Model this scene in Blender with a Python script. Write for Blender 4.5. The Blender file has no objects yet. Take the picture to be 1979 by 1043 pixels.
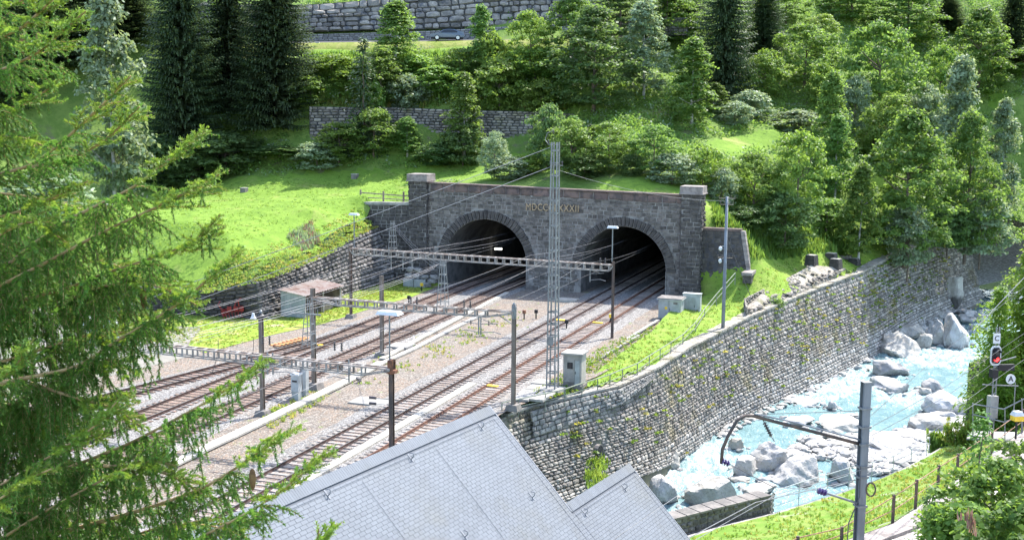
import bpy, math, random
import numpy as np
from mathutils import Vector, Matrix

# ------------------------------------------------------------ camera, light, sky
scene = bpy.context.scene
COL = scene.collection
RND = random.Random(7)
NR = np.random.RandomState(3)
F, CX, CY, HC = 2295., 989.5, 521.5, 19.0
PIT = math.atan(309.5 / F); ROLL = 0.008
FW = np.array([0, math.cos(PIT), -math.sin(PIT)])
_r0 = np.array([1., 0, 0]); _u0 = np.cross(_r0, FW)
CR = _r0 * math.cos(ROLL) + _u0 * math.sin(ROLL); CU = np.cross(CR, FW)
CAMP = np.array([0, 0, HC])
cam_data = bpy.data.cameras.new('camera'); cam = bpy.data.objects.new('camera', cam_data)
COL.objects.link(cam); scene.camera = cam
cam_data.sensor_width = 36; cam_data.lens = 36 * F / 1979.0
cam_data.clip_start = 0.3; cam_data.clip_end = 5000
cam.matrix_world = Matrix([[CR[0], CU[0], -FW[0], 0], [CR[1], CU[1], -FW[1], 0], [CR[2], CU[2], -FW[2], HC], [0, 0, 0, 1]])

BR = math.radians(20.5)
EX = np.array([math.cos(BR), -math.sin(BR), 0]); EY = np.array([math.sin(BR), math.cos(BR), 0])
SUN = .25 * EX + .64 * EY + np.array([0, 0, 1.]); SUN /= np.linalg.norm(SUN)
sd = bpy.data.lights.new('sun', 'SUN'); sd.energy = 2.45; sd.angle = math.radians(.53); sd.color = (1, .965, .91)
so = bpy.data.objects.new('sun', sd); COL.objects.link(so)
so.rotation_euler = Vector(SUN).to_track_quat('Z', 'Y').to_euler()
world = bpy.data.worlds.new('World'); scene.world = world; world.use_nodes = True
nt = world.node_tree; sky = nt.nodes.new('ShaderNodeTexSky'); sky.sky_type = 'NISHITA'; sky.sun_disc = False
sky.sun_elevation = math.asin(SUN[2]); sky.sun_rotation = math.atan2(SUN[0], SUN[1])
sky.altitude = 1100; sky.air_density = 1.0; sky.dust_density = 3.0; sky.ozone_density = .3
nt.links.new(sky.outputs[0], nt.nodes['Background'].inputs[0]); nt.nodes['Background'].inputs[1].default_value = .15
scene.view_settings.view_transform = 'Standard'; scene.view_settings.look = 'None'
scene.view_settings.exposure = 2.2; scene.view_settings.gamma = 1; scene.view_settings.use_curve_mapping = False
scene.render.engine = 'CYCLES'
try:
    scene.cycles.max_bounces = 6; scene.cycles.transparent_max_bounces = 6; scene.cycles.use_denoising = True
except Exception: pass

# ------------------------------------------------------------ measuring helpers (photo pixel -> place)
def ray(px, py): return FW + CR * (px - CX) / F - CU * (py - CY) / F
def G(px, py, z=0.):
    d = ray(px, py); return CAMP + d * (z - HC) / d[2]
def D(px, py, Y):
    d = ray(px, py); return CAMP + d * Y / d[1]
def proj(P):
    q = np.asarray(P) - CAMP; w = q @ FW
    return CX + F * (q @ CR) / w, CY - F * (q @ CU) / w
P0 = G(1365, 576)
def W(u, v, z=0.): return P0 * np.array([1, 1, 0]) + EX * u + EY * v + np.array([0, 0, z])
def UV(p):
    q = np.asarray(p) - P0; return q @ EX, q @ EY
def PV(px, py, v):      # point of the photo on the plane v = const (parallel to the portal)
    d = ray(px, py); Q = P0 + EY * v; return CAMP + d * (((Q - CAMP) @ EY) / (d @ EY))
def PU(px, py, u):      # on the plane u = const (parallel to the tracks)
    d = ray(px, py); Q = P0 + EX * u; return CAMP + d * (((Q - CAMP) @ EX) / (d @ EX))

# ------------------------------------------------------------ mesh helpers
def mesh_np(name, V, Fs, mat=None, smooth=False, mats=None, midx=None):
    """V (n,3); Fs list of (m,k) int arrays"""
    me = bpy.data.meshes.new(name)
    V = np.asarray(V, dtype=np.float32)
    me.vertices.add(len(V)); me.vertices.foreach_set('co', V.ravel())
    Fs = [np.asarray(f, dtype=np.int32) for f in Fs if len(f)]
    loops = np.concatenate([f.ravel() for f in Fs]); tot = np.concatenate([np.full(len(f), f.shape[1], dtype=np.int32) for f in Fs])
    st = np.concatenate([[0], np.cumsum(tot)[:-1]]).astype(np.int32)
    me.loops.add(len(loops)); me.loops.foreach_set('vertex_index', loops)
    me.polygons.add(len(tot)); me.polygons.foreach_set('loop_start', st); me.polygons.foreach_set('loop_total', tot)
    me.polygons.foreach_set('use_smooth', np.full(len(tot), smooth))
    for m in (mats or ([mat] if mat else [])): me.materials.append(m)
    if midx is not None: me.polygons.foreach_set('material_index', np.asarray(midx, dtype=np.int32))
    me.update(calc_edges=True)
    return me

class MB:
    def __init__(s): s.V = []; s.F = []
    def add(s, vs, fs):
        o = len(s.V); s.V.extend([tuple(map(float, v)) for v in vs]); s.F.extend([tuple(i + o for i in f) for f in fs]); return s
    def hexa(s, p):   # p: 4 bottom ccw, 4 top ccw
        return s.add(p, [(3, 2, 1, 0), (4, 5, 6, 7), (0, 1, 5, 4), (1, 2, 6, 5), (2, 3, 7, 6), (3, 0, 4, 7)])
    def box(s, x0, x1, y0, y1, z0, z1):
        return s.hexa([(x0, y0, z0), (x1, y0, z0), (x1, y1, z0), (x0, y1, z0), (x0, y0, z1), (x1, y0, z1), (x1, y1, z1), (x0, y1, z1)])
    def bar(s, a, b, w, h=None, up=(0, 0, 1)):
        a = np.array(a, float); b = np.array(b, float); d = b - a; L = np.linalg.norm(d)
        if L < 1e-6: return s
        d /= L; h = w if h is None else h; upv = np.array(up, float)
        if abs(d @ upv) > .98: upv = np.array([0, 1., 0]) if abs(d[1]) < .9 else np.array([1., 0, 0])
        x = np.cross(d, upv); x /= np.linalg.norm(x); y = np.cross(x, d)
        x *= w / 2; y *= h / 2
        return s.hexa([a - x - y, b - x - y, b + x - y, a + x - y, a - x + y, b - x + y, b + x + y, a + x + y])
    def tube(s, pts, r, n=6, cap=True):
        pts = [np.array(p, float) for p in pts]; m = len(pts)
        rs = r if hasattr(r, '__len__') else [r] * m
        V = []; x = None
        for i, p in enumerate(pts):
            d = pts[min(i + 1, m - 1)] - pts[max(i - 1, 0)]; d = d / (np.linalg.norm(d) + 1e-9)
            if x is None:
                t = np.array([0, 0, 1.]) if abs(d[2]) < .9 else np.array([1., 0, 0]); x = np.cross(d, t)
            x = x - d * (x @ d); x /= np.linalg.norm(x) + 1e-9; y = np.cross(d, x)
            for k in range(n):
                a = 2 * math.pi * k / n; V.append(p + (x * math.cos(a) + y * math.sin(a)) * rs[i])
        Fc = []
        for i in range(m - 1):
            for k in range(n):
                Fc.append((i * n + k, i * n + (k + 1) % n, (i + 1) * n + (k + 1) % n, (i + 1) * n + k))
        if cap: Fc.append(tuple(range(n))[::-1]); Fc.append(tuple((m - 1) * n + k for k in range(n)))
        return s.add(V, Fc)
    def lathe(s, prof, n=12, c=(0, 0, 0)):
        V = [(c[0] + r * math.cos(2 * math.pi * k / n), c[1] + r * math.sin(2 * math.pi * k / n), c[2] + z) for r, z in prof for k in range(n)]
        Fc = [(i * n + k, i * n + (k + 1) % n, (i + 1) * n + (k + 1) % n, (i + 1) * n + k) for i in range(len(prof) - 1) for k in range(n)]
        Fc.append(tuple(range(n))[::-1]); Fc.append(tuple((len(prof) - 1) * n + k for k in range(n)))
        return s.add(V, Fc)
    def prism(s, poly, a, b):   # poly list of (x,z), extruded y a..b
        n = len(poly); V = [(x, a, z) for x, z in poly] + [(x, b, z) for x, z in poly]
        return s.add(V, [tuple(range(n)), tuple(range(2 * n - 1, n - 1, -1))] + [(i, i + n, (i + 1) % n + n, (i + 1) % n) for i in range(n)])
    def mesh(s, name, mat, smooth=False):
        me = bpy.data.meshes.new(name); me.from_pydata(s.V, [], s.F)
        if mat: me.materials.append(mat)
        if smooth: me.polygons.foreach_set('use_smooth', [True] * len(me.polygons))
        me.update(); return me

def link(name, me, parent=None):
    o = bpy.data.objects.new(name, me); COL.objects.link(o)
    if parent is not None: o.parent = parent
    return o
def tag(o, label=None, cat=None, group=None, kind=None):
    if label: o['label'] = label
    if cat: o['category'] = cat
    if group: o['group'] = group
    if kind: o['kind'] = kind
    return o
def thing(name, label, cat, base=(0, 0, 0), rz=0., group=None):
    o = link(name, None); o.location = Vector(base); o.rotation_euler = (0, 0, rz); return tag(o, label, cat, group)
def M4(o):
    return Matrix.Translation(o.location) @ o.rotation_euler.to_matrix().to_4x4()
def part(t, name, mb, mat, world=False, parent=None, smooth=False, kind=None, label=None):
    """a part under thing t; mb in t's own frame, or in world coordinates"""
    me = mb.mesh(name, mat, smooth) if isinstance(mb, MB) else mb
    if world: me.transform(M4(t).inverted())
    o = link(name, me, parent or t); return tag(o, label, None, None, kind)
def struct(name, me, kind='structure'):
    o = link(name, me); o['kind'] = kind; return o
RZ = -BR      # z rotation that turns local x,y onto the u,v axes

# ------------------------------------------------------------ materials
def newmat(name):
    m = bpy.data.materials.new(name); m.use_nodes = True; t = m.node_tree; b = t.nodes['Principled BSDF']; return m, t, b
def _mix(t, f, a, b, mode='MIX'):
    n = t.nodes.new('ShaderNodeMix'); n.data_type = 'RGBA'; n.blend_type = mode
    for s, v in ((n.inputs[0], f), (n.inputs[6], a), (n.inputs[7], b)):
        if hasattr(v, 'is_linked') or hasattr(v, 'links'): t.links.new(v, s)
        elif isinstance(v, (int, float)): s.default_value = v
        else: s.default_value = (*v[:3], 1)
    return n.outputs[2]
def _noise(t, scale, detail=4, rough=.6, vec=None, dist=0):
    n = t.nodes.new('ShaderNodeTexNoise'); n.inputs['Scale'].default_value = scale; n.inputs['Detail'].default_value = detail
    n.inputs['Roughness'].default_value = rough; n.inputs['Distortion'].default_value = dist
    if vec is not None: t.links.new(vec, n.inputs['Vector'])
    return n.outputs['Fac']
def _ramp(t, f, a, b):
    n = t.nodes.new('ShaderNodeMapRange'); n.inputs[1].default_value = a; n.inputs[2].default_value = b; n.interpolation_type = 'SMOOTHSTEP'
    t.links.new(f, n.inputs[0]); return n.outputs[0]
def _math(t, op, a, b=None, c=None):
    n = t.nodes.new('ShaderNodeMath'); n.operation = op
    for i, v in enumerate((a, b, c)):
        if v is None: continue
        if hasattr(v, 'links'): t.links.new(v, n.inputs[i])
        else: n.inputs[i].default_value = v
    return n.outputs[0]
def _pos(t, local=False, scale=None):
    if local: o = t.nodes.new('ShaderNodeTexCoord').outputs['Object']
    else: o = t.nodes.new('ShaderNodeNewGeometry').outputs['Position']
    if scale is not None:
        m = t.nodes.new('ShaderNodeMapping'); m.inputs['Scale'].default_value = scale; t.links.new(o, m.inputs[0]); o = m.outputs[0]
    return o
def _rand(t):
    g = t.nodes.new('ShaderNodeNewGeometry').outputs['Random Per Island']; o = t.nodes.new('ShaderNodeObjectInfo').outputs['Random']
    return _math(t, 'FRACT', _math(t, 'ADD', g, _math(t, 'MULTIPLY', o, 7.31)))
def wetrock(m):
    t = m.node_tree; b = t.nodes['Principled BSDF']; src = b.inputs['Base Color'].links[0].from_socket
    s = t.nodes.new('ShaderNodeSeparateXYZ'); t.links.new(t.nodes.new('ShaderNodeTexCoord').outputs['Object'], s.inputs[0])
    z = _math(t, 'ADD', s.outputs[2], _math(t, 'MULTIPLY', _noise(t, 2.5, 4, .6, _pos(t)), -.35))
    f = _ramp(t, z, -.36, -.16); cr = _ramp(t, _noise(t, 1.1, 2, .5, _pos(t), 1.5), .485, .5); cr2 = _ramp(t, _noise(t, 1.1, 2, .5, _pos(t), 1.5), .515, .5)
    crack = _math(t, 'MULTIPLY', cr, cr2); col = _mix(t, _math(t, 'MULTIPLY', crack, .55), src, (.10, .095, .085)); col = _mix(t, f, (.085, .08, .072), col)
    t.links.new(col, b.inputs['Base Color'])
def mat(name, c1, c2=None, scale=2., rough=.85, c3=None, scale3=.3, r3=(.45, .62), var=0., bump=0., bscale=8., bdist=.05, metal=0., local=False,
        spec=.3, stretch=None, lo=.4, hi=.62):
    m, t, b = newmat(name); vec = _pos(t, local, stretch)
    col = None
    if c2 is not None: col = _mix(t, _ramp(t, _noise(t, scale, 6, .65, vec), lo, hi), c1, c2)
    else:
        r = t.nodes.new('ShaderNodeRGB'); r.outputs[0].default_value = (*c1, 1); col = r.outputs[0]
    if c3 is not None: col = _mix(t, _ramp(t, _noise(t, scale3, 5, .6, vec), *r3), col, c3)
    if var:
        h = t.nodes.new('ShaderNodeHueSaturation'); t.links.new(col, h.inputs['Color'])
        rr = _rand(t); mr = t.nodes.new('ShaderNodeMapRange'); mr.inputs[3].default_value = 1 - var; mr.inputs[4].default_value = 1 + var
        t.links.new(rr, mr.inputs[0]); t.links.new(mr.outputs[0], h.inputs['Value'])
        r2 = _math(t, 'FRACT', _math(t, 'MULTIPLY', rr, 17.7)); m2 = t.nodes.new('ShaderNodeMapRange')
        m2.inputs[3].default_value = .5 - var * .03; m2.inputs[4].default_value = .5 + var * .03
        t.links.new(r2, m2.inputs[0]); t.links.new(m2.outputs[0], h.inputs['Hue']); col = h.outputs[0]
    t.links.new(col, b.inputs['Base Color']); b.inputs['Roughness'].default_value = rough; b.inputs['Metallic'].default_value = metal
    b.inputs['Specular IOR Level'].default_value = spec
    if bump:
        bn = t.nodes.new('ShaderNodeBump'); bn.inputs['Strength'].default_value = bump; bn.inputs['Distance'].default_value = bdist
        t.links.new(_noise(t, bscale, 6, .7, vec), bn.inputs['Height']); t.links.new(bn.outputs[0], b.inputs['Normal'])
    return m
def leafmat(name, c1, c2, c3=None, trans=.35, scale=.6, var=.25, hv=.02, rough=.55):
    m, t, b = newmat(name)
    tc = t.nodes.new('ShaderNodeTexCoord').outputs['Object']
    col = _mix(t, _ramp(t, _noise(t, scale, 3, .6, tc), .38, .62), c1, c2)
    h = t.nodes.new('ShaderNodeHueSaturation'); t.links.new(col, h.inputs['Color'])
    g = t.nodes.new('ShaderNodeNewGeometry').outputs['Random Per Island']
    a = t.nodes.new('ShaderNodeMapRange'); a.inputs[3].default_value = 1 - var; a.inputs[4].default_value = 1 + var; t.links.new(g, a.inputs[0])
    o = t.nodes.new('ShaderNodeObjectInfo').outputs['Random']
    a2 = t.nodes.new('ShaderNodeMapRange'); a2.inputs[3].default_value = .5 - hv; a2.inputs[4].default_value = .5 + hv; t.links.new(o, a2.inputs[0])
    a3 = t.nodes.new('ShaderNodeMapRange'); a3.inputs[3].default_value = .8; a3.inputs[4].default_value = 1.2
    t.links.new(_math(t, 'FRACT', _math(t, 'MULTIPLY', o, 5.7)), a3.inputs[0])
    t.links.new(_math(t, 'MULTIPLY', a.outputs[0], a3.outputs[0]), h.inputs['Value']); t.links.new(a2.outputs[0], h.inputs['Hue'])
    col = h.outputs[0]
    t.links.new(col, b.inputs['Base Color']); b.inputs['Roughness'].default_value = .5; b.inputs['Specular IOR Level'].default_value = .28
    tr = t.nodes.new('ShaderNodeBsdfTranslucent'); t.links.new(_mix(t, .5, col, (c1[0] * 1.9, c1[1] * 1.6, c1[2] * .7)), tr.inputs[0])
    mx = t.nodes.new('ShaderNodeMixShader'); mx.inputs[0].default_value = trans
    t.links.new(b.outputs[0], mx.inputs[1]); t.links.new(tr.outputs[0], mx.inputs[2]); t.links.new(mx.outputs[0], t.nodes['Material Output'].inputs[0])
    return m
MT = {}
MT['portal_stone'] = mat('portal_stone', (.150, .132, .116), (.088, .079, .070), 2.2, .8, c3=(.225, .205, .18), scale3=.55, r3=(.56, .75), var=.38, bump=.7, bscale=9)
MT['portal_joint'] = mat('portal_joint', (.235, .22, .20), (.11, .10, .092), .8, .9, lo=.42, hi=.6, c3=(.5, .49, .48), scale3=.9, r3=(.66, .74))
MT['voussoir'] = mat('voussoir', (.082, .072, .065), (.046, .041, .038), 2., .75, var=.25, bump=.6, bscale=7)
MT['coping_red'] = mat('coping_red', (.15, .105, .09), (.075, .06, .058), 1.2, .8, var=.2, bump=.5, bscale=8)
MT['cap_stone'] = mat('cap_stone', (.27, .235, .215), (.17, .145, .13), 1.8, .8, var=.1, bump=.4, bscale=9)
MT['wing_stone'] = mat('wing_stone', (.165, .15, .14), (.10, .092, .086), 1.6, .85, c3=(.24, .22, .2), scale3=.6, r3=(.5, .7), var=.3, bump=.8, bscale=6)
MT['joint_dark'] = mat('joint_dark', (.045, .045, .043), (.085, .08, .07), 1.5, .95)
MT['river_stone'] = mat('river_stone', (.265, .242, .21), (.165, .15, .133), 1.3, .85, c3=(.20, .175, .115), scale3=.28, r3=(.52, .68), var=.42, bump=.8, bscale=7)
MT['river_stone_pale'] = mat('river_stone_pale', (.33, .31, .28), (.235, .222, .20), 1.3, .85, var=.3, bump=.8, bscale=7)
MT['river_joint'] = mat('river_joint', (.135, .125, .105), (.15, .15, .10), .8, .95)
MT['grey_block'] = mat('grey_block', (.25, .24, .22), (.17, .163, .15), 1.5, .85, var=.25, bump=.6, bscale=8)
MT['terrace_stone'] = mat('terrace_stone', (.25, .222, .185), (.155, .138, .117), 1.2, .85, c3=(.2, .18, .11), scale3=.35, r3=(.55, .7), var=.35, bump=.8, bscale=5)
MT['boulder_stone'] = mat('boulder_stone', (.25, .225, .19), (.15, .137, .12), .9, .85, c3=(.09, .09, .095), scale3=.7, r3=(.52, .66), var=.3, bump=.9, bscale=3)
MT['granite'] = mat('granite', (.44, .43, .405), (.34, .33, .31), .9, .8, c3=(.36, .34, .30), scale3=.35, r3=(.52, .72), bump=.9, bscale=2.2, bdist=.12)
MT['granite_warm'] = mat('granite_warm', (.42, .40, .35), (.31, .295, .26), .9, .8, c3=(.30, .27, .22), scale3=.4, r3=(.5, .7), bump=.9, bscale=2.2, bdist=.12)
MT['granite_dark'] = mat('granite_dark', (.34, .33, .31), (.24, .23, .22), .9, .8, bump=.9, bscale=2.2, bdist=.12)
MT['concrete'] = mat('concrete', (.30, .285, .255), (.22, .21, .19), 1.6, .9, var=.08, bump=.3, bscale=14)
MT['concrete_pale'] = mat('concrete_pale', (.38, .355, .30), (.30, .28, .235), 1.4, .9, var=.07, bump=.2, bscale=14)
MT['concrete_dark'] = mat('concrete_dark', (.20, .18, .16), (.12, .11, .10), 1.5, .9, bump=.4, bscale=9)
MT['galv'] = mat('galv', (.205, .213, .215), (.15, .157, .16), 3, .5, metal=.35, spec=.5)
MT['mast_brown'] = mat('mast_brown', (.13, .105, .085), (.20, .17, .14), 2.5, .75, stretch=(1, 1, .25))
MT['mast_dark'] = mat('mast_dark', (.06, .05, .045), (.12, .08, .06), 2.5, .75, stretch=(1, 1, .25))
MT['mast_grey'] = mat('mast_grey', (.20, .215, .23), (.14, .15, .165), 2.0, .55, metal=.3, stretch=(1, 1, .25))
MT['beam'] = mat('beam', (.27, .26, .24), (.18, .165, .15), 1.6, .6, metal=.2)
MT['beam_rust'] = mat('beam_rust', (.33, .29, .255), (.21, .15, .115), 1.3, .7)
MT['rail_dark'] = mat('rail_dark', (.09, .055, .045), (.055, .038, .034), 1.5, .55, metal=.3)
MT['rail_rust'] = mat('rail_rust', (.15, .078, .052), (.10, .052, .038), 1.5, .7)
MT['rail_top'] = mat('rail_top', (.30, .27, .26), None, 1, .3, metal=.7)
MT['sleeper_wood'] = mat('sleeper_wood', (.19, .13, .10), (.12, .085, .066), 3, .9, var=.3, bump=.4, bscale=10)
MT['sleeper_grey'] = mat('sleeper_grey', (.25, .215, .19), (.17, .14, .12), 3, .9, var=.3, bump=.4, bscale=10)
MT['insul'] = mat('insul', (.025, .017, .015), None, 1, .25, spec=.6)
MT['insul_violet'] = mat('insul_violet', (.06, .03, .12), None, 1, .25, spec=.6)
MT['wire'] = mat('wire', (.20, .20, .21), (.15, .15, .16), 3, .45, metal=.3)
MT['wire_dark'] = mat('wire_dark', (.07, .07, .075), None, 3, .5)
MT['cabinet'] = mat('cabinet', (.33, .345, .33), (.26, .275, .26), 1.5, .6)
MT['cabinet_side'] = mat('cabinet_side', (.36, .375, .37), (.28, .29, .285), 1.5, .6)
MT['cabinet_blue'] = mat('cabinet_blue', (.36, .42, .47), (.30, .35, .40), 2, .5)
MT['roof_rust'] = mat('roof_rust', (.165, .11, .09), (.205, .175, .155), .9, .7, c3=(.115, .065, .05), scale3=1.2, r3=(.5, .65))
MT['slate'] = mat('slate', (.128, .141, .158), (.118, .130, .146), .7, .7, c3=(.125, .132, .134), scale3=.35, r3=(.5, .75), var=.06, bump=.1, bscale=20, spec=.25)
MT['slate_gap'] = mat('slate_gap', (.088, .096, .108), None, 1, .8)
MT['lead'] = mat('lead', (.16, .17, .19), None, 1, .5)
MT['bark'] = mat('bark', (.16, .12, .09), (.09, .07, .055), 3, .9, local=True, bump=.5, bscale=8)
MT['bark_pale'] = mat('bark_pale', (.42, .40, .36), (.2, .19, .17), 2, .9, local=True)
MT['twig'] = mat('twig', (.26, .16, .07), (.40, .27, .13), 14, .75, bump=.5, bscale=60, bdist=.004)
MT['cone_brown'] = mat('cone_brown', (.13, .065, .03), (.2, .11, .05), 60, .7)
MT['white'] = mat('white', (.56, .57, .57), (.46, .47, .46), 2, .5)
MT['black'] = mat('black', (.015, .015, .017), None, 1, .5)
MT['yellow'] = mat('yellow', (.75, .50, .04), (.6, .38, .03), 3, .6)
MT['red_paint'] = mat('red_paint', (.24, .022, .02), (.14, .02, .022), 4, .45)
MT['gold'] = mat('gold', (.40, .295, .18), (.30, .22, .13), 6, .6)
MT['wood'] = mat('wood', (.26, .21, .16), (.16, .125, .10), 2.5, .85)
MT['rusty'] = mat('rusty', (.20, .09, .05), (.10, .05, .035), 3, .85)
MT['rust_rail'] = mat('rust_rail', (.34, .20, .12), (.25, .14, .09), 3, .8)
MT['railing'] = mat('railing', (.20, .22, .16), (.15, .165, .13), 3, .6)
MT['railing_grey'] = mat('railing_grey', (.38, .40, .40), (.28, .30, .30), 3, .5)
MT['glass_dark'] = mat('glass_dark', (.02, .022, .025), None, 1, .08, spec=.6)
MT['car_paint'] = mat('car_paint', (.10, .125, .17), None, 1, .25, spec=.6)
MT['tyre'] = mat('tyre', (.02, .02, .02), None, 1, .8)
MT['alloy'] = mat('alloy', (.5, .5, .5), None, 1, .35, metal=.6)
MT['foliage'] = leafmat('foliage', (.120, .210, .050), (.175, .285, .072), trans=.6)
MT['foliage_light'] = leafmat('foliage_light', (.145, .245, .045), (.200, .310, .068), trans=.52)
MT['foliage_silver'] = leafmat('foliage_silver', (.185, .260, .140), (.250, .320, .200), hv=.008, trans=.45)
MT['foliage_deep'] = leafmat('foliage_deep', (.095, .170, .055), (.140, .225, .078), trans=.58)
MT['needles_dark'] = leafmat('needles_dark', (.045, .078, .036), (.078, .122, .050), trans=.25, hv=.008)
MT['needles_near'] = leafmat('needles_near', (.088, .195, .042), (.130, .265, .055), trans=.45, scale=3., var=.3, hv=.012)
MT['needles_tip'] = leafmat('needles_tip', (.165, .27, .045), (.22, .33, .06), trans=.45, scale=3., var=.25, hv=.012)
MT['larch'] = leafmat('larch', (.17, .28, .04), (.24, .36, .06), trans=.55)
MT['weed'] = leafmat('weed', (.16, .25, .04), (.22, .29, .07), trans=.5, scale=.25, hv=.02)
MT['weed_dry'] = leafmat('weed_dry', (.30, .29, .09), (.22, .28, .06), trans=.5, scale=.5)
MT['flower_pink'] = leafmat('flower_pink', (.25, .14, .13), (.20, .18, .10), trans=.3, scale=.5)
MT['cobble'] = mat('cobble', (.40, .385, .355), (.27, .26, .24), .7, .85, var=.2, bump=.8, bscale=4)
for _k in ('granite', 'granite_warm', 'granite_dark'): wetrock(MT[_k])
# ground covers
def groundmat(name, cols, scales, bump=.4, bscale=6, bdist=.08, rough=.95, sat=None):
    m, t, b = newmat(name); vec = _pos(t); col = cols[0]
    for c, (s, a, e) in zip(cols[1:], scales): col = _mix(t, _ramp(t, _noise(t, s, 7, .68, vec), a, e), col, c)
    t.links.new(col, b.inputs['Base Color']); b.inputs['Roughness'].default_value = rough; b.inputs['Specular IOR Level'].default_value = .15
    bn = t.nodes.new('ShaderNodeBump'); bn.inputs['Strength'].default_value = bump; bn.inputs['Distance'].default_value = bdist
    t.links.new(_noise(t, bscale, 8, .75, vec), bn.inputs['Height']); t.links.new(bn.outputs[0], b.inputs['Normal']); return m
MT['meadow'] = groundmat('meadow', [(.118, .20, .026), (.155, .245, .036), (.085, .15, .024), (.215, .23, .07)], [(.35, .4, .62), (1.6, .5, .68), (.22, .55, .72)], .7, 3, .12)
MT['rough_ground'] = groundmat('rough_ground', [(.11, .18, .035), (.16, .23, .05), (.15, .14, .08)], [(.5, .42, .6), (.3, .56, .7)], .9, 2, .3)
MT['bank_grass'] = groundmat('bank_grass', [(.15, .235, .032), (.22, .27, .06), (.105, .17, .025), (.28, .25, .14)], [(.5, .45, .65), (2., .5, .66), (.35, .62, .74)], .8, 5, .1)
MT['yard_grass'] = groundmat('yard_grass', [(.17, .25, .03), (.27, .27, .07), (.11, .19, .02), (.33, .27, .17)], [(.5, .45, .65), (2., .5, .66), (.4, .56, .68)], .6, 5, .06)
def gravelmat(name, base, dark, tint, tint_r=(.45, .65), tint_s=.25, weeds=None, vs=9.):
    m, t, b = newmat(name); vec = _pos(t)
    v = t.nodes.new('ShaderNodeTexVoronoi'); v.inputs['Scale'].default_value = vs; t.links.new(vec, v.inputs['Vector'])
    sep = t.nodes.new('ShaderNodeSeparateColor'); t.links.new(v.outputs['Color'], sep.inputs[0])
    col = _mix(t, _ramp(t, sep.outputs[0], .05, .95), dark, base)
    tc = _mix(t, _ramp(t, sep.outputs[1], .35, .7), col, tint)
    col = _mix(t, _math(t, 'MULTIPLY', _ramp(t, _noise(t, tint_s, 5, .7, vec), *tint_r), .8), col, tc)
    col = _mix(t, _math(t, 'MULTIPLY', _ramp(t, v.outputs['Distance'], .38, .62), .6), col, (dark[0] * .35, dark[1] * .35, dark[2] * .35))
    if weeds: col = _mix(t, _ramp(t, _noise(t, .8, 7, .75, vec), *weeds), col, (.13, .19, .035))
    t.links.new(col, b.inputs['Base Color']); b.inputs['Roughness'].default_value = .95
    bn = t.nodes.new('ShaderNodeBump'); bn.inputs['Strength'].default_value = .8; bn.inputs['Distance'].default_value = .06; bn.invert = True
    t.links.new(v.outputs['Distance'], bn.inputs['Height']); t.links.new(bn.outputs[0], b.inputs['Normal']); return m
MT['ballast'] = gravelmat('ballast', (.31, .295, .272), (.135, .125, .113), (.28, .225, .175), (.45, .7), .12)
MT['ballast_brown'] = gravelmat('ballast_brown', (.27, .225, .185), (.13, .105, .085), (.24, .15, .10), (.3, .6), .5)
MT['yard_gravel'] = gravelmat('yard_gravel', (.285, .252, .21), (.135, .112, .09), (.25, .165, .105), (.34, .62), .3, weeds=(.60, .70))
MT['dirt'] = groundmat('dirt', [(.185, .175, .148), (.215, .20, .17), (.14, .17, .07)], [(.6, .4, .6), (.35, .56, .7)], .4, 8, .04)
MT['riverbed'] = gravelmat('riverbed', (.46, .45, .43), (.30, .29, .27), (.38, .35, .30), (.5, .75), .3, vs=3.)
MT['rubble'] = groundmat('rubble', [(.30, .27, .22), (.42, .38, .32), (.2, .19, .12), (.15, .2, .05)], [(.9, .42, .6), (.6, .52, .66), (.5, .6, .7)], 1., 3, .25)
MT['tunnel'] = mat('tunnel', (.13, .125, .12), (.07, .068, .066), .8, .9, bump=.4, bscale=4)

# ------------------------------------------------------------ terrain: one height function in (u, v)
TC = []
def tc(px, py, Y): p = D(px, py, Y); u, v = UV(p); TC.append((u, v, p[2]))
def tcu(*a): TC.extend(a)
for a in [(500, 500, 111), (450, 450, 118), (600, 400, 128), (700, 372, 135), (300, 450, 112), (200, 425, 122), (60, 430, 118), (170, 386, 146), (400, 360, 151),
          (600, 336, 151), (760, 328, 151.5), (930, 311, 151.5), (1000, 330, 140), (640, 300, 155), (900, 292, 155), (1050, 300, 154), (400, 345, 159), (100, 362, 156), (-200, 400, 125),
          (620, 202, 158), (830, 204, 158), (1060, 214, 157), (300, 220, 168), (0, 220, 168),
          (600, 97, 167), (900, 93, 167), (1200, 95, 168), (300, 97, 168), (0, 97, 168), (600, 92, 173.5), (680, 91, 173.5), (740, 90, 174), (800, 89, 173.5), (680, 91, 175), (740, 90, 175), (800, 89, 175), (700, 90, 171), (800, 88, 171), (680, 63, 177.4), (740, 61, 177.4), (800, 59, 177.4), (900, 86, 173.5), (1200, 78, 174), (200, 94, 174), (600, 92, 175), (900, 86, 175), (1200, 78, 175.5), (600, 66, 177.3), (900, 57, 177.3), (1100, 49, 177.3), (600, 64, 178), (900, 56, 178), (1100, 48, 178), (350, 66, 178), (600, 14, 181), (900, -6, 181), (1100, -20, 181),
          (600, -20, 190), (1000, -50, 190), (1400, 10, 190), (1800, 40, 210), (300, -60, 185), (-100, -60, 185),
          (1340, 285, 146), (1500, 252, 154), (1420, 290, 143), (1620, 240, 164), (1780, 226, 175), (1979, 196, 190), (1979, 150, 196), (1700, 200, 178), (1450, 240, 160),
          (1420, 330, 138), (1470, 480, 128), (1600, 470, 135), (1750, 440, 146), (1560, 400, 140), (1700, 330, 152), (1900, 330, 165), (1870, 400, 166), (1979, 380, 185), (1979, 280, 188),
          (1400, 180, 170), (1600, 120, 182), (1900, 120, 200), (1200, 250, 146), (1250, 340, 131), (1120, 330, 134), (1200, 352, 127)]: tc(*a)
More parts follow.
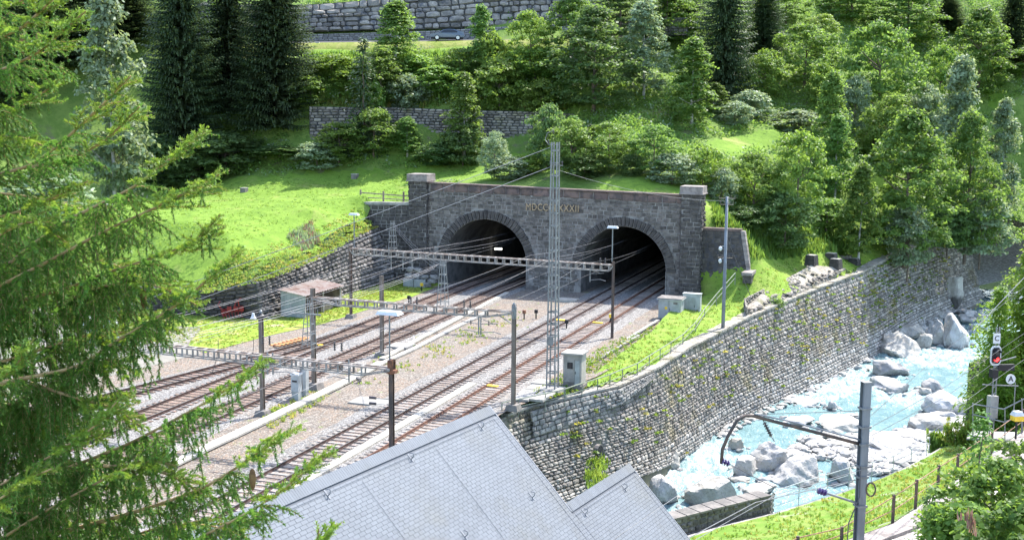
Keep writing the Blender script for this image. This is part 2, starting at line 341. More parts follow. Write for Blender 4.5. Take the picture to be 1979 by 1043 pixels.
# behind the wing wall, the low wall and the parapet
tcu((-36.8, -27, 3.3), (-37.2, -14, 4.4), (-37.9, -1, 5.7), (-41, -27.5, 2.4), (-50, -29, 1.9), (-70, -32, 2), (-41, -20, 5.2), (-41.5, -8, 7.2), (-40, 2, 8.6), (-35, 2, 8.7),
    (-30, 1.2, 10.2), (-20, 1.2, 10.1), (-10, 1.2, 10), (-3, 1.2, 9.9), (-34, 8, 9.8), (1, 2.2, 7.3), (3, 2.2, 7.1),
    # right bank between the tracks and the river wall
    (-1.2, -46, -.12), (-1, -35, -.1), (-1, -20, -.1), (-.8, -5, -.05), (-2.7, -47, -.55), (1.1, -38.4, -.75), (2.4, -31.6, -.65), (3.1, -23.5, -.5), (4.4, -16.5, -.25), (5.5, -9.5, -.05),
    (.5, -1, .15), (3.4, -1, 2.2), (4.2, .5, 3.2), (5, 6, 3.0), (2.5, -8, .4), (8.5, 2.1, .45), (10, 7.4, .65), (13.5, 17.8, 1.2), (16, 30.7, 1.8), (20.5, 43.7, 2.4), (26, 47, 2.8),
    (7, 12, 2.2), (10, 22, 2.2),
    (60, 60, 3), (80, 120, 12), (120, 40, 14), (140, 130, 40), (-120, -30, 6), (-120, 40, 22), (-130, 100, 60), (-20, 150, 90), (-20, 300, 190), (150, 260, 160), (-160, 300, 200), (260, 120, 90), (60, 200, 110))
TC = np.array(TC)
def _k(r): return r
_n = len(TC); _d = np.hypot(TC[:, None, 0] - TC[None, :, 0], TC[:, None, 1] - TC[None, :, 1])
_A = np.zeros((_n + 3, _n + 3)); _A[:_n, :_n] = -_d + np.eye(_n) * .15
_A[:_n, _n] = 1; _A[:_n, _n + 1] = TC[:, 0]; _A[:_n, _n + 2] = TC[:, 1]; _A[_n:, :_n] = _A[:_n, _n:].T
_w = np.linalg.solve(_A, np.concatenate([TC[:, 2], [0, 0, 0]]))
def terr(u, v):
    u = np.atleast_1d(np.asarray(u, float)); v = np.atleast_1d(np.asarray(v, float)); out = np.empty(u.shape).ravel(); uf = u.ravel(); vf = v.ravel()
    for i in range(0, len(uf), 4000):
        s = slice(i, i + 4000); out[s] = -np.hypot(uf[s, None] - TC[:, 0], vf[s, None] - TC[:, 1]) @ _w[:_n] + _w[_n] + _w[_n + 1] * uf[s] + _w[_n + 2] * vf[s]
    return out.reshape(u.shape)
def tz(u, v): return float(terr(u, v)[0])
def hit(px, py, Y0=60, Y1=320):      # where the photo's pixel meets the hillside
    Ys = np.arange(Y0, Y1, .5); d = ray(px, py); P = CAMP + d * (Ys / d[1])[:, None]; q = P - P0
    z = terr(q @ EX, q @ EY); k = np.argmax(P[:, 2] < z)
    return P[k] if k else P[-1]

def poly_at(pl, s):       # polyline rows (u,v,z...) at parameter v
    pl = np.array(pl); return np.array([np.interp(s, pl[:, 1], pl[:, i]) for i in range(pl.shape[1])])
RTOP = [(-3.9, -56, -.7), (-3.08, -49, -.7), (-2.6, -47, -.7), (-.8, -43, -.75), (1.2, -38.4, -.85), (2.5, -31.6, -.75), (3.3, -23.5, -.55), (4.57, -16.5, -.35), (5.8, -9.6, -.1), (8.83, 2.1, .35), (10.3, 7.4, .55), (13.9, 17.8, 1.15), (16.6, 30.7, 1.8), (21.0, 43.7, 2.45), (23.2, 47.5, 2.7), (25.2, 51.5, 2.9)]
RFOOT = [(-1.2, -56, -7.2), (-.9, -49, -7.2), (.4, -46, -7.2), (1.8, -42, -7.3), (3.2, -37, -7.6), (3.7, -31, -8.5), (4.6, -23.5, -8.9), (5.6, -17.5, -8.9), (7.6, -11, -8.7), (11.5, .5, -8.4), (13.2, 7, -8.2), (16.4, 16, -7.9), (19.4, 29, -7.4), (23.4, 42, -6.8), (25.4, 46, -6.6), (27.6, 51.5, -6.3)]

MEADOW_PX = [[(-400, 480), (150, 388), (400, 352), (600, 333), (800, 326), (935, 306), (990, 306), (1010, 330), (950, 352), (800, 352), (790, 400), (690, 400), (730, 436), (700, 452), (640, 470), (520, 505), (440, 515), (300, 540), (-400, 600)],
             [(1150, 352), (1230, 342), (1330, 362), (1320, 380), (1150, 370)], [(930, 300), (1050, 300), (1060, 335), (940, 335)],
             [(1325, 292), (1400, 264), (1500, 250), (1560, 243), (1500, 285), (1420, 306), (1340, 300)], [(1700, 250), (1790, 222), (1979, 188), (2100, 170), (2100, 196), (1979, 208), (1790, 238)],
             [(590, 108), (600, 84), (1240, 70), (1240, 96), (900, 98)]]
BANK_PX = [(1340, 600), (1380, 560), (1437, 520), (1520, 495), (1620, 475), (1700, 468), (1830, 452), (1700, 520), (1400, 655), (1190, 760), (960, 820), (960, 770)]
def inpoly(x, y, poly):
    c = np.zeros(x.shape, bool); j = len(poly) - 1
    for i in range(len(poly)):
        xi, yi = poly[i]; xj, yj = poly[j]
        c ^= ((yi > y) != (yj > y)) & (x < (xj - xi) * (y - yi) / (yj - yi + 1e-9) + xi); j = i
    return c
def ground_class(u, v, z):
    P = P0 * np.array([1, 1, 0]) + u[..., None] * EX + v[..., None] * EY + z[..., None] * np.array([0, 0, 1.])
    x, y = proj(P); k = np.zeros(u.shape, int)
    for pl in MEADOW_PX: k[inpoly(x, y, pl)] = 1
    near = (u > -3) & (v < 16) & (u < 15) | ((u > 3) & (v < 48) & (u < np.interp(v, [r[1] for r in RTOP], [r[0] for r in RTOP]) + 1) & (u > np.interp(v, [-9, 2, 18, 31, 48], [0, 4.5, 8, 11, 15]))) | inpoly(x, y, BANK_PX) & (v < 50)
    k[(k == 0) & near] = 2
    return k, x, y
def hillside():
    us = np.concatenate([np.arange(-300, -90, 10), np.arange(-90, -44, 2.), np.arange(-44, 40, .6), np.arange(40, 90, 2.), np.arange(90, 420, 12)])
    vs = np.concatenate([np.arange(-58, 60, .6), np.arange(60, 130, 2.), np.arange(130, 700, 15)])
    u, v = np.meshgrid(us, vs); z = terr(u, v)
    # gentle lumps, none near the walls
    lump = .35 * np.sin(u * .55 + 1.3 * np.sin(v * .31)) * np.sin(v * .47 + u * .2) + .12 * np.sin(u * 1.7 + v * .9) * np.sin(v * 1.9 - u * .6)
    k, x, y = ground_class(u, v, z)
    z = z + lump * np.clip((v - 3) / 10, 0, 1) * np.where(k == 1, .45, np.where(k == 2, .2, 1.)) * np.where((y < 125) & (x > 300) & (x < 1350), .12, 1.) + NR.uniform(-.05, .05, z.shape) * (np.abs(u) < 90)
    z = np.where((v < .5) & (v > -9) & (u > -1.3) & (u < 6), np.minimum(z, np.clip((u + .6) * .62, -.2, 9) + np.clip(-v - 2, 0, 9) * .0), z)
    z = np.where((u < -37.2) & (v < -16), np.minimum(z, 2.25 + np.clip(-u - 37, 0, 6) * -.05 + .9 * np.clip((-36.2 - u < 4) * (4 - (-36.2 - u)) / 4, 0, 1) + (v + 27.4) * .62), z)
    # what the sheet leaves out: yard, tunnel mouths, river
    rt = np.interp(v, [r[1] for r in RTOP], [r[0] for r in RTOP])
    out = (v < .9) & (u > -36.6 - .055 * (v + 27)) & (u < -.95)
    out |= (v < -27.4) & (u < -.95)
    out |= (u <= -36.6) & (v < -28.2 - np.clip(-36 - u, 0, 60) * .04)
    out |= (u > rt - .25) & (v < 51.2) & (u < 75)
    out |= (v < -50)
    ok = ~out
    F_ = ok[:-1, :-1] & ok[1:, :-1] & ok[:-1, 1:] & ok[1:, 1:]
    nI = np.arange(u.size).reshape(u.shape)
    q = np.stack([nI[:-1, :-1][F_], nI[:-1, 1:][F_], nI[1:, 1:][F_], nI[1:, :-1][F_]], 1)
    V = P0 * np.array([1, 1, 0]) + u.ravel()[:, None] * EX + v.ravel()[:, None] * EY; V[:, 2] = z.ravel()
    used = np.unique(q); remap = np.full(u.size, -1); remap[used] = np.arange(len(used))
    me = mesh_np('hillside', V[used], [remap[q]], mats=[MT['rough_ground'], MT['meadow'], MT['bank_grass']], midx=k[:-1, :-1][F_], smooth=True)
    struct('hillside', me)
hillside()

def sheet(name, rows, m, kind='structure', smooth=True, sub=1):   # loft between polylines of world points
    R = [np.array(r) for r in rows]; n = max(len(r) for r in R)
    def rs(r):
        s = np.concatenate([[0], np.cumsum(np.linalg.norm(np.diff(r, axis=0), axis=1))]); t = np.linspace(0, s[-1], n * sub)
        return np.stack([np.interp(t, s, r[:, i]) for i in range(3)], 1)
    if sub > 1 or any(len(r) != n for r in R): R = [rs(r) for r in R]
    V = np.concatenate(R); k = len(R[0]); I = np.arange(len(V)).reshape(len(R), k)
    q = np.stack([I[:-1, :-1].ravel(), I[:-1, 1:].ravel(), I[1:, 1:].ravel(), I[1:, :-1].ravel()], 1)
    o = struct(name, mesh_np(name, V, [q], m, smooth), kind); return o

# base of the valley, out to the horizon (hidden under everything else)
mb = MB(); mb.add([(-3000, -600, -14), (3000, -600, -14), (3000, 4000, -14), (-3000, 4000, -14)], [(0, 1, 2, 3)])
struct('valley_floor', mb.mesh('valley_floor', MT['rough_ground']))
YZ = -.24
# yard: everything flat between the walls
yd = MB(); yp = [(-130, -130), (-3.2, -130), (-3.2, -56), (-2.9, -49), (-1.5, -43), (-.4, -38), (.2, -30), (.2, .9), (-.9, .9), (-.9, 62), (-34, 62), (-34, .9), (-37.5, .9), (-36.2, -27.2), (-80, -30), (-130, -34)]
yd.add([W(a, b, YZ) for a, b in yp], [tuple(range(len(yp)))])
me = yd.mesh('yard_ground', MT['yard_gravel']); struct('yard_ground', me)

# ------------------------------------------------------------ stones laid in walls
def stone_templates(n, corner=.18, bulge=.12, seed=1, inset=.86):
    r = np.random.RandomState(seed); T = []
    for _ in range(n):
        c = corner * r.uniform(.4, 1.3, 8); h = .5
        b = [(-h, -h + c[0]), (-h + c[1], -h), (h - c[2], -h), (h, -h + c[3]), (h, h - c[4]), (h - c[5], h), (-h + c[6], h), (-h, h - c[7])]
        b = np.array(b) * r.uniform(.93, 1.0, (8, 1)); f = b * inset * r.uniform(.9, 1.05, (8, 1)) + r.uniform(-.04, .04, (1, 2))
        V = np.concatenate([np.c_[b, np.zeros(8)], np.c_[f, r.uniform(.65, 1., 8)], [[r.uniform(-.1, .1), r.uniform(-.1, .1), 1 + bulge * r.uniform(.2, 1.5)]]])
        T.append(V)
    q = np.array([[i, (i + 1) % 8, (i + 1) % 8 + 8, i + 8] for i in range(8)]); t = np.array([[8 + i, 8 + (i + 1) % 8, 16] for i in range(8)])
    return np.array(T), q, t
TPL_ROUGH = stone_templates(10, .2, .3, 1, .8); TPL_NEAT = stone_templates(8, .05, .08, 2, .9); TPL_BIG = stone_templates(14, .2, .12, 5, .9)
TPL_MESH = {}
def lay_stones(t, mats4, tpl, m, name='stone', limit=300, rest_label=None, key=None):
    """mats4: list of 4x4 world matrices. The ones that show largest are parts, the rest one part of kind stuff"""
    if not len(mats4): return
    A = np.array(mats4); T, q, tr = tpl; inv = np.array(M4(t).inverted())
    size = np.linalg.norm(A[:, :3, 0], axis=1) * np.linalg.norm(A[:, :3, 1], axis=1) / np.maximum(np.linalg.norm(A[:, :3, 3] - CAMP, axis=1), 1) ** 2
    px, py = proj(A[:, :3, 3]); vis = (px > -5) & (px < 1985) & (py > -5) & (py < 1048)
    if key is not None: vis &= key(px, py)
    order = np.argsort(-(size * np.where(vis, 1, 1e-4))); top = [i for i in order[:limit] if vis[i]]; rest = np.setdiff1d(np.arange(len(A)), top)
    kk = (id(tpl), m.name)
    if kk not in TPL_MESH: TPL_MESH[kk] = [mesh_np(name, T[i], [q, tr], m) for i in range(len(T))]
    for i in top:
        o = link(name, TPL_MESH[kk][i % len(T)], t); o.matrix_local = Matrix((inv @ A[i]).tolist())
    if len(rest):
        ix = rest % len(T); V = T[ix]; B = A[rest]
        Vw = np.einsum('nij,nkj->nki', B[:, :3, :3], V) + B[:, None, :3, 3]
        off = (np.arange(len(rest)) * T.shape[1])[:, None, None]
        me = mesh_np(name + '_courses', Vw.reshape(-1, 3), [(q[None] + off).reshape(-1, 4), (tr[None] + off).reshape(-1, tr.shape[1])], m)
        me.transform(M4(t).inverted()); o = link(name + '_courses', me, t); o['kind'] = 'stuff'
def frame4(x, y, z, p):
    A = np.eye(4); A[:3, 0] = x; A[:3, 1] = y; A[:3, 2] = z; A[:3, 3] = p; return A
def wall_stones(top, bot, ch, cw, depth, seed=0, jit=.35, gap=.94, skip=None, sunk=.03):
    """top, bot: world polylines of equal length; returns matrices of irregular coursed stones on the ruled face"""
    top = np.array(top, float); bot = np.array(bot, float); r = np.random.RandomState(seed)
    mid = (top + bot) / 2; s = np.concatenate([[0], np.cumsum(np.linalg.norm(np.diff(mid, axis=0), axis=1))]); L = s[-1]
    H = np.linalg.norm(top - bot, axis=1).max(); n = max(1, int(round(H / ch))); e = np.cumsum(r.uniform(1 - jit, 1 + jit, n)); e = np.concatenate([[0], e / e[-1]])
    P = lambda a, t: np.array([np.interp(a, s, (bot * (1 - t) + top * t)[:, i]) for i in range(3)])
    out = []
    for k in range(n):
        t0, t1 = e[k], e[k + 1]; tm = (t0 + t1) / 2; a = -r.uniform(0, cw)
        while a < L:
            w = cw * r.uniform(1 - jit, 1 + jit * 1.6); a1 = min(a + w, L); a0 = max(a, 0)
            if a1 - a0 > cw * .3:
                c = P((a0 + a1) / 2, tm); hh = P((a0 + a1) / 2, t1) - P((a0 + a1) / 2, t0); xx = P(a1, tm) - P(a0, tm)
                hj = r.uniform(.86, 1.04)
                nn = np.cross(xx, hh); nn /= np.linalg.norm(nn) + 1e-9
                if skip is None or not skip(c, np.linalg.norm(hh)):
                    ang = r.uniform(-.05, .05) * jit / .35; xr = xx * math.cos(ang) + hh / (np.linalg.norm(hh) + 1e-9) * np.linalg.norm(xx) * math.sin(ang)
                    out.append(frame4(xr * gap, hh * gap * hj, nn * depth * r.uniform(.5, 1.4), c - nn * sunk))
            a += w
    return out
def ruled_wall(t, name, top, bot, thick, m, back=None, capm=None):
    """core of a wall: face between bot and top, flat top and a back"""
    top = np.array(top, float); bot = np.array(bot, float); n = len(top); xx = np.gradient(top, axis=0); nn = np.cross(xx, top - bot); nn[:, 2] = 0
    nn /= np.linalg.norm(nn, axis=1)[:, None]; bk = top - nn * thick; bb = bot.copy(); bb[:, :2] = bk[:, :2]
    V = np.concatenate([bot, top, bk, bb]); q = []
    for i in range(n - 1):
        for r in range(3): q.append((r * n + i, r * n + i + 1, (r + 1) * n + i + 1, (r + 1) * n + i))
    q += [(0, n, 2 * n, 3 * n), (n - 1, 4 * n - 1, 3 * n - 1, 2 * n - 1)]
    mb = MB(); mb.add(V, q); return part(t, name, mb, m, world=True)

# ------------------------------------------------------------ tunnel portal
ZS = 2.4
ARCH = [(-24.4, 4.75), (-8.9, 4.6)]
def ztop(u): return 10.55 + (u + 2.8) / (-31.3 + 2.8) * .45
def arch_z(u):
    for c, R in ARCH:
        if abs(u - c) < R: return ZS + math.sqrt(R * R - (u - c) ** 2)
    return None
portal = thing('tunnel_portal', 'dark stone railway tunnel portal with two round arches and Roman numerals', 'tunnel portal', W(-16, 0, 0), RZ)
def pl(u, v, z): return (u + 16, v, z)     # portal's own frame
us = sorted(set([-31.3, -2.8] + [c + R * s for c, R in ARCH for s in (-1, 1)] + [c + R * math.cos(math.radians(a)) for c, R in ARCH for a in range(5, 180, 5)] + list(np.arange(-31, -3, .9))))
mb = MB()
for a, b in zip(us, us[1:]):
    m_ = (a + b) / 2; am = arch_z(m_)
    za = zb = -.5
    if am is not None:
        za = arch_z(a) or ZS; zb = arch_z(b) or ZS
    mb.add([pl(a, 0, za), pl(b, 0, zb), pl(b, 0, ztop(b) - .02), pl(a, 0, ztop(a) - .02)], [(0, 1, 2, 3)])
mb.box(-31.3 + 16, -2.8 + 16, .85, .9, 9, 10.4)
mb.add([pl(-31.3, .0, ztop(-31.3) - .02), pl(-2.8, 0, ztop(-2.8) - .02), pl(-2.8, .9, ztop(-2.8) - .02), pl(-31.3, .9, ztop(-31.3) - .02)], [(0, 1, 2, 3)])
part(portal, 'facade_wall', mb, MT['portal_joint'])
for c, R in ARCH:     # tunnel linings, 60 m deep
    mb = MB(); n = 24; prof = [(c - R, -.5)] + [(c - R * math.cos(math.pi * i / n), ZS + R * math.sin(math.pi * i / n)) for i in range(n + 1)] + [(c + R, -.5)]
    V = []; k = len(prof)
    for v in (0, 1.0, 20, 62):
        V += [pl(x, v, z) for x, z in prof]
    Fq = [(i * k + j, i * k + j + 1, (i + 1) * k + j + 1, (i + 1) * k + j) for i in range(3) for j in range(k - 1)]
    Fq.append(tuple(3 * k + j for j in range(k))); mb.add(V, Fq); part(portal, 'tunnel_lining', mb, MT['tunnel'], smooth=False)
# voussoirs
for c, R in ARCH:
    n = 37; R1 = R + .98
    for i in range(n):
        a0 = math.pi * (i + .07) / n - .0; a1 = math.pi * (i + .93) / n; ro = R1 + RND.uniform(-.06, .08); ri = R + .02; d = -.14 - RND.uniform(0, .07)
        f = lambda r, a, v: pl(c + r * math.cos(a), v, ZS + r * math.sin(a))
        mb = MB(); mb.hexa([f(ri, a0, .1), f(ro, a0, .1), f(ro, a1, .1), f(ri, a1, .1), f(ri + .03, a0 + .008, d), f(ro - .03, a0 + .008, d), f(ro - .03, a1 - .008, d), f(ri + .03, a1 - .008, d)])
        mb.F = [tuple(reversed(q)) for q in mb.F]
        part(portal, 'voussoir', mb, MT['voussoir'])
    # pale lining rim that shows at the foot of the arch
    for s in (-1, 1):
        mb = MB(); x0 = c + s * (R - .02) + 16; x1 = c + s * (R + .1) + 16; mb.box(min(x0, x1), max(x0, x1), -.1, .12, -.3, ZS + .1); part(portal, 'jamb', mb, MT['portal_joint'])
# facade blocks
def fac_skip(c, h):
    u, v = UV(c); z = c[2]
    for cc, R in ARCH:
        if z > ZS - .1 and math.hypot(u - cc, z - ZS) < R + .98 + h * .45: return True
        if z <= ZS + h * .3 and abs(u - cc) < R + .25 + .3: return True
    return False
su = np.linspace(-31.3, -2.8, 12)
topc = [W(u, 0, ztop(u) - 1.0) for u in su]; botc = [W(u, 0, -.2) for u in su]
st = wall_stones(topc, botc, .40, .62, .055, 11, .22, .93, fac_skip, .01)
lay_stones(portal, st, TPL_NEAT, MT['portal_stone'], 'stone', 300)
# big coping course and the slabs on it
topc = [W(u, -.05, ztop(u) - .14) for u in su]; botc = [W(u, -.05, ztop(u) - .98) for u in su]
lay_stones(portal, wall_stones(topc, botc, .84, 1.5, .12, 12, .15, .985, None, .02), TPL_NEAT, MT['coping_red'], 'coping_stone', 60)
k = 14
for i in range(k):
    a = -31.3 + 28.5 * i / k + .01; b = -31.3 + 28.5 * (i + 1) / k - .01; mb = MB()
    mb.hexa([pl(a, -.28, ztop(a) - .14), pl(b, -.28, ztop(b) - .14), pl(b, .95, ztop(b) - .14), pl(a, .95, ztop(a) - .14), pl(a, -.28, ztop(a)), pl(b, -.28, ztop(b)), pl(b, .95, ztop(b)), pl(a, .95, ztop(a))])
    part(portal, 'coping_slab', mb, MT['coping_red'])
# piers
for (u0, u1, zt) in ((-33.5, -31.3, 11.05), (-2.8, -.7, 10.6)):
    mb = MB(); mb.box(u0 + 16 + .06, u1 + 16 - .06, -.44, 1.6, -.5, zt); part(portal, 'pier', mb, MT['portal_joint'])
    fr = wall_stones([W(u0, -.44, zt), W(u1, -.44, zt)], [W(u0, -.44, -.2), W(u1, -.44, -.2)], .41, .74, .10, int(-u0) + 3, .14, .95, None, .01)
    sdr = wall_stones([W(u1 - .06, -.5, zt), W(u1 - .06, 1.6, zt)], [W(u1 - .06, -.5, -.2), W(u1 - .06, 1.6, -.2)], .41, .66, .16, int(-u0) + 4, .2, .95, None, .01)
    sdl = wall_stones([W(u0 + .06, 1.6, zt), W(u0 + .06, -.5, zt)], [W(u0 + .06, 1.6, -.2), W(u0 + .06, -.5, -.2)], .41, .66, .12, int(-u0) + 5, .2, .95, None, .01)
    lay_stones(portal, fr + sdr + sdl, TPL_NEAT, MT['voussoir'], 'pier_stone', 145)
    mb = MB(); mb.box(u0 + 16 - .2, u1 + 16 + .2, -.68, 1.75, zt, zt + .12); mb.box(u0 + 16 - .12, u1 + 16 + .12, -.6, 1.68, zt + .12, zt + .82); part(portal, 'cap_stone', mb, MT['cap_stone'])
# Roman numerals
cu = bpy.data.curves.new('numerals', 'FONT'); cu.body = 'MDCCCLXXXII'; cu.size = 1.06; cu.extrude = .06; cu.space_character = 1.12
ob = bpy.data.objects.new('tmp', cu); COL.objects.link(ob); bpy.context.view_layer.update()
me = bpy.data.meshes.new_from_object(ob.evaluated_get(bpy.context.evaluated_depsgraph_get())); bpy.data.objects.remove(ob)
xs = [v.co.x for v in me.vertices]; sc = 5.9 / (max(xs) - min(xs)); me.transform(Matrix.Translation((-min(xs), 0, 0)))
me.transform(Matrix.Rotation(math.pi / 2, 4, 'X') @ Matrix.Diagonal((sc, 1.0, 1, 1))); me.materials.clear(); me.materials.append(MT['gold'])
o = link('numerals', me, portal); o.location = (-19.7 + 16, -.16, 8.35)
# lamp inside the left tunnel
lt = thing('tunnel_lamp', 'small lit lamp inside the left tunnel bore', 'lamp', PV(963, 481, 14)); mb = MB(); mb.box(-.45, .45, -.12, .12, -.09, .09)
em = bpy.data.materials.new('lamp_glow'); em.use_nodes = True; em.node_tree.nodes['Principled BSDF'].inputs['Emission Color'].default_value = (1, .97, .85, 1); em.node_tree.nodes['Principled BSDF'].inputs['Emission Strength'].default_value = 1.2
part(lt, 'tube', mb, em); mb = MB(); mb.box(-.5, .5, .12, .2, -.12, .12); part(lt, 'housing', mb, MT['galv'])

# ------------------------------------------------------------ low wall left of the portal, wing walls, right wing wall
lw = thing('parapet_wall', 'low dark retaining wall left of the left pier with pale coping under a wooden fence', 'wall', W(-37, .3, 0), RZ)
top = [W(-42, .35, 8.05), W(-33.56, .35, 8.3)]; bot = [W(-42, .35, -.3), W(-33.56, .35, -.3)]
ruled_wall(lw, 'wall_core', top, bot, .8, MT['portal_joint'])
lay_stones(lw, wall_stones(top, bot, .42, .75, .05, 31, .2, .95, None, .01), TPL_NEAT, MT['voussoir'], 'stone', 150)
for i in range(9):
    a = -42 + 8.4 * i / 9; b = -42 + 8.4 * (i + 1) / 9 - .02; mb = MB(); mb.box(a + 37, b + 37, -.12, .9, 8.16 + .02 * i, 8.46 + .02 * i); part(lw, 'coping_slab', mb, MT['concrete'])
def uvline(pts): return [W(*p) for p in pts]
ww = thing('wing_wall', 'rough coursed stone wing wall rising towards the portal behind the rusty roofed shed', 'wall', W(-36, -14, 0))
top = uvline([(-36.1, -27.3, 3.2), (-36.6, -18, 4.0), (-37.2, -9, 4.85), (-37.8, .3, 5.7)]); bot = uvline([(-35.75, -27.3, -.3), (-35.6, -18, -.3), (-35.5, -9, -.3), (-35.45, .3, -.3)])
ruled_wall(ww, 'wall_core', top, bot, .9, MT['joint_dark']); lay_stones(ww, wall_stones(top, bot, .46, .85, .22, 21, .2, .95, None, .02), TPL_ROUGH, MT['wing_stone'], 'stone', 300)
wl = thing('retaining_wall', 'dark stone retaining wall left of the wing wall corner behind the red machinery', 'wall', W(-60, -29, 0))
top = uvline([(-85, -30, 2.0), (-60, -29, 2.0), (-41, -28.1, 2.2), (-36.2, -27.35, 3.15)]); bot = uvline([(-85, -29.6, -.3), (-60, -28.4, -.3), (-41, -27.6, -.3), (-35.8, -27.3, -.3)])
ruled_wall(wl, 'wall_core', top, bot, .9, MT['joint_dark']); lay_stones(wl, wall_stones(top, bot, .46, .85, .2, 22, .22, .95, None, .02), TPL_ROUGH, MT['voussoir'], 'stone', 120)
wr = thing('side_wall', 'smooth dark side wall right of the right pier with a slanted stone edge', 'wall', W(1.5, .5, 0), RZ)
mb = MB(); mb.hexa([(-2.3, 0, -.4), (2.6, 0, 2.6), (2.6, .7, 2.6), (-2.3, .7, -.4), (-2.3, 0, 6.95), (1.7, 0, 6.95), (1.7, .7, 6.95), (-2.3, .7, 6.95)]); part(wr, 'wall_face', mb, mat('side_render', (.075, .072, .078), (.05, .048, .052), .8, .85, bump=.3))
lay_stones(wr, wall_stones([W(-.7, .5, 6.9), W(3.2, .5, 6.9)], [W(-.7, .5, .1), W(3.9, .5, 2.9)], .5, .9, .03, 41, .15, .97, None, .005), TPL_NEAT, MT['voussoir'], 'stone', 120)
for i in range(4): mb = MB(); mb.box(-2.2 + i, -1.23 + i, -.1, .8, 6.95, 7.2); part(wr, 'coping_slab', mb, MT['coping_red'])
for i in range(8):
    t0 = i / 8; t1 = (i + .93) / 8; f = lambda t: (1.7 + .75 * t, 7.0 - 4.1 * t); a = f(t0); b = f(t1); mb = MB()
    mb.hexa([(b[0], -.12, b[1]), (b[0] + .42, -.12, b[1]), (b[0] + .42, .7, b[1]), (b[0], .7, b[1]), (a[0], -.12, a[1]), (a[0] + .4, -.12, a[1]), (a[0] + .4, .7, a[1]), (a[0], .7, a[1])]); part(wr, 'edge_stone', mb, MT['cap_stone'])

# ------------------------------------------------------------ river wall
rw = thing('river_wall', 'long high retaining wall of rough grey stones between the tracks and the river', 'wall', W(8, 0, 0))
vs = np.array([-56, -49, -47, -43, -38.4, -34, -31.6, -27, -23.5, -20, -16.5, -13, -9.6, -5, 2.1, 7.4, 12, 17.8, 24, 30.7, 37, 43.7, 46.6, 51.4])
def rl(pl): return [W(np.interp(v, [r[1] for r in pl], [r[0] for r in pl]), v, np.interp(v, [r[1] for r in pl], [r[2] for r in pl])) for v in vs]
rtop, rbot = rl(RTOP), rl(RFOOT)
cell = 1.2
ruled_wall(rw, 'wall_core', rtop, [p - np.array([0, 0, 1.2]) for p in rbot], 1.1, MT['river_joint'])
hole = PU(1153, 868, 2.2)
RS = wall_stones(rtop, rbot, .34, .44, .10, 51, .5, .96, lambda c, h: np.linalg.norm(c - G(1153, 868, -4.6)) < .75, .02)
A = np.array(RS); z = A[:, 2, 3]; zf = np.interp(UV(A[:, :3, 3].reshape(-1, 3))[1], [r[1] for r in RFOOT], [r[2] for r in RFOOT]); vv = UV(A[:, :3, 3].reshape(-1, 3))[1]
pale = (z - zf < np.interp(vv, [-35, -15, 20, 47], [1.0, 2.4, 2.6, 2.2]) + NR.uniform(-.7, .7, len(z)))
lay_stones(rw, A[~pale], TPL_ROUGH, MT['river_stone'], 'stone', 200, key=lambda x, y: y < 990)
lay_stones(rw, A[pale], TPL_ROUGH, MT['river_stone_pale'], 'stone', 100)
# new neat masonry strip under the railing, its pale coping and the buttress end
cop = [W(np.interp(v, [r[1] for r in RTOP], [r[0] for r in RTOP]) + .06, v, np.interp(v, [r[1] for r in RTOP], [r[2] for r in RTOP])) for v in vs]
cop = np.array(cop); s = np.concatenate([[0], np.cumsum(np.linalg.norm(np.diff(cop, axis=0), axis=1))]); g = lambda a: np.array([np.interp(a, s, cop[:, i]) for i in range(3)])
a = 6.5
while a < s[-1] - .6:
    w = RND.uniform(.9, 1.6) if a > 18 else 1.5
    p, q_ = g(a), g(min(a + w, s[-1])); d = (q_ - p) / np.linalg.norm(q_ - p); n_ = np.array([d[1], -d[0], 0]); mb = MB(); mm = MT['concrete'] if a < 16 else MT['rubble']
    e = .02; hh = .16 if a < 16 else RND.uniform(.12, .2); wi = .75 if a < 16 else 1.1
    mb.hexa([p + n_ * .12 + d * e, q_ + n_ * .12 - d * e, q_ - n_ * wi - d * e, p - n_ * wi + d * e] + [x + np.array([0, 0, hh]) for x in (p + n_ * .12 + d * e, q_ + n_ * .12 - d * e, q_ - n_ * wi - d * e, p - n_ * wi + d * e)])
    mb.F = [tuple(reversed(f)) for f in mb.F] if np.cross(d, n_)[2] > 0 else mb.F
    part(rw, 'coping_slab', mb, mm, world=True); a += w
tt = uvline([(-2.3, -47.5, -.75), (-.7, -43, -.8), (1.3, -38.4, -.9), (2.4, -32.6, -.85)]); bb = uvline([(-2.1, -47.5, -2.5), (-.45, -43, -2.4), (1.5, -38.4, -2.0), (2.6, -32.6, -1.1)])
tt = [p + (EX - .4 * EY) * .12 for p in tt]; bb = [p + (EX - .4 * EY) * .16 for p in bb]
lay_stones(rw, wall_stones(tt, bb, .36, .6, .14, 61, .1, .97, None, .0), TPL_NEAT, MT['grey_block'], 'dressed_block', 90)
mb = MB(); c0 = G(985, 798, -.7); c1 = G(1016, 790, -.75); c2 = G(993, 835, -2.6)
bt = [G(966, 806, -.75), G(1016, 789, -.7), G(1003, 824, -2.1), G(978, 822, -2.0)]
mb.hexa([bt[3] + (0, 1.5, -2), bt[2] + (0, 1.5, -2), bt[1] + (0, 1.2, -2), bt[0] + (0, 1.2, -2), bt[3], bt[2], bt[1], bt[0]]); part(rw, 'buttress', mb, MT['concrete'], world=True)
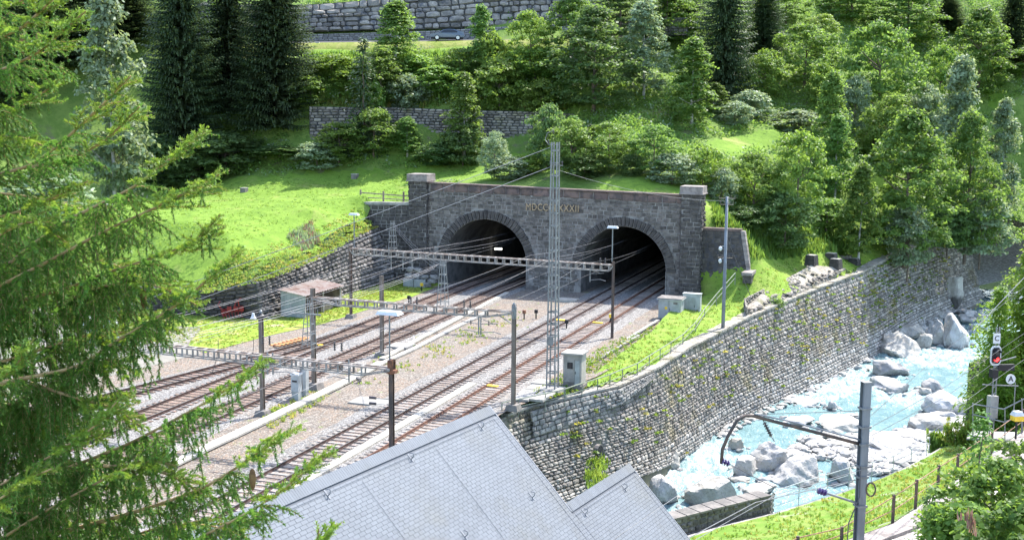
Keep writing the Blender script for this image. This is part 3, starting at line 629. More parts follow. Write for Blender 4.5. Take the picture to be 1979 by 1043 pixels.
# drain hole with its spout
hc = G(1153, 868, -4.6); hn = np.array([.8, -.6, 0.]); mb = MB(); mb.tube([hc - hn * .5, hc + hn * .32], .42, 12); mb2 = MB(); mb2.tube([hc - hn * .2, hc + hn * .325], .36, 12)
part(rw, 'drain_pipe', mb, MT['concrete_dark'], world=True); part(rw, 'drain_mouth', mb2, MT['black'], world=True)
# wall further up the valley
fw = thing('upstream_wall', 'distant stone river wall piece upstream behind the right-hand larch', 'wall', D(1930, 470, 185))
top = [D(1850, 432, 176), D(1900, 420, 186), D(1995, 398, 200)]; bot = [D(1850, 545, 174), D(1900, 500, 184), D(1995, 462, 198)]
ruled_wall(fw, 'wall_core', top, bot, 1, MT['river_joint']); lay_stones(fw, wall_stones(top, bot, .5, .7, .2, 71, .35, .93), TPL_ROUGH, MT['river_stone'], 'stone', 60)

# ------------------------------------------------------------ terrace wall, road walls
tw = thing('terrace_wall', 'grey dry stone terrace wall on the slope above the meadow behind bushes', 'wall', D(830, 290, 150))
txs = [598, 650, 760, 900, 1060, 1130]; top = [D(x, y, 156.5) for x, y in zip(txs, (206, 207, 208, 213, 217, 222))]; bot = [D(x, y, 155.3) for x, y in zip(txs, (318, 312, 308, 305, 305, 306))]
ruled_wall(tw, 'wall_core', top, bot, 1.2, MT['joint_dark']); lay_stones(tw, wall_stones(top, bot, .42, .75, .2, 81, .35, .92, None, .03), TPL_ROUGH, MT['terrace_stone'], 'stone', 300)
bwl = thing('boulder_wall', 'high wall of big irregular boulders above the road behind the dark car', 'wall', D(830, 60, 178))
txs = [380, 500, 590, 700, 830, 960, 1080, 1180]; top = [D(x, y, 179) for x, y in zip(txs, (2, 12, 10, 2, -14, -30, -34, -34))]; bot = [D(x, y, 177) for x, y in zip(txs, (70, 66, 63, 59, 57, 52, 46, 42))]
ruled_wall(bwl, 'wall_core', top, bot, 1.5, MT['joint_dark']); lay_stones(bwl, wall_stones(top, bot, 1.1, 1.35, .4, 91, .55, .97, None, .05), TPL_BIG, MT['boulder_stone'], 'boulder', 300)
rdw = thing('road_wall', 'long grey block wall along the road directly behind the dark car', 'wall', D(830, 88, 175.5))
txs = [380, 590, 830, 1060, 1240, 1330]; top = [D(x, y, 175.6) for x, y in zip(txs, (72, 67, 60, 47, 37, 33))]; bot = [D(x, y, 175.2) for x, y in zip(txs, (98, 94, 88, 82, 78, 78))]
ruled_wall(rdw, 'wall_core', top, bot, .6, MT['joint_dark']); lay_stones(rdw, wall_stones(top, bot, .42, .7, .06, 92, .12, .95, None, .01), TPL_NEAT, MT['grey_block'], 'block', 200)
sheet('road_verge', [[D(x, y + 34, 168.2) for x, y in list(zip(txs, (88, 83, 80, 75, 70, 68)))[:5]], [D(x, y + 14, 169.6) for x, y in list(zip(txs, (88, 83, 80, 75, 70, 68)))[:5]], [D(x, y + 1, 170.6) for x, y in list(zip(txs, (88, 83, 80, 75, 70, 68)))[:5]], [D(x, y, 171.3) for x, y in list(zip(txs, (88, 83, 80, 75, 70, 68)))[:5]]], groundmat('verge', [(.20, .24, .05), (.27, .27, .09), (.13, .18, .03), (.25, .2, .1)], [(.5, .42, .6), (1.5, .5, .66), (.3, .58, .7)], .8, 4, .12), sub=6)
sheet('road', [[D(x, y, 171.2) for x, y in zip(txs, (88, 83, 80, 75, 70, 68))], [D(x, y - 6.5, 175.5) for x, y in zip(txs, (92, 87, 84, 79, 74, 72))]], mat('asphalt', (.07, .07, .072), (.05, .05, .05), 2, .9))
ug = thing('upper_road_wall', 'pale grey masonry wall glimpsed between trees at the top right', 'wall', D(1590, 20, 205))
top = [D(1540, -8, 205), D(1640, -8, 205)]; bot = [D(1540, 24, 205), D(1640, 24, 205)]
ruled_wall(ug, 'wall_core', top, bot, .8, MT['joint_dark']); lay_stones(ug, wall_stones(top, bot, .5, 1., .08, 93, .15, .95), TPL_NEAT, MT['grey_block'], 'block', 80)

# ------------------------------------------------------------ railway tracks
def tu(k, v):
    if k == 1: return -23.35 - .049 * (v + 60) if v < -2 else -26.19 + .0 * v
    if k == 2: return -19.35 - .043 * (v + 58) if v < -2 else -21.75
    if k == 3: return -9.25 - .017 * (v + 58)
    if k == 4: return -5.5 - .018 * (v + 58)
    x = max(0, -29 - v); return tu(1, v) - (x * x * .012 if x < 9 else .97 + (x - 9) * .2)
for k, s in ((1, .0), (2, .0)):
    pass
def rail_mb(k, off, v0, v1):
    mb = MB(); n = 24; vs = np.linspace(v0, v1, n); mt = MB()
    P = [W(tu(k, v) + off, v, 0) for v in vs]
    for a, b in zip(P, P[1:]):
        mb.bar(a + (0, 0, -.045), b + (0, 0, -.045), .075, .13); mb.bar(a + (0, 0, -.12), b + (0, 0, -.12), .15, .03)
    for a, b in zip(P, P[1:]): mt.bar(a + (0, 0, .025), b + (0, 0, .025), .07, .012)
    return mb, mt
slm = {}
for nm, m in (('w', MT['sleeper_wood']), ('g', MT['sleeper_grey'])):
    mb = MB(); mb.box(-1.3, 1.3, -.125, .125, -.17, -.10); slm[nm] = mb.mesh('sleeper', m)
fast = MB(); 
for s in (-.75, .75): fast.box(s - .17, s + .17, -.09, .09, -.10, -.075)
fast_me = fast.mesh('rail_fastening', MT['rail_dark'])
TR = [(1, 'second track from the left running into the left tunnel bore', 'w', 'rail_dark', -78, 40), (2, 'right track of the left pair running into the left tunnel bore', 'w', 'rail_dark', -78, 40),
      (3, 'grey sleepered left track of the right tunnel bore', 'g', 'rail_dark', -78, 40), (4, 'rusty railed rightmost track beside the grass bank', 'g', 'rail_rust', -78, 40),
      (5, 'leftmost siding curving into the left track at the switch', 'w', 'rail_dark', -78, -30)]
for k, lab, sm, rm, v0, v1 in TR:
    t = thing('railway_track', lab, 'railway track', W(tu(k, -50), -50, 0), RZ, 'tracks running from the yard into the tunnel')
    for off in (-.75, .75):
        a, b = rail_mb(k, off, v0, v1); r = part(t, 'rail', a, MT[rm], world=True); part(t, 'rail_head', b, MT['rail_top'] if k != 4 else MT['rail_rust'], world=True, parent=r)
    v = v0; inv = M4(t).inverted()
    while v < v1:
        o = link('sleeper', slm[sm], t); ang = RZ + RND.uniform(-.012, .012)
        o.matrix_local = inv @ (Matrix.Translation(W(tu(k, v), v, RND.uniform(-.012, .012))) @ Matrix.Rotation(ang, 4, 'Z') @ Matrix.Scale(RND.uniform(.96, 1.04), 4, (1, 0, 0)))
        v += .63
    fm = MB(); v = v0
    while v < min(v1, 10):
        for s in (-.75, .75):
            p = W(tu(k, v) + s, v, -.09); fm.bar(p - EX * .2, p + EX * .2, .16, .04)
        v += .63
    part(t, 'rail_fastenings', fm, MT[rm], world=True, kind='stuff')
# switch blades and motor
sw = thing('railway_switch', 'rusty orange switch tie beside the leftmost siding', 'switch', G(535, 668)); p, q = G(528, 668, .02), G(590, 652, .02); mb = MB()
mb.bar(p, q, .12, .16); part(sw, 'slide_bar', mb, MT['rusty'], world=True)
for i in range(8): mb = MB(); c = p + (q - p) * (i + .5) / 8; mb.bar(c - EX * .45, c + EX * .45, .3, .1); part(sw, 'plate', mb, mat('rust_orange%d' % i, (.55, .27, .10), (.40, .2, .1), 3) if i < 1 else bpy.data.materials['rust_orange0'], world=True)
# ballast beds
def bed(name, left, right, v0, v1, m, z=-.155):
    vs = np.arange(v0, v1 + .1, 1.5); rows = []
    for f, dz in ((lambda v: left(v) - .35, YZ - .03 - z), (left, 0), (lambda v: (left(v) + right(v)) / 2, 0), (right, 0), (lambda v: right(v) + .35, YZ - .03 - z)):
        rows.append([W(f(v) + (RND.uniform(-.12, .12)), v, z + dz + RND.uniform(-.008, .008)) for v in vs])
    return sheet(name, rows, m, smooth=True)
bed('ballast_bed', lambda v: tu(1, v) - 2.0, lambda v: tu(2, v) + 1.75, -110, 60, MT['ballast'])
bed('ballast_bed', lambda v: tu(3, v) - 2.1, lambda v: tu(4, v) + 2.1, -110, 60, MT['ballast'])
bed('ballast_bed', lambda v: tu(5, v) - 1.8, lambda v: tu(5, v) + 2.0, -110, -38, MT['ballast'], z=-.165)
def flat(name, pts, z, m, kind='structure'):
    mb = MB(); mb.add([(*p[:2], z) for p in pts], [tuple(range(len(pts)))]); me = mb.mesh(name, m); return struct(name, me, kind)
flat('yard_grass', [W(*p) for p in [(-37.4, .85), (-35.9, -26.9), (-45, -27.6), (-48, -33), (-38, -33), (-34.5, -40), (-31.5, -42), (-30.6, -33), (-29.3, -27), (-29.2, -18), (-28.6, -10), (-29.4, .85)]], YZ + .03, MT['yard_grass'])
flat('gravel_drive', [W(*p) for p in [(-48.2, -33), (-38, -33.1), (-34.6, -40.2), (-31.6, -42.2), (-32.6, -50), (-33.5, -55), (-38, -80), (-60, -80), (-90, -31), (-48, -29)]], YZ + .02, MT['dirt'])

for _k, _m in ((1, 1), (2, 1), (3, 0), (4, 1)):
    vs_ = np.arange(-90, 30, 1.5); w_ = .62 if _m else .35
    sheet('stained_ballast', [[W(tu(_k, v) + o * w_ + RND.uniform(-.06, .06), v, -.140 + RND.uniform(-.004, .004)) for v in vs_] for o in (-1, 0, 1)], MT['ballast_brown'])
# cable duct of pale slabs, and the pale kerb between the right pair's tracks
def slabs(t, pts, w, L, m, z=-.1, h=.12, n0=0):
    P = np.array(pts); s = np.concatenate([[0], np.cumsum(np.linalg.norm(np.diff(P, axis=0), axis=1))]); a = 0
    while a < s[-1] - .1:
        f = lambda q: np.array([np.interp(q, s, P[:, i]) for i in range(3)]); p, q = f(a + .012), f(min(a + L, s[-1])); mb = MB(); j = RND.uniform(-.01, .01)
        mb.bar(p + (0, 0, z + j), q + (0, 0, z + j), w, h); part(t, 'slab', mb, m, world=True); a += L
cd = thing('cable_duct', 'pale concrete cable duct running beside the middle gravel strip', 'cable duct', G(640, 745))
slabs(cd, [G(*p) for p in [(330, 895), (400, 861), (520, 805), (640, 748), (700, 718), (738, 697)]], .75, 1.0, MT['concrete_pale'])
slabs(cd, [G(*p) for p in [(738, 690), (830, 641), (905, 602), (980, 563)]], .5, 1.0, MT['concrete_pale'], z=-.13)
slabs(cd, [G(*p) for p in [(740, 697), (800, 670), (870, 634), (940, 600)]], .5, 1.3, MT['concrete'], z=-.15)
kb = thing('kerb_line', 'pale concrete kerb between the two right-hand tracks near the slate roof', 'kerb', G(800, 815))
slabs(kb, [W((tu(3, v) + tu(4, v)) / 2 - .1, v, 0) for v in (-74, -60, -50, -44)], .55, 1.0, MT['concrete_pale'], z=-.13)
pv_ = thing('paving_slabs', 'pale paving slabs by the foot of the tall lattice mast', 'paving', G(1010, 745))
for i, (u, v) in enumerate([(-3.2, -43.5), (-4.4 + 1.2, -45.1), (-3.0, -46.6), (-1.9, -44.9), (-2.0, -46.3), (-3.3, -41.9)]):
    mb = MB(); mb.box(-.55, .55, -.72, .72, -.2, -.08 + .01 * i); o = part(pv_, 'slab', mb, MT['concrete']); p = W(u, v, 0) - np.array(pv_.location); o.location = Vector(p); o.rotation_euler = (0, 0, RZ + RND.uniform(-.05, .05))
bk = thing('stone_kerbs', 'two rows of pale kerb slabs in the grass beside the white electric cabinet', 'kerb', G(1230, 640))
slabs(bk, [G(1272, 618, -.0), G(1235, 640, 0), G(1200, 662, -.0)], .3, .9, MT['concrete'], z=-.02, h=.12); slabs(bk, [G(1235, 648, -.0), G(1200, 668, -.05), G(1160, 692, -.1)], .22, .9, MT['concrete'], z=.03, h=.1)
mh = thing('manhole_cover', 'pale square slab between the two tunnel bores', 'slab', G(1097, 577), RZ); mb = MB(); mb.box(-1., 1., -.8, .8, -.25, -.02); part(mh, 'lid', mb, MT['concrete_pale'])
mh = thing('concrete_slab', 'square concrete slab lying in the gravel by the dark brown mast', 'slab', G(718, 770), RZ); mb = MB(); mb.box(-1.3, 1.3, -.9, .9, -.25, -.14); part(mh, 'lid', mb, MT['concrete'])
mh = thing('duct_slab', 'wide duct cover slab left of the lamp pole in mid yard', 'slab', G(775, 665), RZ); mb = MB(); mb.box(-.9, .9, -.9, .9, -.25, -.05); part(mh, 'lid', mb, MT['concrete'])

# ------------------------------------------------------------ masts, gantries
def hbeam(mb, x, y, z0, z1, w=.22, d=.22, f=.03):
    mb.box(x - w / 2, x + w / 2, y - d / 2, y - d / 2 + f, z0, z1); mb.box(x - w / 2, x + w / 2, y + d / 2 - f, y + d / 2, z0, z1); mb.box(x - f / 2, x + f / 2, y - d / 2 + f, y + d / 2 - f, z0, z1)
def base_block(t, x, y, s=.45, z=.12):
    mb = MB(); mb.hexa([(x - s, y - s, -.3), (x + s, y - s, -.3), (x + s, y + s, -.3), (x - s, y + s, -.3), (x - s * .8, y - s * .8, z), (x + s * .8, y - s * .8, z), (x + s * .8, y + s * .8, z), (x - s * .8, y + s * .8, z)]); part(t, 'base', mb, MT['concrete_dark'])
def ladder_beam(t, x0, x1, z0, z1, h=.5, w=.42, taper=1.6, m=None):
    """welded ladder beam along local x with battens between top and bottom chords"""
    m = m or MT['beam']; P = lambda x: z0 + (z1 - z0) * (x - x0) / (x1 - x0)
    up = MB(); lo = MB()
    for s in (-1, 1):
        up.bar((x0, s * w / 2, z0), (x1, s * w / 2, z1), .09, .09)
        lo.bar((x0 + taper, s * w / 2, P(x0 + taper) - h), (x1 - taper, s * w / 2, P(x1 - taper) - h), .08, .08)
        lo.bar((x0, s * w / 2, z0 - .08), (x0 + taper, s * w / 2, P(x0 + taper) - h), .08, .08); lo.bar((x1, s * w / 2, z1 - .08), (x1 - taper, s * w / 2, P(x1 - taper) - h), .08, .08)
    part(t, 'top_chord', up, MT['beam_rust']); part(t, 'bottom_chord', lo, m)
    n = int((x1 - x0 - 2 * taper) / .72)
    for i in range(n + 1):
        x = x0 + taper + (x1 - x0 - 2 * taper) * i / n; b = MB()
        for s in (-1, 1): b.bar((x, s * w / 2, P(x) - .04), (x, s * w / 2, P(x) - h + .04), .12, .03, up=(0, 1, 0))
        b.bar((x, -w / 2, P(x) + .035), (x, w / 2, P(x) + .035), .16, .02); part(t, 'batten', b, m)
def insulator(mb, c, r=.075, h=.42, n=4):
    c = np.array(c, float); pr = [(r * .35, 0)]
    for i in range(n): z = h * (i + .2) / n; pr += [(r * .4, z), (r, z + .02), (r * .9, z + h / n * .45), (r * .4, z + h / n * .6)]
    mb.lathe(pr + [(r * .3, h)], 8, c)
def topper(t, x, y, z, h=2.6, lean=0):
    mb = MB(); w0, w1 = .30, .13
    for sx in (-1, 1):
        for sy in (-1, 1): mb.bar((x + sx * w0, y + sy * w0, z), (x + sx * w1, y + sy * w1, z + h), .035)
    for i in range(5):
        f = (i + .5) / 5; w = w0 + (w1 - w0) * f; zz = z + h * f
        for sx in (-1, 1): mb.bar((x + sx * w, y - w, zz), (x + sx * w, y + w, zz), .035); mb.bar((x - w, y + sx * w, zz), (x + w, y + sx * w, zz), .035)
    return part(t, 'lattice_topper', mb, MT['galv'])
def cross_arm(t, x, y, z, L=.9):
    mb = MB(); mb.bar((x - L, y, z), (x + L, y, z), .1, .08); mb.bar((x - L, y, z), (x - L, y, z + .5), .03); mb.bar((x + L * .8, y, z), (x + L * .8, y, z + .3), .03); part(t, 'cross_arm', mb, MT['galv'])
def steady(t, x, y, z, s=1):
    """arm that steadies the contact wire under the beam"""
    mb = MB(); mb.bar((x + s * 1.1, y, z), (x + s * 1.1, y, z - 1.25), .07); mb.tube([(x + s * 1.1, y, z - .55), (x - s * .1, y, z - .45)], .025); mb.tube([(x + s * 1.1, y, z - 1.1), (x + s * .2, y, z - 1.0), (x - s * .3, y, z - 1.12)], .025)
    mb.tube([(x + s * 1.1, y, z - .2), (x + s * .1, y, z - .5)], .02); part(t, 'steady_arm', mb, MT['galv'])
    mb = MB(); insulator(mb, (x + s * .55, y, z - .62), .06, .3, 3); part(t, 'insulator', mb, MT['insul'])
def pairins(t, xs, y, z):
    for x in xs:
        for d in (-.22, .22): mb = MB(); insulator(mb, (x + d, y, z), .085, .5, 4); part(t, 'insulator', mb, MT['insul'])
def lamp_head(t, x, y, z, w=.95, d=.42):
    mb = MB(); mb.hexa([(x - w / 2, y - d / 2, z - .04), (x + w / 2, y - d / 2, z - .04), (x + w / 2, y + d / 2, z - .04), (x - w / 2, y + d / 2, z - .04), (x - w * .42, y - d * .35, z + .14), (x + w * .42, y - d * .35, z + .14), (x + w * .42, y + d * .35, z + .14), (x - w * .42, y + d * .35, z + .14)]); part(t, 'lamp_head', mb, MT['white'])
def lamp_pole(t, x, y, z0, z1, r=.035):
    mb = MB(); mb.tube([(x, y, z0), (x, y, z1)], r, 8); part(t, 'lamp_pole', mb, MT['galv'])

def zat(px, py, v): return float(PV(px, py, v)[2])
def uat(px, py, v): return float(UV(PV(px, py, v))[0])
# gantry across three tracks before the portal
v = -23.4
g3 = thing('catenary_gantry', 'longest ladder beam gantry standing nearest the tunnel portal', 'gantry', W(-15.9, v, 0), RZ, 'ladder beam gantries over the tracks')
x0, x1 = -28.45 + 15.9, -3.4 + 15.9
mb = MB(); hbeam(mb, x0, 0, -.3, 6.35); part(g3, 'mast', mb, MT['mast_dark']); mb = MB(); hbeam(mb, x1, 0, -.3, 6.35, .2, .2); part(g3, 'mast', mb, MT['mast_dark'])
base_block(g3, x0, 0); ladder_beam(g3, x0, x1, zat(685, 480, v), zat(1183, 512, v), .52, .42, .35)
for px in (1183, 685):
    X = uat(px, 500, v) + 15.9; z1 = zat(px, 440 if px > 1000 else 415, v); lamp_pole(g3, X, 0, 6.3, z1, .05); lamp_head(g3, X, 0, z1)
for px in (759,): topper(g3, uat(px, 480, v) + 15.9, 0, 6.2, 2.8)
for px, s in ((735, 1), (800, -1), (1080, 1), (1165, -1), (775, 1)): steady(g3, uat(px, 500, v) + 15.9, 0, 5.75, s)
for k in (1, 2): pairins(g3, [tu(k, v) + 15.9 + .6], 0, 6.15)
pairins(g3, [uat(1035, 500, v) + 15.9, uat(1165, 510, v) + 15.9], 0, 6.1)
v = -49.35
g2 = thing('catenary_gantry', 'middle ladder beam gantry between grey mast by the cabinets and the mast at the railing', 'gantry', W(-10, v, 0), RZ, 'ladder beam gantries over the tracks')
x0, x1 = -17.4 + 10, -2.7 + 10
mb = MB(); hbeam(mb, x0, 0, -.3, zat(607, 557, v), .26, .26); part(g2, 'mast', mb, MT['mast_brown']); mb = MB(); hbeam(mb, x1, 0, -.3, zat(993, 588, v), .24, .24); part(g2, 'mast', mb, MT['mast_brown'])
mb = MB(); mb.lathe([(.15, 5.7), (.17, 5.9), (.17, 6.5), (.06, 6.75)], 10, (x1, 0, 0)); part(g2, 'mast_cap', mb, MT['galv'])
base_block(g2, x0, 0, .55, .2); base_block(g2, x1, 0, .45, .1); ladder_beam(g2, x0, x1, zat(607, 574, v), zat(993, 603, v), .42, .4, 1.9)
topper(g2, uat(856, 590, v) + 10, 0, 6.2, 3.0)
pairins(g2, [uat(903, 597, v) + 10, uat(800, 588, v) + 10], 0, 6.2)
for px, s in ((960, -1), (895, 1)): steady(g2, uat(px, 600, v) + 10, 0, 5.75, s)
mb = MB(); mb.bar((x1, 0, 5.3), (x1 - 1.2, 0, 5.95), .05); mb.bar((x0, 0, 5.3), (x0 + 1.2, 0, 5.9), .05); part(g2, 'brace', mb, MT['galv'])
v = -62.9
g1 = thing('catenary_gantry', 'nearest ladder beam gantry reaching from the dark rusty mast into the spruce branches', 'gantry', W(-12, v, 0), RZ, 'ladder beam gantries over the tracks')
xr = uat(757, 800, v) + 12; zb = zat(755, 712, v); za = zat(330, 668, v); xa = uat(330, 668, v) + 12; xl = -30 + 12; zl = za + (za - zb) * (xa - xl) / (xr - xa)
mb = MB(); hbeam(mb, xr, 0, -.3, zat(757, 697, v), .24, .24); part(g1, 'mast', mb, MT['mast_dark']); mb = MB(); hbeam(mb, xl, 0, -.3, zl + .3, .22, .22); part(g1, 'mast', mb, MT['mast_dark'])
mb = MB(); hbeam(mb, xr, .02, zat(757, 720, v) - .05, zat(757, 695, v), .34, .34); mb.box(xr - .35, xr + .3, -.2, .2, zb - .22, zb - .05); part(g1, 'mast_head', mb, MT['rusty'])
ladder_beam(g1, xl, xr, zl, zb, .48, .46, 1.7)
tp = uat(598, 690, v) + 12; topper(g1, tp, 0, 5.75, 2.75); cross_arm(g1, tp - .2, 0, zat(600, 607, v), .95)
pairins(g1, [uat(654, 700, v) + 12, uat(515, 682, v) + 12], 0, 5.75)
lamp_pole(g1, xr - .1, .0, zat(757, 697, v), zat(757, 610, v), .045); lamp_head(g1, xr - .1, 0, zat(757, 606, v), 1.35, .75)
for zz in (768, 779):
    z_ = zat(720, zz, v); mb = MB(); mb.bar((xr, 0, z_), (xr - 1.0, 0, z_), .03); part(g1, 'wire_arm', mb, MT['galv']); mb = MB(); mb.tube([(xr - .95, 0, z_), (xr - 1.35, 0, z_)], .075, 8); part(g1, 'insulator', mb, MT['insul'])
for px, s in ((485, 1), (560, -1), (640, 1)): steady(g1, uat(px, 700, v) + 12, 0, 5.3, s)
for px in (414, 482):    # dangling drop leads
    mb = MB(); X = uat(px, 690, v) + 12; zz = zat(px, 683, v); mb.tube([(X + .3, 0, zz + .9), (X + .28, 0, zz + .3), (X + .1, .1, zz - .3), (X - .3, .2, zz - 1.2)], .018, 5); part(g1, 'drop_lead', mb, MT['wire_dark'])
# free masts
m7 = thing('catenary_mast', 'plain brown steel mast with a concrete foot beside the middle duct', 'mast', W(-18, -37.8, 0), RZ); mb = MB(); hbeam(mb, 0, 0, -.3, 6.15, .26, .26); part(m7, 'post', mb, MT['mast_brown']); base_block(m7, 0, 0, .5, .12)
m5 = thing('floodlight_mast', 'brown mast with a round floodlight on top in front of the red machinery', 'mast', W(-16.8, -56.8, 0), RZ); mb = MB(); hbeam(mb, 0, 0, -.3, 6.0, .24, .24); part(m5, 'post', mb, MT['mast_brown']); base_block(m5, 0, 0, .42, .1)
mb = MB(); mb.lathe([(.08, 5.95), (.25, 6.0), (.27, 6.15), (.14, 6.25), (.05, 6.4)], 12); part(m5, 'floodlight', mb, MT['black']); mb = MB(); mb.lathe([(.1, 6.3), (.09, 6.45), (.02, 6.5)], 10); mb.bar((-.6, .3, 6.05), (0, 0, 6.1), .04); mb.bar((0, 0, 6.1), (.8, .1, 6.0), .04); part(m5, 'bracket', mb, MT['galv'])
mb = MB(); mb.lathe([(.2, -.15), (.12, .0), (.07, .22)], 10, (-.75, .3, 6.0)); part(m5, 'lamp', mb, MT['white'])
# tall lattice mast
lm = thing('lattice_mast', 'tall grey lattice mast rising in front of the portal between the arches', 'mast', W(-1.9, -43.8, 0), RZ - .06)
H = zat(1075, 275, -43.8); w0, w1 = .31, .19; dd0, dd1 = .32, .20
for sx in (-1, 1):
    for sy in (-1, 1): mb = MB(); mb.bar((sx * w0, sy * dd0, -.3), (sx * w1, sy * dd1, H), .085, .085); part(lm, 'leg', mb, MT['galv'])
n = 20
for i in range(n):
    f = (i + .35) / n; w = w0 + (w1 - w0) * f; d = dd0 + (dd1 - dd0) * f; z = H * f; mb = MB()
    for s in (-1, 1): mb.bar((s * w, -d, z), (s * w, d, z), .03, .08); mb.bar((-w, s * d, z), (w, s * d, z), .03, .085)
    if i % 2 == 0: mb.bar((-w, -d, z), (w, -d, z - .0), .03)
    part(lm, 'rung', mb, MT['galv'])
mb = MB(); mb.bar((-.5, 0, H - .15), (.3, 0, H - .15), .05); mb.tube([(-.5, 0, H - .15), (-.75, 0, H + .15), (-.6, 0, H + .6), (-.2, 0, H + .75)], .025, 5); mb.bar((-.3, 0, H - 1.5), (.55, 0, H - 1.55), .06); part(lm, 'cross_arm', mb, MT['galv'])
for x, z in ((-.5, H - .1), (-.15, H + .55), (.5, H - 1.5), (-.35, H - 1.5)): mb = MB(); insulator(mb, (x, 0, z), .07, .25, 3); part(lm, 'insulator', mb, MT['insul'])
mb = MB(); mb.box(-.7, .7, -.75, .75, -.3, .02); part(lm, 'base', mb, MT['concrete'])
mb = MB(); mb.box(-.25, .2, -.5, -.42, 3.1, 3.7); part(lm, 'switch_box', mb, MT['galv'])
# grey pole at the river wall
pp = hit(1397, 637); pp = G(1397, 637, -.3); gp = thing('utility_pole', 'slim blue grey pole with cross arms at the river wall by the portal', 'pole', pp, RZ)
Hh = (D(1403, 380, pp[1])[2] - pp[2]); mb = MB(); mb.tube([(0, 0, -.4), (0, 0, 3), (0, 0, Hh)], [.17, .16, .12], 12); part(gp, 'pole', mb, MT['mast_grey'], smooth=True)
for z in (1.2, 3.6, 5.4, 7.2, 9): mb = MB(); mb.lathe([(.18, z), (.18, z + .06)], 10); part(gp, 'band', mb, MT['galv'])
for z, L in ((Hh - .15, .7), (Hh - .7, .55), (Hh - 5.4 + .0, .65)):
    mb = MB(); mb.bar((-L, 0, z), (L, 0, z), .06); part(gp, 'cross_arm', mb, MT['wood'])
    for s in (-1, -.4, .5, 1): mb = MB(); insulator(mb, (L * s, 0, z + .03), .05, .22, 2); part(gp, 'insulator', mb, MT['insul'])
for z in (Hh - 4.6, Hh - 5.7): mb = MB(); mb.lathe([(.05, -.2), (.17, -.05), (.15, .12), (.04, .2)], 10, (-.42, -.1, z)); mb.bar((-.42, -.1, z + .15), (0, 0, z + .3), .03); part(gp, 'lamp', mb, MT['white'], smooth=True)
mb = MB(); e = (W(3.4, -.5, 2.0) - pp); c_, s_ = math.cos(BR), math.sin(BR); el = (e[0] * c_ - e[1] * s_, e[0] * s_ + e[1] * c_, e[2]); mb.tube([(0, 0, 8.5), (2.0, 3.0, 2.4)], .02, 5); part(gp, 'guy_wire', mb, MT['wire_dark'])

# ------------------------------------------------------------ wires
def wire(lab, pts, r=.017, m='wire', sag=0., group=None):
    P = [np.array(p, float) for p in pts]
    if sag:
        out = []
        for a, b in zip(P, P[1:]):
            n = 8
            for i in range(n): f = i / n; out.append(a * (1 - f) + b * f - np.array([0, 0, sag * 4 * f * (1 - f)]))
        out.append(P[-1]); P = out
    o0 = P[0].copy(); mb = MB(); mb.tube([p - o0 for p in P], r, 4); o = link('overhead_wire', mb.mesh('overhead_wire', MT[m])); o.location = Vector(o0); tag(o, lab, 'wire', group); return o
names = {1: 'the track entering the left bore on its left side', 2: 'the track entering the left bore on its right side', 3: 'the left track of the right bore', 4: 'the rusty rightmost track'}
stops = [-110, -62.9, -23.4, 8, 40]
for k in (1, 2, 3, 4):
    st_ = [-110, -62.9] + ([-49.35] if k > 2 else []) + [-23.4, 8, 40]
    wire('contact wire above ' + names[k], [W(tu(k, v), v, 4.85 if v < 0 else 4.6) for v in st_], .008)
    wire('sagging messenger wire above ' + names[k], [W(tu(k, v), v, (5.95 if v < -30 else 6.05) if v < 0 else 5.1) for v in st_], .010, sag=.55)
for (x, y), (x2, y2), lab in (((1063, 285), (160, 660), 'upper of two bright wires from the lattice mast down to the left'), ((1068, 321), (190, 700), 'lower of two bright wires from the lattice mast down to the left')):
    a = PV(x, y, -43.8); b = D(x2, y2, 66); 
    d1 = ray(x, y); sl = (465 - 321) / (680 - 1060.)
    b = D(x2, y + (x2 - x) * sl * .99, 70); wire(lab, [a, (a + b) / 2 - np.array([0, 0, .1]), b], .02, 'galv')
a = PV(1083, 330, -43.8); wire('thin wire from the lattice mast to the pole by the portal', [a, W(4.6, -16.5, Hh - .6)], .012, sag=.5)
for i, (yl, lab) in enumerate(((.35, 'first'), (.7, 'second'), (1.1, 'third'))):
    tpz = 6.2 + 2.7 - yl * .4; wire(lab + ' feeder wire strung between the lattice toppers', [W(uat(759, 480, -23.4) + .1, -23.4, tpz), W(uat(856, 590, -49.35) - .3 - i * .15, -49.35, 9.1 - yl * .4), W(uat(598, 690, -62.9), -62.9, 8.4 - yl * .4), W(-16, -110, 8)], .010, sag=.25)
for k, lab in ((2, 'left bore'), (3, 'right bore')):
    wire('feeder wire running low into the ' + lab, [W(tu(k, -62) + 1.6, -62.9, 6.3), W(tu(k, -23) + 1.5, -23.4, 6.5), W(tu(k, 1) + 1.2, 1, 5.4), W(tu(k, 8) + 1, 20, 5.2)], .012, sag=.2)
    wire('second feeder wire running into the ' + lab, [W(tu(k, -62) - 1.6, -62.9, 6.3), W(tu(k, -23) - 1.0, -23.4, 6.5), W(tu(k, 1) - .6, 1, 5.6), W(tu(k, 8) - .6, 20, 5.5)], .012, sag=.2)

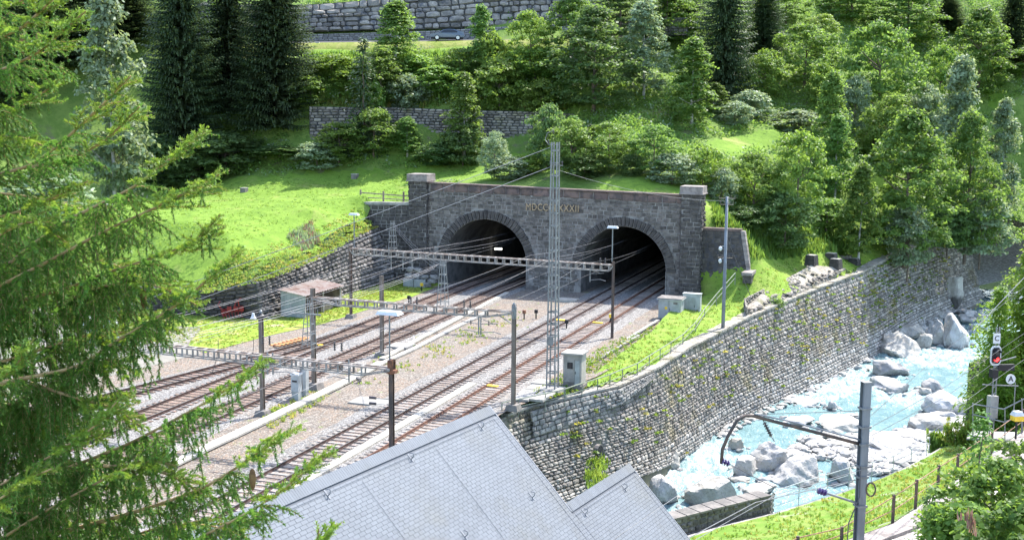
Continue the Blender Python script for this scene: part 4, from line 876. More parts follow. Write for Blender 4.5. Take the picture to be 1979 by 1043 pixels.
# ------------------------------------------------------------ yard things
sh = thing('lineside_shed', 'small open shed with a rusty corrugated roof against the wing wall', 'shed', W(-33.5, -22, -.2), RZ)
L0, L1, wx0, wx1 = -3.4, 3.6, -1.2, 1.35   # local y from near end to far end; x from wall side to open side
mb = MB(); mb.hexa([(wx0, L0, 0), (wx1 + .0, L0, 0), (wx1, L0 + .1, 0), (wx0, L0 + .1, 0), (wx0, L0, 2.5), (wx1, L0, 2.15), (wx1, L0 + .1, 2.15), (wx0, L0 + .1, 2.5)]); part(sh, 'end_wall', mb, mat('shed_panel', (.30, .31, .29), (.22, .23, .22), 1.5, .8, stretch=(1, 1, .3)))
mb = MB(); mb.box(wx0, wx0 + .1, L0 + .1, L1, 0, 2.4); part(sh, 'back_wall', mb, MT['wood']); mb = MB(); mb.box(wx0 + .1, wx1, L1 - .1, L1, 0, 2.1); part(sh, 'far_wall', mb, MT['wood'])
for y in (L0 + .16, .1, L1 - .2): mb = MB(); mb.box(wx1 - .12, wx1, y - .06, y + .06, 0, 2.15); part(sh, 'post', mb, MT['concrete'])
n = 16; 
for i in range(n):   # corrugated sheets, one by one
    y0 = L0 - .25 + (L1 - L0 + .5) * i / n; y1 = L0 - .25 + (L1 - L0 + .5) * (i + 1) / n - .02; mb = MB(); ym = (y0 + y1) / 2
    mb.add([(wx0 - .2, y0, 2.55), (wx1 + .3, y0, 2.1), (wx1 + .3, ym, 2.17), (wx0 - .2, ym, 2.62), (wx1 + .3, y1, 2.1), (wx0 - .2, y1, 2.55)], [(0, 1, 2, 3), (3, 2, 4, 5)]); part(sh, 'roof_sheet', mb, MT['roof_rust'])
mb = MB(); mb.box(wx0 + .3, wx1 - .4, .3, 2.6, 0, .7); part(sh, 'stored_crate', mb, MT['wood'])
def boxthing(name, lab, cat, base, parts_, rz=RZ, grp=None):
    t = thing(name, lab, cat, base, rz, grp)
    for nm, (x0, x1, y0, y1, z0, z1), m in parts_: mb = MB(); mb.box(x0, x1, y0, y1, z0, z1); part(t, nm, mb, MT[m])
    return t
boxthing('electric_cabinet', 'large pale grey electric cabinet with a stained lid and yellow sticker before the right pier', 'cabinet', W(-.95, -12.2, -.2),
         [('body', (-1.0, 1.05, -.6, 1.1, 0, 1.9), 'cabinet'), ('side_door', (1.05, 1.08, -.5, 1.0, .1, 1.8), 'cabinet_side'), ('lid', (-1.12, 1.2, -.7, 1.2, 1.9, 2.0), 'concrete_dark'), ('door_seam', (-.02, .0, -.612, -.6, .1, 1.8), 'black'), ('handle', (.06, .1, -.64, -.6, .85, 1.1), 'black'), ('vent', (.4, .8, -.612, -.6, 1.45, 1.65), 'concrete_dark'), ('plinth', (-1.05, 1.1, -.65, 1.15, -.1, .1), 'concrete_dark'), ('warning_sticker', (-.4, -.15, -.615, -.6, .95, 1.2), 'yellow'), ('lid_rim', (-1.15, 1.23, -.73, 1.23, 1.84, 1.9), 'cabinet_side')])
boxthing('electric_cabinet', 'narrow white cabinet standing behind the large electric cabinet', 'cabinet', W(.75, -10.2, -.2), [('body', (-.9, .75, -.35, .35, 0, 2.15), 'cabinet_side'), ('door', (-.4, .3, -.365, -.35, .1, 1.9), 'cabinet'), ('lid', (-.95, .8, -.4, .4, 2.15, 2.22), 'cabinet_side'), ('handle', (.2, .24, -.4, -.36, .9, 1.15), 'black'), ('plinth', (-.93, .78, -.38, .38, -.1, .1), 'concrete_dark')])
boxthing('lineside_hut', 'narrow concrete hut with a flat roof behind the lattice mast', 'hut', W(-1.0, -41.3, -.25),
         [('body', (-.75, .55, -.6, .6, 0, 2.3), 'concrete'), ('roof', (-.9, .7, -.75, .75, 2.3, 2.42), 'concrete'), ('window', (-.45, -.05, -.62, -.6, 1.3, 1.75), 'glass_dark'), ('door_seam', (.08, .1, -.612, -.6, .1, 1.95), 'black'), ('handle', (.14, .18, -.64, -.615, .95, 1.15), 'black'), ('stain', (-.75, .1, -.606, -.6, 0, .35), 'concrete_dark'), ('side_panel', (.55, .57, -.5, .5, .1, 2.2), 'concrete_pale'), ('plinth', (-.85, .65, -.7, .7, -.1, .12), 'concrete_dark'), ('door_panel', (.1, .45, -.615, -.6, .15, 1.9), 'cabinet')])
cbp = G(574, 765)
boxthing('signal_cabinet', 'pale grey rounded cabinet left of its twin beside the mast foot', 'cabinet', cbp, [('body', (-.3, .25, -.25, .25, .35, 1.45), 'cabinet_side'), ('plinth', (-.27, .22, -.22, .22, -.25, .35), 'cabinet'), ('lid', (-.34, .29, -.29, .29, 1.45, 1.55), 'white'), ('slot', (-.2, .15, -.265, -.25, 1.0, 1.12), 'black')])
boxthing('signal_cabinet', 'taller narrow pale grey cabinet right of its twin beside the mast foot', 'cabinet', G(588, 757), [('body', (-.2, .25, -.2, .2, .1, 1.65), 'cabinet_side'), ('plinth', (-.17, .22, -.17, .17, -.25, .1), 'cabinet'), ('lid', (-.24, .29, -.24, .24, 1.65, 1.72), 'cabinet_side')])
cs = thing('cable_stand', 'thin post with two cables rising between the pale cabinets', 'post', G(581, 764)); mb = MB(); mb.tube([(0, 0, -.2), (0, 0, 2.3)], .03); mb.tube([(.12, 0, .2), (.1, 0, 2.1), (.2, 0, 2.5)], .02); part(cs, 'pipe', mb, MT['mast_dark'])
def boulder_mesh(seed, n=3, cuts=16, flat=.0, rough=.06):
    r = np.random.RandomState(seed); import bmesh
    bm = bmesh.new(); bmesh.ops.create_icosphere(bm, subdivisions=n, radius=1)
    V = np.array([v.co[:] for v in bm.verts]); N = r.normal(size=(cuts, 3)); N /= np.linalg.norm(N, axis=1)[:, None]; dd = r.uniform(.42, .92, cuts)
    N = np.vstack([N, [[0, 0, 1]]]); dd = np.append(dd, r.uniform(.7, .85))
    dots = V @ N.T; lim = np.where(dots > .05, dd / np.maximum(dots, .05), 9).min(1); s = np.minimum(lim, 1.05)
    ph = r.uniform(0, 6, 6); s = s * (1 + rough * (np.sin(V[:, 0] * 5 + ph[0]) * np.sin(V[:, 1] * 6 + ph[1]) + .6 * np.sin(V[:, 2] * 9 + ph[2] + V[:, 0] * 7)) + r.uniform(-rough * .35, rough * .35, len(V)))
    V = V * s[:, None]
    for v, c in zip(bm.verts, V): v.co = c
    me = bpy.data.meshes.new('boulder'); bm.to_mesh(me); bm.free(); return me
rk = link('round_stone', boulder_mesh(400, 2)); rk.data.materials.append(MT['concrete_dark']); rk.location = Vector(G(694, 733)); rk.scale = (.34, .3, .26); tag(rk, 'small round grey weight stone alone on the gravel', 'stone')
for i, ((x, y), lab) in enumerate({(1095, 631): 'dwarf signal between the right pair of tracks near the shade', (1036, 611): 'small black track marker left of the right-hand pair', (1096, 632): None, (790, 583): 'dark signal post on the ballast left of the left bore', (815, 558): 'dwarf signal with a yellow top at the left bore', (1180, 620): 'tiny yellow marker at the foot of the right gantry mast', (1013, 612): 'rusty bent rod standing in the brown gravel'}.items()):
    if lab is None: continue
    t = thing('track_marker', lab, 'track marker', G(x, y), RZ); mb = MB(); mb.box(-.05, .05, -.05, .05, -.25, .35); part(t, 'post', mb, MT['black']); mb = MB(); mb.box(-.14, .14, -.1, .12, .3, .62); part(t, 'head', mb, MT['yellow' if 'yellow' in lab else ('rusty' if 'rod' in lab else 'black')])
for i, ((x, y), lab) in enumerate({(1082, 618): 'yellow balise plate between the rails of the grey sleepered track', (1155, 623): 'yellow balise plate between the rails of the rusty track', (950, 745): 'small yellow plate on the rusty track near the railing', (613, 666): 'yellow plate on the left track by the topper'}.items()):
    t = thing('balise', lab, 'balise', G(x, y, -.06), RZ); mb = MB(); mb.box(-.45, .45, -.2, .2, -.04, .04); part(t, 'plate', mb, MT['yellow'])
# pile of stone blocks and concrete blocks left of the left bore
sp = PV(797, 556, -3.2)
for i in range(11):
    row = 0 if i < 3 else (1 if i < 7 else 2)
    X = [-31.9, -30.6, -29.9, -32.1, -31.2, -30.2, -29.4, -32.0, -31.1, -30.1, -29.3][i]; z = [0, 0, 0, .85, .85, .8, .4, 1.5, 1.45, 1.3, .8][i]
    t = thing('stone_block', ['pale smooth concrete block, left one at the foot of the pile', 'pale smooth concrete block, right one at the foot of the pile', 'rough stone at the right foot of the pile by the bore', 'rough grey block on the left concrete block', 'rough grey block second in the middle row of the pile', 'rough grey block third in the middle row of the pile', 'rough block leaning at the right end of the pile', 'pale stone block topmost at the left of the pile', 'pale stone block topmost in the middle of the pile', 'dark stone block topmost at the right of the pile', 'rounded dark stone at the rear right of the pile'][i], 'stone block', W(X, -3.4 + .2 * row, YZ + z + .08), RZ, 'blocks piled left of the left tunnel bore')
    if i < 2: mb = MB(); mb.box(-.62, .6, -.5, .5, -.08, .8); part(t, 'block', mb, MT['cabinet'])
    else:
        h = .6; A = frame4(EX * .95, np.array([0, 0, h]), -EY * .42, np.array(t.location) + np.array([0, 0, h / 2 - .05])); B = frame4(-EX * .95, np.array([0, 0, h]), EY * .42, np.array(t.location) + np.array([0, 0, h / 2 - .05]))
        T, q, tr = TPL_ROUGH; V = np.concatenate([(A[:3, :3] @ T[i % 10].T).T + A[:3, 3], (B[:3, :3] @ T[(i + 3) % 10].T).T + B[:3, 3]]); me = mesh_np('block', V, [np.vstack([q, q + 17]), np.vstack([tr, tr + 17])], MT['grey_block'] if i != 9 else MT['voussoir'])
        me.transform(M4(t).inverted()); link('block', me, t)
# red farm machinery
rm = thing('farm_machine', 'red tined farm machine parked against the dark stone wall', 'farm machine', G(450, 612), .3)
mb = MB(); 
for a, b in (((-.9, 0, .5), (.9, 0, .5)), ((-.9, .5, .5), (.9, .5, .5)), ((-.9, 0, .5), (-.9, .5, .5)), ((.9, 0, .5), (.9, .5, .5)), ((0, 0, .5), (.3, -.2, 1.4)), ((.6, 0, .5), (.5, -.1, 1.6)), ((.3, -.2, 1.4), (.8, .1, 1.7))): mb.bar(a, b, .1)
part(rm, 'frame', mb, MT['red_paint'])
for i in range(7): mb = MB(); x = -.85 + .28 * i; mb.tube([(x, 0, .5), (x - .1, -.35, .35), (x, -.5, 0)], .035, 5); part(rm, 'tine', mb, MT['red_paint'])
for x in (-.7, .65): mb = MB(); mb.tube([(x, .62, .35), (x, .72, .35)], .35, 12); part(rm, 'wheel', mb, MT['red_paint'])
for x in (-.3, .3, .8): mb = MB(); mb.box(x - .2, x + .18, -.2, .3, .55, .95); part(rm, 'hopper', mb, MT['red_paint'])
mb = MB(); mb.tube([(-.9, 0, .6), (-1.3, -.1, 1.2), (-1.1, 0, 1.5)], .05, 5); part(rm, 'handle', mb, MT['red_paint'])
# white vehicle half hidden by the branches
tv = thing('parked_trailer', 'white covered trailer mostly hidden behind the spruce branches', 'trailer', D(200, 600, 96))
tv.location.z = -.2; mb = MB(); mb.hexa([(-1.8, -1, .5), (1.6, -1, .5), (1.6, 1, .5), (-1.8, 1, .5), (-1.8, -.9, 2.0), (.9, -.9, 2.3), (.9, .9, 2.3), (-1.8, .9, 2.0)]); part(tv, 'cover', mb, MT['white'])
for x in (-.9, .7): mb = MB(); mb.tube([(x, -1.05, .35), (x, -.85, .35)], .35, 12); part(tv, 'wheel', mb, MT['tyre'])
mb = MB(); mb.box(-1.8, 1.6, -1.0, 1.0, .38, .5); part(tv, 'chassis', mb, MT['black'])

# ------------------------------------------------------------ railings
def railing(lab, base, tops, posts, m, rr=.03, mids=(.5,), grp=None, name='railing'):
    """tops: world points of the handrail; posts: indices with ground z"""
    t = thing(name, lab, 'railing', base, 0., grp); mb = MB(); mb.tube(tops, rr, 6); part(t, 'handrail', mb, m, world=True)
    for f in mids:
        mb = MB(); mb.tube([np.array([*p[:2], g + (p[2] - g) * f]) for p, g in zip(tops, posts)], rr * .8, 5); part(t, 'mid_rail', mb, m, world=True)
    for p, g in zip(tops, posts): mb = MB(); mb.tube([(p[0], p[1], g - .2), p], rr, 6); part(t, 'post', mb, m, world=True)
    return t
rp = [(970, 778, -.75), (1002, 771, -.75), (1054, 760, -.75), (1092, 751, -.75), (1125, 740, -.8), (1155, 731, -.8), (1179, 723, -.8), (1203, 713, -.8), (1232, 702, -.75), (1255, 687, -.7), (1276, 674, -.65), (1297, 661, -.6), (1320, 646, -.55), (1345, 622, -.35), (1362, 596, 0.), (1385, 568, .7), (1421, 527, 2.2)]
tops = [G(x, y, z + 1.0) for x, y, z in rp]
railing('long green metal railing above the river wall curving up to the portal', tops[0], tops, [z for _, _, z in rp], MT['railing'], .04)
sb = thing('stone_bench', 'flat stone slab step at the top end of the green railing', 'slab', W(4.3, -.3, 2.6), RZ); mb = MB(); mb.box(-.5, .55, -1.5, 1.2, .2, .5); part(sb, 'slab', mb, MT['cap_stone']); mb = MB(); mb.box(-.4, .45, -1.3, 1.1, -.6, .2); part(sb, 'support', mb, MT['voussoir'])
# wooden fence on the low wall
fp = [(697, 368), (741, 371), (780, 372)]
ft = thing('meadow_fence', 'weathered wooden fence above the low wall left of the portal pier', 'fence', PV(741, 388, .9))
bs = [PV(x, y + 18, 1.2) for x, y in fp] + [PV(795, 392, 1.2)]; tp_ = [PV(x, y, 1.2) for x, y in fp] + [PV(795, 375, 1.2)]
for b_, t_ in zip(bs, tp_): mb = MB(); mb.bar(b_ - (0, 0, .6), t_ + (0, 0, .1), .2, .14); part(ft, 'post', mb, MT['wood'], world=True)
mb = MB(); mb.bar(tp_[0] - (0, 0, .25), tp_[-1] - (0, 0, .25), .06, .13); part(ft, 'rail', mb, MT['wood'], world=True); mb = MB(); mb.bar(bs[0] + (0, 0, .3), bs[-1] + (0, 0, .3), .06, .1); part(ft, 'rail', mb, MT['wood'], world=True)
# square stubs in the meadow
for (x, y), lab in {(472, 368): 'small square concrete stub in the upper left meadow', (209, 401): 'small dark concrete stub at the far left of the meadow', (686, 341): 'small pale concrete stub near the top edge of the meadow'}.items():
    p = hit(x, y + 4); t = thing('concrete_stub', lab, 'concrete stub', p, RZ); mb = MB(); mb.box(-.35, .35, -.35, .35, -.4, .5); part(t, 'block', mb, MT['concrete_dark']); mb = MB(); mb.box(-.38, .38, -.38, .38, .5, .6); part(t, 'lid', mb, MT['concrete'])
# foundation blocks on the grass terrace
for (x, y), lab in {(1568, 513): 'dark tapered foundation block leftmost on the grass terrace', (1606, 502): 'low dark foundation block at the back of the terrace', (1615, 520): 'tall dark foundation block nearest the river wall', (1651, 511): 'dark foundation block at the right of the terrace'}.items():
    p = hit(x, y); t = thing('foundation_block', lab, 'foundation block', p, RZ - .3, 'old foundation blocks on the grass terrace'); h = 1.15 if y > 512 else .75; mb = MB()
    mb.hexa([(-.62, -.62, -.3), (.62, -.62, -.3), (.62, .62, -.3), (-.62, .62, -.3), (-.5, -.5, h), (.5, -.5, h), (.5, .5, h), (-.5, .5, h)]); part(t, 'block', mb, MT['voussoir']); mb = MB(); mb.box(-.46, .46, -.46, .46, h, h + .05); part(t, 'top', mb, MT['concrete_pale'])
p = hit(1632, 497); t = thing('stone_slab', 'flat stone slab lying behind the foundation blocks', 'slab', p, RZ); mb = MB(); mb.box(-.8, .8, -.6, .6, -.2, .25); part(t, 'slab', mb, MT['cap_stone'])
# flat rubble patch with its small drystone end
rb = [(1438, 598), (1470, 572), (1530, 538), (1570, 515), (1640, 522), (1600, 545), (1530, 577), (1470, 605), (1442, 614)]
t = thing('rubble_bank', 'low bank of flat grey rubble on the terrace along the river wall top', 'rubble bank', hit(1500, 575)); P = [hit(x, y) for x, y in rb]; mb = MB(); n = len(P)
cz = np.mean(P, axis=0); top = [p + (0, 0, .35) + (cz - p) * .06 for p in P]; bot = [p - (0, 0, .5) for p in P]; mb.add(bot + top, [tuple(range(n, 2 * n))] + [(i, (i + 1) % n, n + (i + 1) % n, n + i) for i in range(n)]); part(t, 'core', mb, MT['rubble'], world=True)
A = []; r = np.random.RandomState(9)
for i in range(420):
    a, b = r.randint(n), r.randint(n); f, g_ = r.uniform(0, 1, 2); p = top[a] * f + top[b] * (1 - f); p = p * g_ + cz * (1 - g_) ; an = r.uniform(0, 3.1); s = r.uniform(.3, .8)
    A.append(frame4(np.array([math.cos(an), math.sin(an), 0]) * s, np.array([-math.sin(an), math.cos(an), 0]) * s * .6, np.array([r.uniform(-.1, .1), r.uniform(-.1, .1), r.uniform(.06, .16)]), np.array([p[0], p[1], np.mean([q[2] for q in top]) * 0 + p[2] - .02])))
e0, e1 = hit(1436, 612), hit(1448, 570); 
lay_stones(t, A, TPL_ROUGH, MT['terrace_stone'], 'stone', 200)
A = wall_stones([P[-1] + (0, 0, 1.0), P[0] + (0, 0, 1.1), P[1] + (0, 0, .6), P[2] + (0, 0, .3)], [P[-1] - (0, 0, .3), P[0] - (0, 0, .3), P[1] - (0, 0, .3), P[2] - (0, 0, .3)], .3, .5, .2, 77, .4, .9); lay_stones(t, A, TPL_ROUGH, MT['terrace_stone'], 'edge_stone', 80)
A = wall_stones([P[-2] + (0, 0, .5), P[-1] + (0, 0, .9)], [P[-2] - (0, 0, .3), P[-1] - (0, 0, .3)], .3, .5, .2, 78, .4, .9); lay_stones(t, A, TPL_ROUGH, MT['terrace_stone'], 'edge_stone', 20)

# ------------------------------------------------------------ river
def wz(p):      # height of the water at a world point: it falls towards the camera
    s = p[..., 0] * math.sin(math.radians(33)) + p[..., 1] * math.cos(math.radians(33)); return np.interp(s, [60, 75, 88, 100, 122, 135, 168, 230], [-9.7, -9.3, -8.75, -8.4, -8.1, -7.45, -6.9, -5.2])
def GW(px, py):
    z = -8.
    for _ in range(6): p = G(px, py, z); z = float(wz(p))
    return G(px, py, z)
BLD = [  # px, py centre, width px, height px, material, label
 (1275, 887, 66, 50, 'w', 'square pale boulder against the foot of the wall near the slate gable'), (1290, 948, 66, 58, 'g', 'upright split boulder right of the small slate gable'), (1368, 944, 108, 76, 'w', 'largest white angular boulder above the little stone wall'),
 (1222, 893, 34, 20, 'w', 'small pale rock at the wall foot left of the square boulder'), (1232, 912, 16, 12, 'g', 'tiny rock between the gable and the square boulder'), (1424, 855, 38, 26, 'w', 'brown topped rock under the curved bracket in the rapids'), (1440, 903, 66, 42, 'g', 'flat topped boulder left of the cracked boulder in mid river'),
 (1497, 882, 80, 62, 'g', 'tall cracked white boulder in the lower rapids'), (1553, 912, 104, 56, 'g', 'broad grey boulder between the cracked boulder and the pole'), (1628, 908, 66, 52, 'g', 'rounded white boulder directly left of the steel pole'), (1470, 945, 60, 18, 'w', 'low flat rock behind the end of the little wall'),
 (1540, 813, 64, 20, 'g', 'flat rock slab in the water left of the long slab'), (1628, 822, 96, 30, 'w', 'long flat slab rock left of the pole in mid river'), (1608, 782, 22, 20, 'g', 'small pointed rock in the middle of the pool'), (1560, 778, 50, 12, 'g', 'thin low ledge beside the pointed rock'), (1642, 801, 36, 9, 'g', 'thin flat rock above the long slab'),
 (1718, 712, 74, 34, 'd', 'dark smooth boulder at the head of the small fall'), (1712, 738, 60, 24, 'g', 'pale rock below the dark boulder'), (1736, 750, 44, 20, 'd', 'two tone rock in the white water of mid river'), (1800, 745, 44, 28, 'd', 'block shaped boulder right of mid river'), (1790, 757, 26, 14, 'w', 'small rock beside the block shaped boulder'),
 (1740, 667, 104, 48, 'w', 'large pale ledge boulder at the upper wall foot'), (1745, 638, 66, 34, 'w', 'pale boulder stacked behind the large ledge boulder'), (1808, 643, 50, 52, 'g', 'round blue grey boulder under the larch branches'), (1787, 660, 30, 28, 'w', 'medium rock wedged between ledge and round boulder'), (1782, 618, 36, 18, 'g', 'dark topped rock behind the round boulder'),
 (1850, 640, 56, 70, 'g', 'big pale boulder half hidden by larch branches'), (1812, 608, 34, 28, 'w', 'square boulder in the upstream heap'), (1765, 600, 40, 20, 'g', 'rock at the wall foot above the ledge boulder'), (1845, 590, 44, 22, 'g', 'flat pale rock upstream of the heap'), (1790, 590, 24, 18, 'w', 'small pale rock in the upstream heap'),
 (1870, 568, 50, 18, 'g', 'long flat rock furthest up by the larch'), (1838, 572, 28, 14, 'w', 'small flat rock by the vertical wall corner'), (1820, 595, 20, 16, 'g', 'little rock in the upper heap'), (1875, 610, 30, 20, 'g', 'rock showing through the larch branches'), (1845, 555, 30, 42, 'w', 'upright rock embedded in the wall near its corner'),
 (1832, 785, 84, 44, 'g', 'wide grey boulder pile top at the right bank'), (1812, 803, 64, 26, 'g', 'smooth grey boulder below the wide one at the right bank'), (1798, 822, 70, 36, 'w', 'pale fractured boulder on the gravel by the right bank'), (1868, 790, 44, 40, 'g', 'rock partly hidden behind the signal branches'),
 (1700, 860, 70, 34, 'g', 'split slab right of the pole on the gravel'), (1612, 862, 52, 20, 'w', 'low pale rock on the gravel left of the pole'), (1575, 850, 44, 12, 'g', 'low dark rock on the gravel bar'), (1650, 868, 30, 22, 'w', 'small round rock touching the pole'), (1565, 858, 30, 16, 'g', 'small rock at the tip of the gravel bar'), (1655, 845, 36, 16, 'g', 'dark edged rock behind the pole arm'),
 (1760, 860, 40, 12, 'g', 'thin slab on the right bank gravel'), (1735, 880, 46, 12, 'g', 'flat slab at the edge of the railing path'), (1430, 925, 40, 14, 'w', 'low wet rock left of the broad grey boulder'), (1700, 645, 40, 22, 'w', 'rock at the left end of the ledge boulder'), (1480, 925, 34, 12, 'g', 'low rock in the foam under the broad boulder'), (1905, 485, 60, 14, 'w', 'flat pale river ledge far upstream'), (1930, 498, 70, 12, 'w', 'second flat pale ledge far upstream')]
BM = {'w': MT['granite_warm'], 'g': MT['granite'], 'd': MT['granite_dark']}
bpos = []
for i, (x, y, w, h, k, lab) in enumerate(BLD):
    p = GW(x, y + h * .45)
    if y < 560: p = D(x, y + h * .45, 178)
    if lab.startswith('upright rock'): p = G(x, y + h * .5, -4.8)
    dist = np.linalg.norm(p - CAMP); W_ = w * dist / F; dep = math.asin(min(.9, (HC - p[2]) / dist)); Hh_ = max(.25, (h * dist / F - W_ * .5 * math.sin(dep)) / math.cos(dep)) * 1.1
    back = np.array([p[0], p[1], 0]) / np.hypot(p[0], p[1]) * W_ * .3
    me = boulder_mesh(100 + i, 4 if w > 45 else 3, 9 + i % 6, rough=.05); me.materials.append(BM[k]); o = link('river_boulder', me); c = p + back * np.array([1, 1, 0])
    o.location = (c[0], c[1], p[2] + Hh_ * .12); o.scale = (W_ * .55, W_ * .5, Hh_ * .95); o.rotation_euler = (RND.uniform(-.12, .12), RND.uniform(-.12, .12), RND.uniform(-.4, .4)); tag(o, lab, 'boulder', 'boulders in and along the river'); bpos.append((c[0], c[1], W_ * .55))
bpos = np.array(bpos)
# water sheet with foam where it falls and round the boulders
c33 = math.radians(33); dS = np.array([math.sin(c33), math.cos(c33), 0]); dN = np.array([math.cos(c33), -math.sin(c33), 0])
ss, nn_ = np.meshgrid(np.arange(62, 215, .42), np.arange(-46, 26, .42)); P = ss[..., None] * dS + nn_[..., None] * dN; z = wz(P)
foam = np.zeros(z.shape)
for x, y, rr, st in [(1330, 890, 5, 1), (1370, 870, 3.5, .9), (1400, 850, 2.4, .7), (1300, 915, 5, 1), (1460, 930, 3.5, .8), (1440, 965, 4, .8), (1350, 985, 5, .8), (1250, 930, 4, .9), (1570, 765, 4, .9), (1610, 752, 4, 1), (1650, 735, 5, 1), (1600, 775, 3, .6), (1660, 712, 3, .9), (1700, 755, 3.5, .9), (1760, 770, 4, .9), (1790, 775, 3, .8), (1750, 695, 4, .8), (1800, 690, 5, .95), (1840, 690, 5, .9), (1780, 720, 3, .35), (1520, 840, 3, .6), (1560, 850, 3, .7), (1420, 900, 3, .9), (1600, 840, 2.5, .5), (1530, 960, 3, .5), (1680, 770, 3, .45), (1560, 830, 2, .5), (1870, 700, 5, .8)]:
    q = GW(x, y); d = P - q; st = st * .82; a = (d @ dS) / (rr * 1.35); b = (d @ dN) / rr; foam = np.maximum(foam, st * np.clip(1.6 - np.sqrt(a * a + b * b) * 1.15, 0, 1))
for bx, by, br in bpos:
    d = np.hypot(P[..., 0] - bx, P[..., 1] - by); foam = np.maximum(foam, .62 * np.clip(1.2 - (d - br * .9) / .9, 0, 1))
chop = .05 + .17 * foam
z2 = z + chop * (np.sin(ss * 2.1 + 1.7 * np.sin(nn_ * 1.3 + ss * .4)) * np.sin(nn_ * 2.3 + 1.1 * np.sin(ss * .9)) + .7 * NR.uniform(-1, 1, z.shape))
V = np.stack([P[..., 0], P[..., 1], z2], -1).reshape(-1, 3); I = np.arange(z.size).reshape(z.shape); q = np.stack([I[:-1, :-1].ravel(), I[:-1, 1:].ravel(), I[1:, 1:].ravel(), I[1:, :-1].ravel()], 1)
uu, vv_ = UV(V); left = np.interp(vv_, [r[1] for r in RFOOT], [r[0] for r in RFOOT]) - 1.6
keep = np.where(vv_ < 46, uu > left, (uu > 20) & (vv_ < 66))
kq = keep[q].all(1); q = q[kq]; used = np.unique(q); rm_ = np.full(len(V), -1); rm_[used] = np.arange(len(used))
me = mesh_np('river_water', V[used], [rm_[q][:, ::-1]], None, True); at = me.attributes.new('foam', 'FLOAT', 'POINT'); at.data.foreach_set('value', foam.ravel()[used].astype(np.float32))
m, t, b = newmat('river_water'); A_ = t.nodes.new('ShaderNodeAttribute'); A_.attribute_name = 'foam'; vec = _pos(t)
mp = t.nodes.new('ShaderNodeMapping'); mp.inputs['Rotation'].default_value = (0, 0, c33); mp.inputs['Scale'].default_value = (1.6, .55, 1); t.links.new(vec, mp.inputs[0])
n1 = _noise(t, 1.6, 8, .72, mp.outputs[0], .8); n2 = _noise(t, .5, 4, .6, vec)
f = _math(t, 'ADD', _math(t, 'MULTIPLY', A_.outputs['Fac'], 1.0), _math(t, 'MULTIPLY', _math(t, 'SUBTRACT', n1, .5), 1.9)); f = _math(t, 'ADD', f, _math(t, 'MULTIPLY', _math(t, 'SUBTRACT', n2, .5), .5))
fm_ = _ramp(t, f, .5, 1.35)
base = _mix(t, _ramp(t, n2, .35, .65), (.13, .228, .236), (.175, .28, .286)); col = _mix(t, fm_, base, (.43, .465, .47)); t.links.new(col, b.inputs['Base Color'])
rg = t.nodes.new('ShaderNodeMapRange'); rg.inputs[3].default_value = .18; rg.inputs[4].default_value = .8; t.links.new(fm_, rg.inputs[0]); t.links.new(rg.outputs[0], b.inputs['Roughness'])
bn = t.nodes.new('ShaderNodeBump'); bn.inputs['Strength'].default_value = .8; bn.inputs['Distance'].default_value = .18; t.links.new(_noise(t, 2.4, 6, .65, mp.outputs[0], .5), bn.inputs['Height']); t.links.new(bn.outputs[0], b.inputs['Normal'])
me.materials.append(m); struct('river_water', me)
# gravel bar right of the stream and loose cobbles
bar = [GW(x, y) for x, y in [(1480, 872), (1560, 846), (1640, 838), (1720, 838), (1790, 815), (1850, 800), (1900, 770), (2100, 740), (2100, 900), (1830, 900), (1700, 960), (1560, 905), (1500, 895)]]
mb = MB(); cz = np.mean(bar, axis=0); n = len(bar); ring = [p * .55 + cz * .45 + (0, 0, .45) for p in bar]; out_ = [p - (0, 0, .5) for p in bar]; mb.add(out_ + ring + [cz + (0, 0, .5)], [(i, (i + 1) % n, n + (i + 1) % n, n + i) for i in range(n)] + [(n + i, n + (i + 1) % n, 2 * n) for i in range(n)]); struct('gravel_bar', mb.mesh('gravel_bar', MT['riverbed'], True))
cob = [boulder_mesh(700 + i, 2, 12, rough=.03) for i in range(8)]; CV = []
for me_ in cob: v = np.array([v.co[:] for v in me_.vertices]); f_ = np.array([p.vertices[:] for p in me_.polygons]); CV.append((v, f_))
vv_a = []; ff_a = []; off = 0; r = np.random.RandomState(4)
def scatter_cobbles(poly, n, smin, smax, zoff=0.0, water=True):
    global off
    xs = [p[0] for p in poly]; ys = [p[1] for p in poly]; k = 0
    while k < n:
        x = r.uniform(min(xs), max(xs)); y = r.uniform(min(ys), max(ys))
        if not inpoly(np.array([x]), np.array([y]), poly)[0]: continue
        k += 1; p = GW(x, y) if water else G(x, y, -7.2); s = r.uniform(smin, smax) ** 1.0 * r.choice([.6, 1, 1.5], p=[.5, .35, .15]); v, f_ = CV[k % 8]; a = r.uniform(0, 6.3); R_ = np.array([[math.cos(a), -math.sin(a), 0], [math.sin(a), math.cos(a), 0], [0, 0, 1]])
        vv_a.append((v * [s, s * r.uniform(.6, .9), s * r.uniform(.35, .6)]) @ R_.T + p + (0, 0, zoff)); ff_a.append(f_ + off); off += len(v)
scatter_cobbles([(1500, 888), (1560, 850), (1640, 842), (1720, 842), (1800, 812), (1880, 800), (1830, 860), (1700, 925), (1600, 890)], 520, .25, .75, .25)
scatter_cobbles([(1690, 640), (1740, 600), (1790, 575), (1870, 555), (1900, 600), (1880, 640), (1830, 640), (1760, 650)], 120, .5, 1.3, .5)
scatter_cobbles([(1195, 905), (1250, 902), (1300, 882), (1310, 890), (1260, 925), (1200, 915)], 40, .3, .6, .3)
scatter_cobbles([(1380, 835), (1540, 762), (1690, 682), (1700, 690), (1545, 772), (1392, 848)], 200, .25, .5, .1)
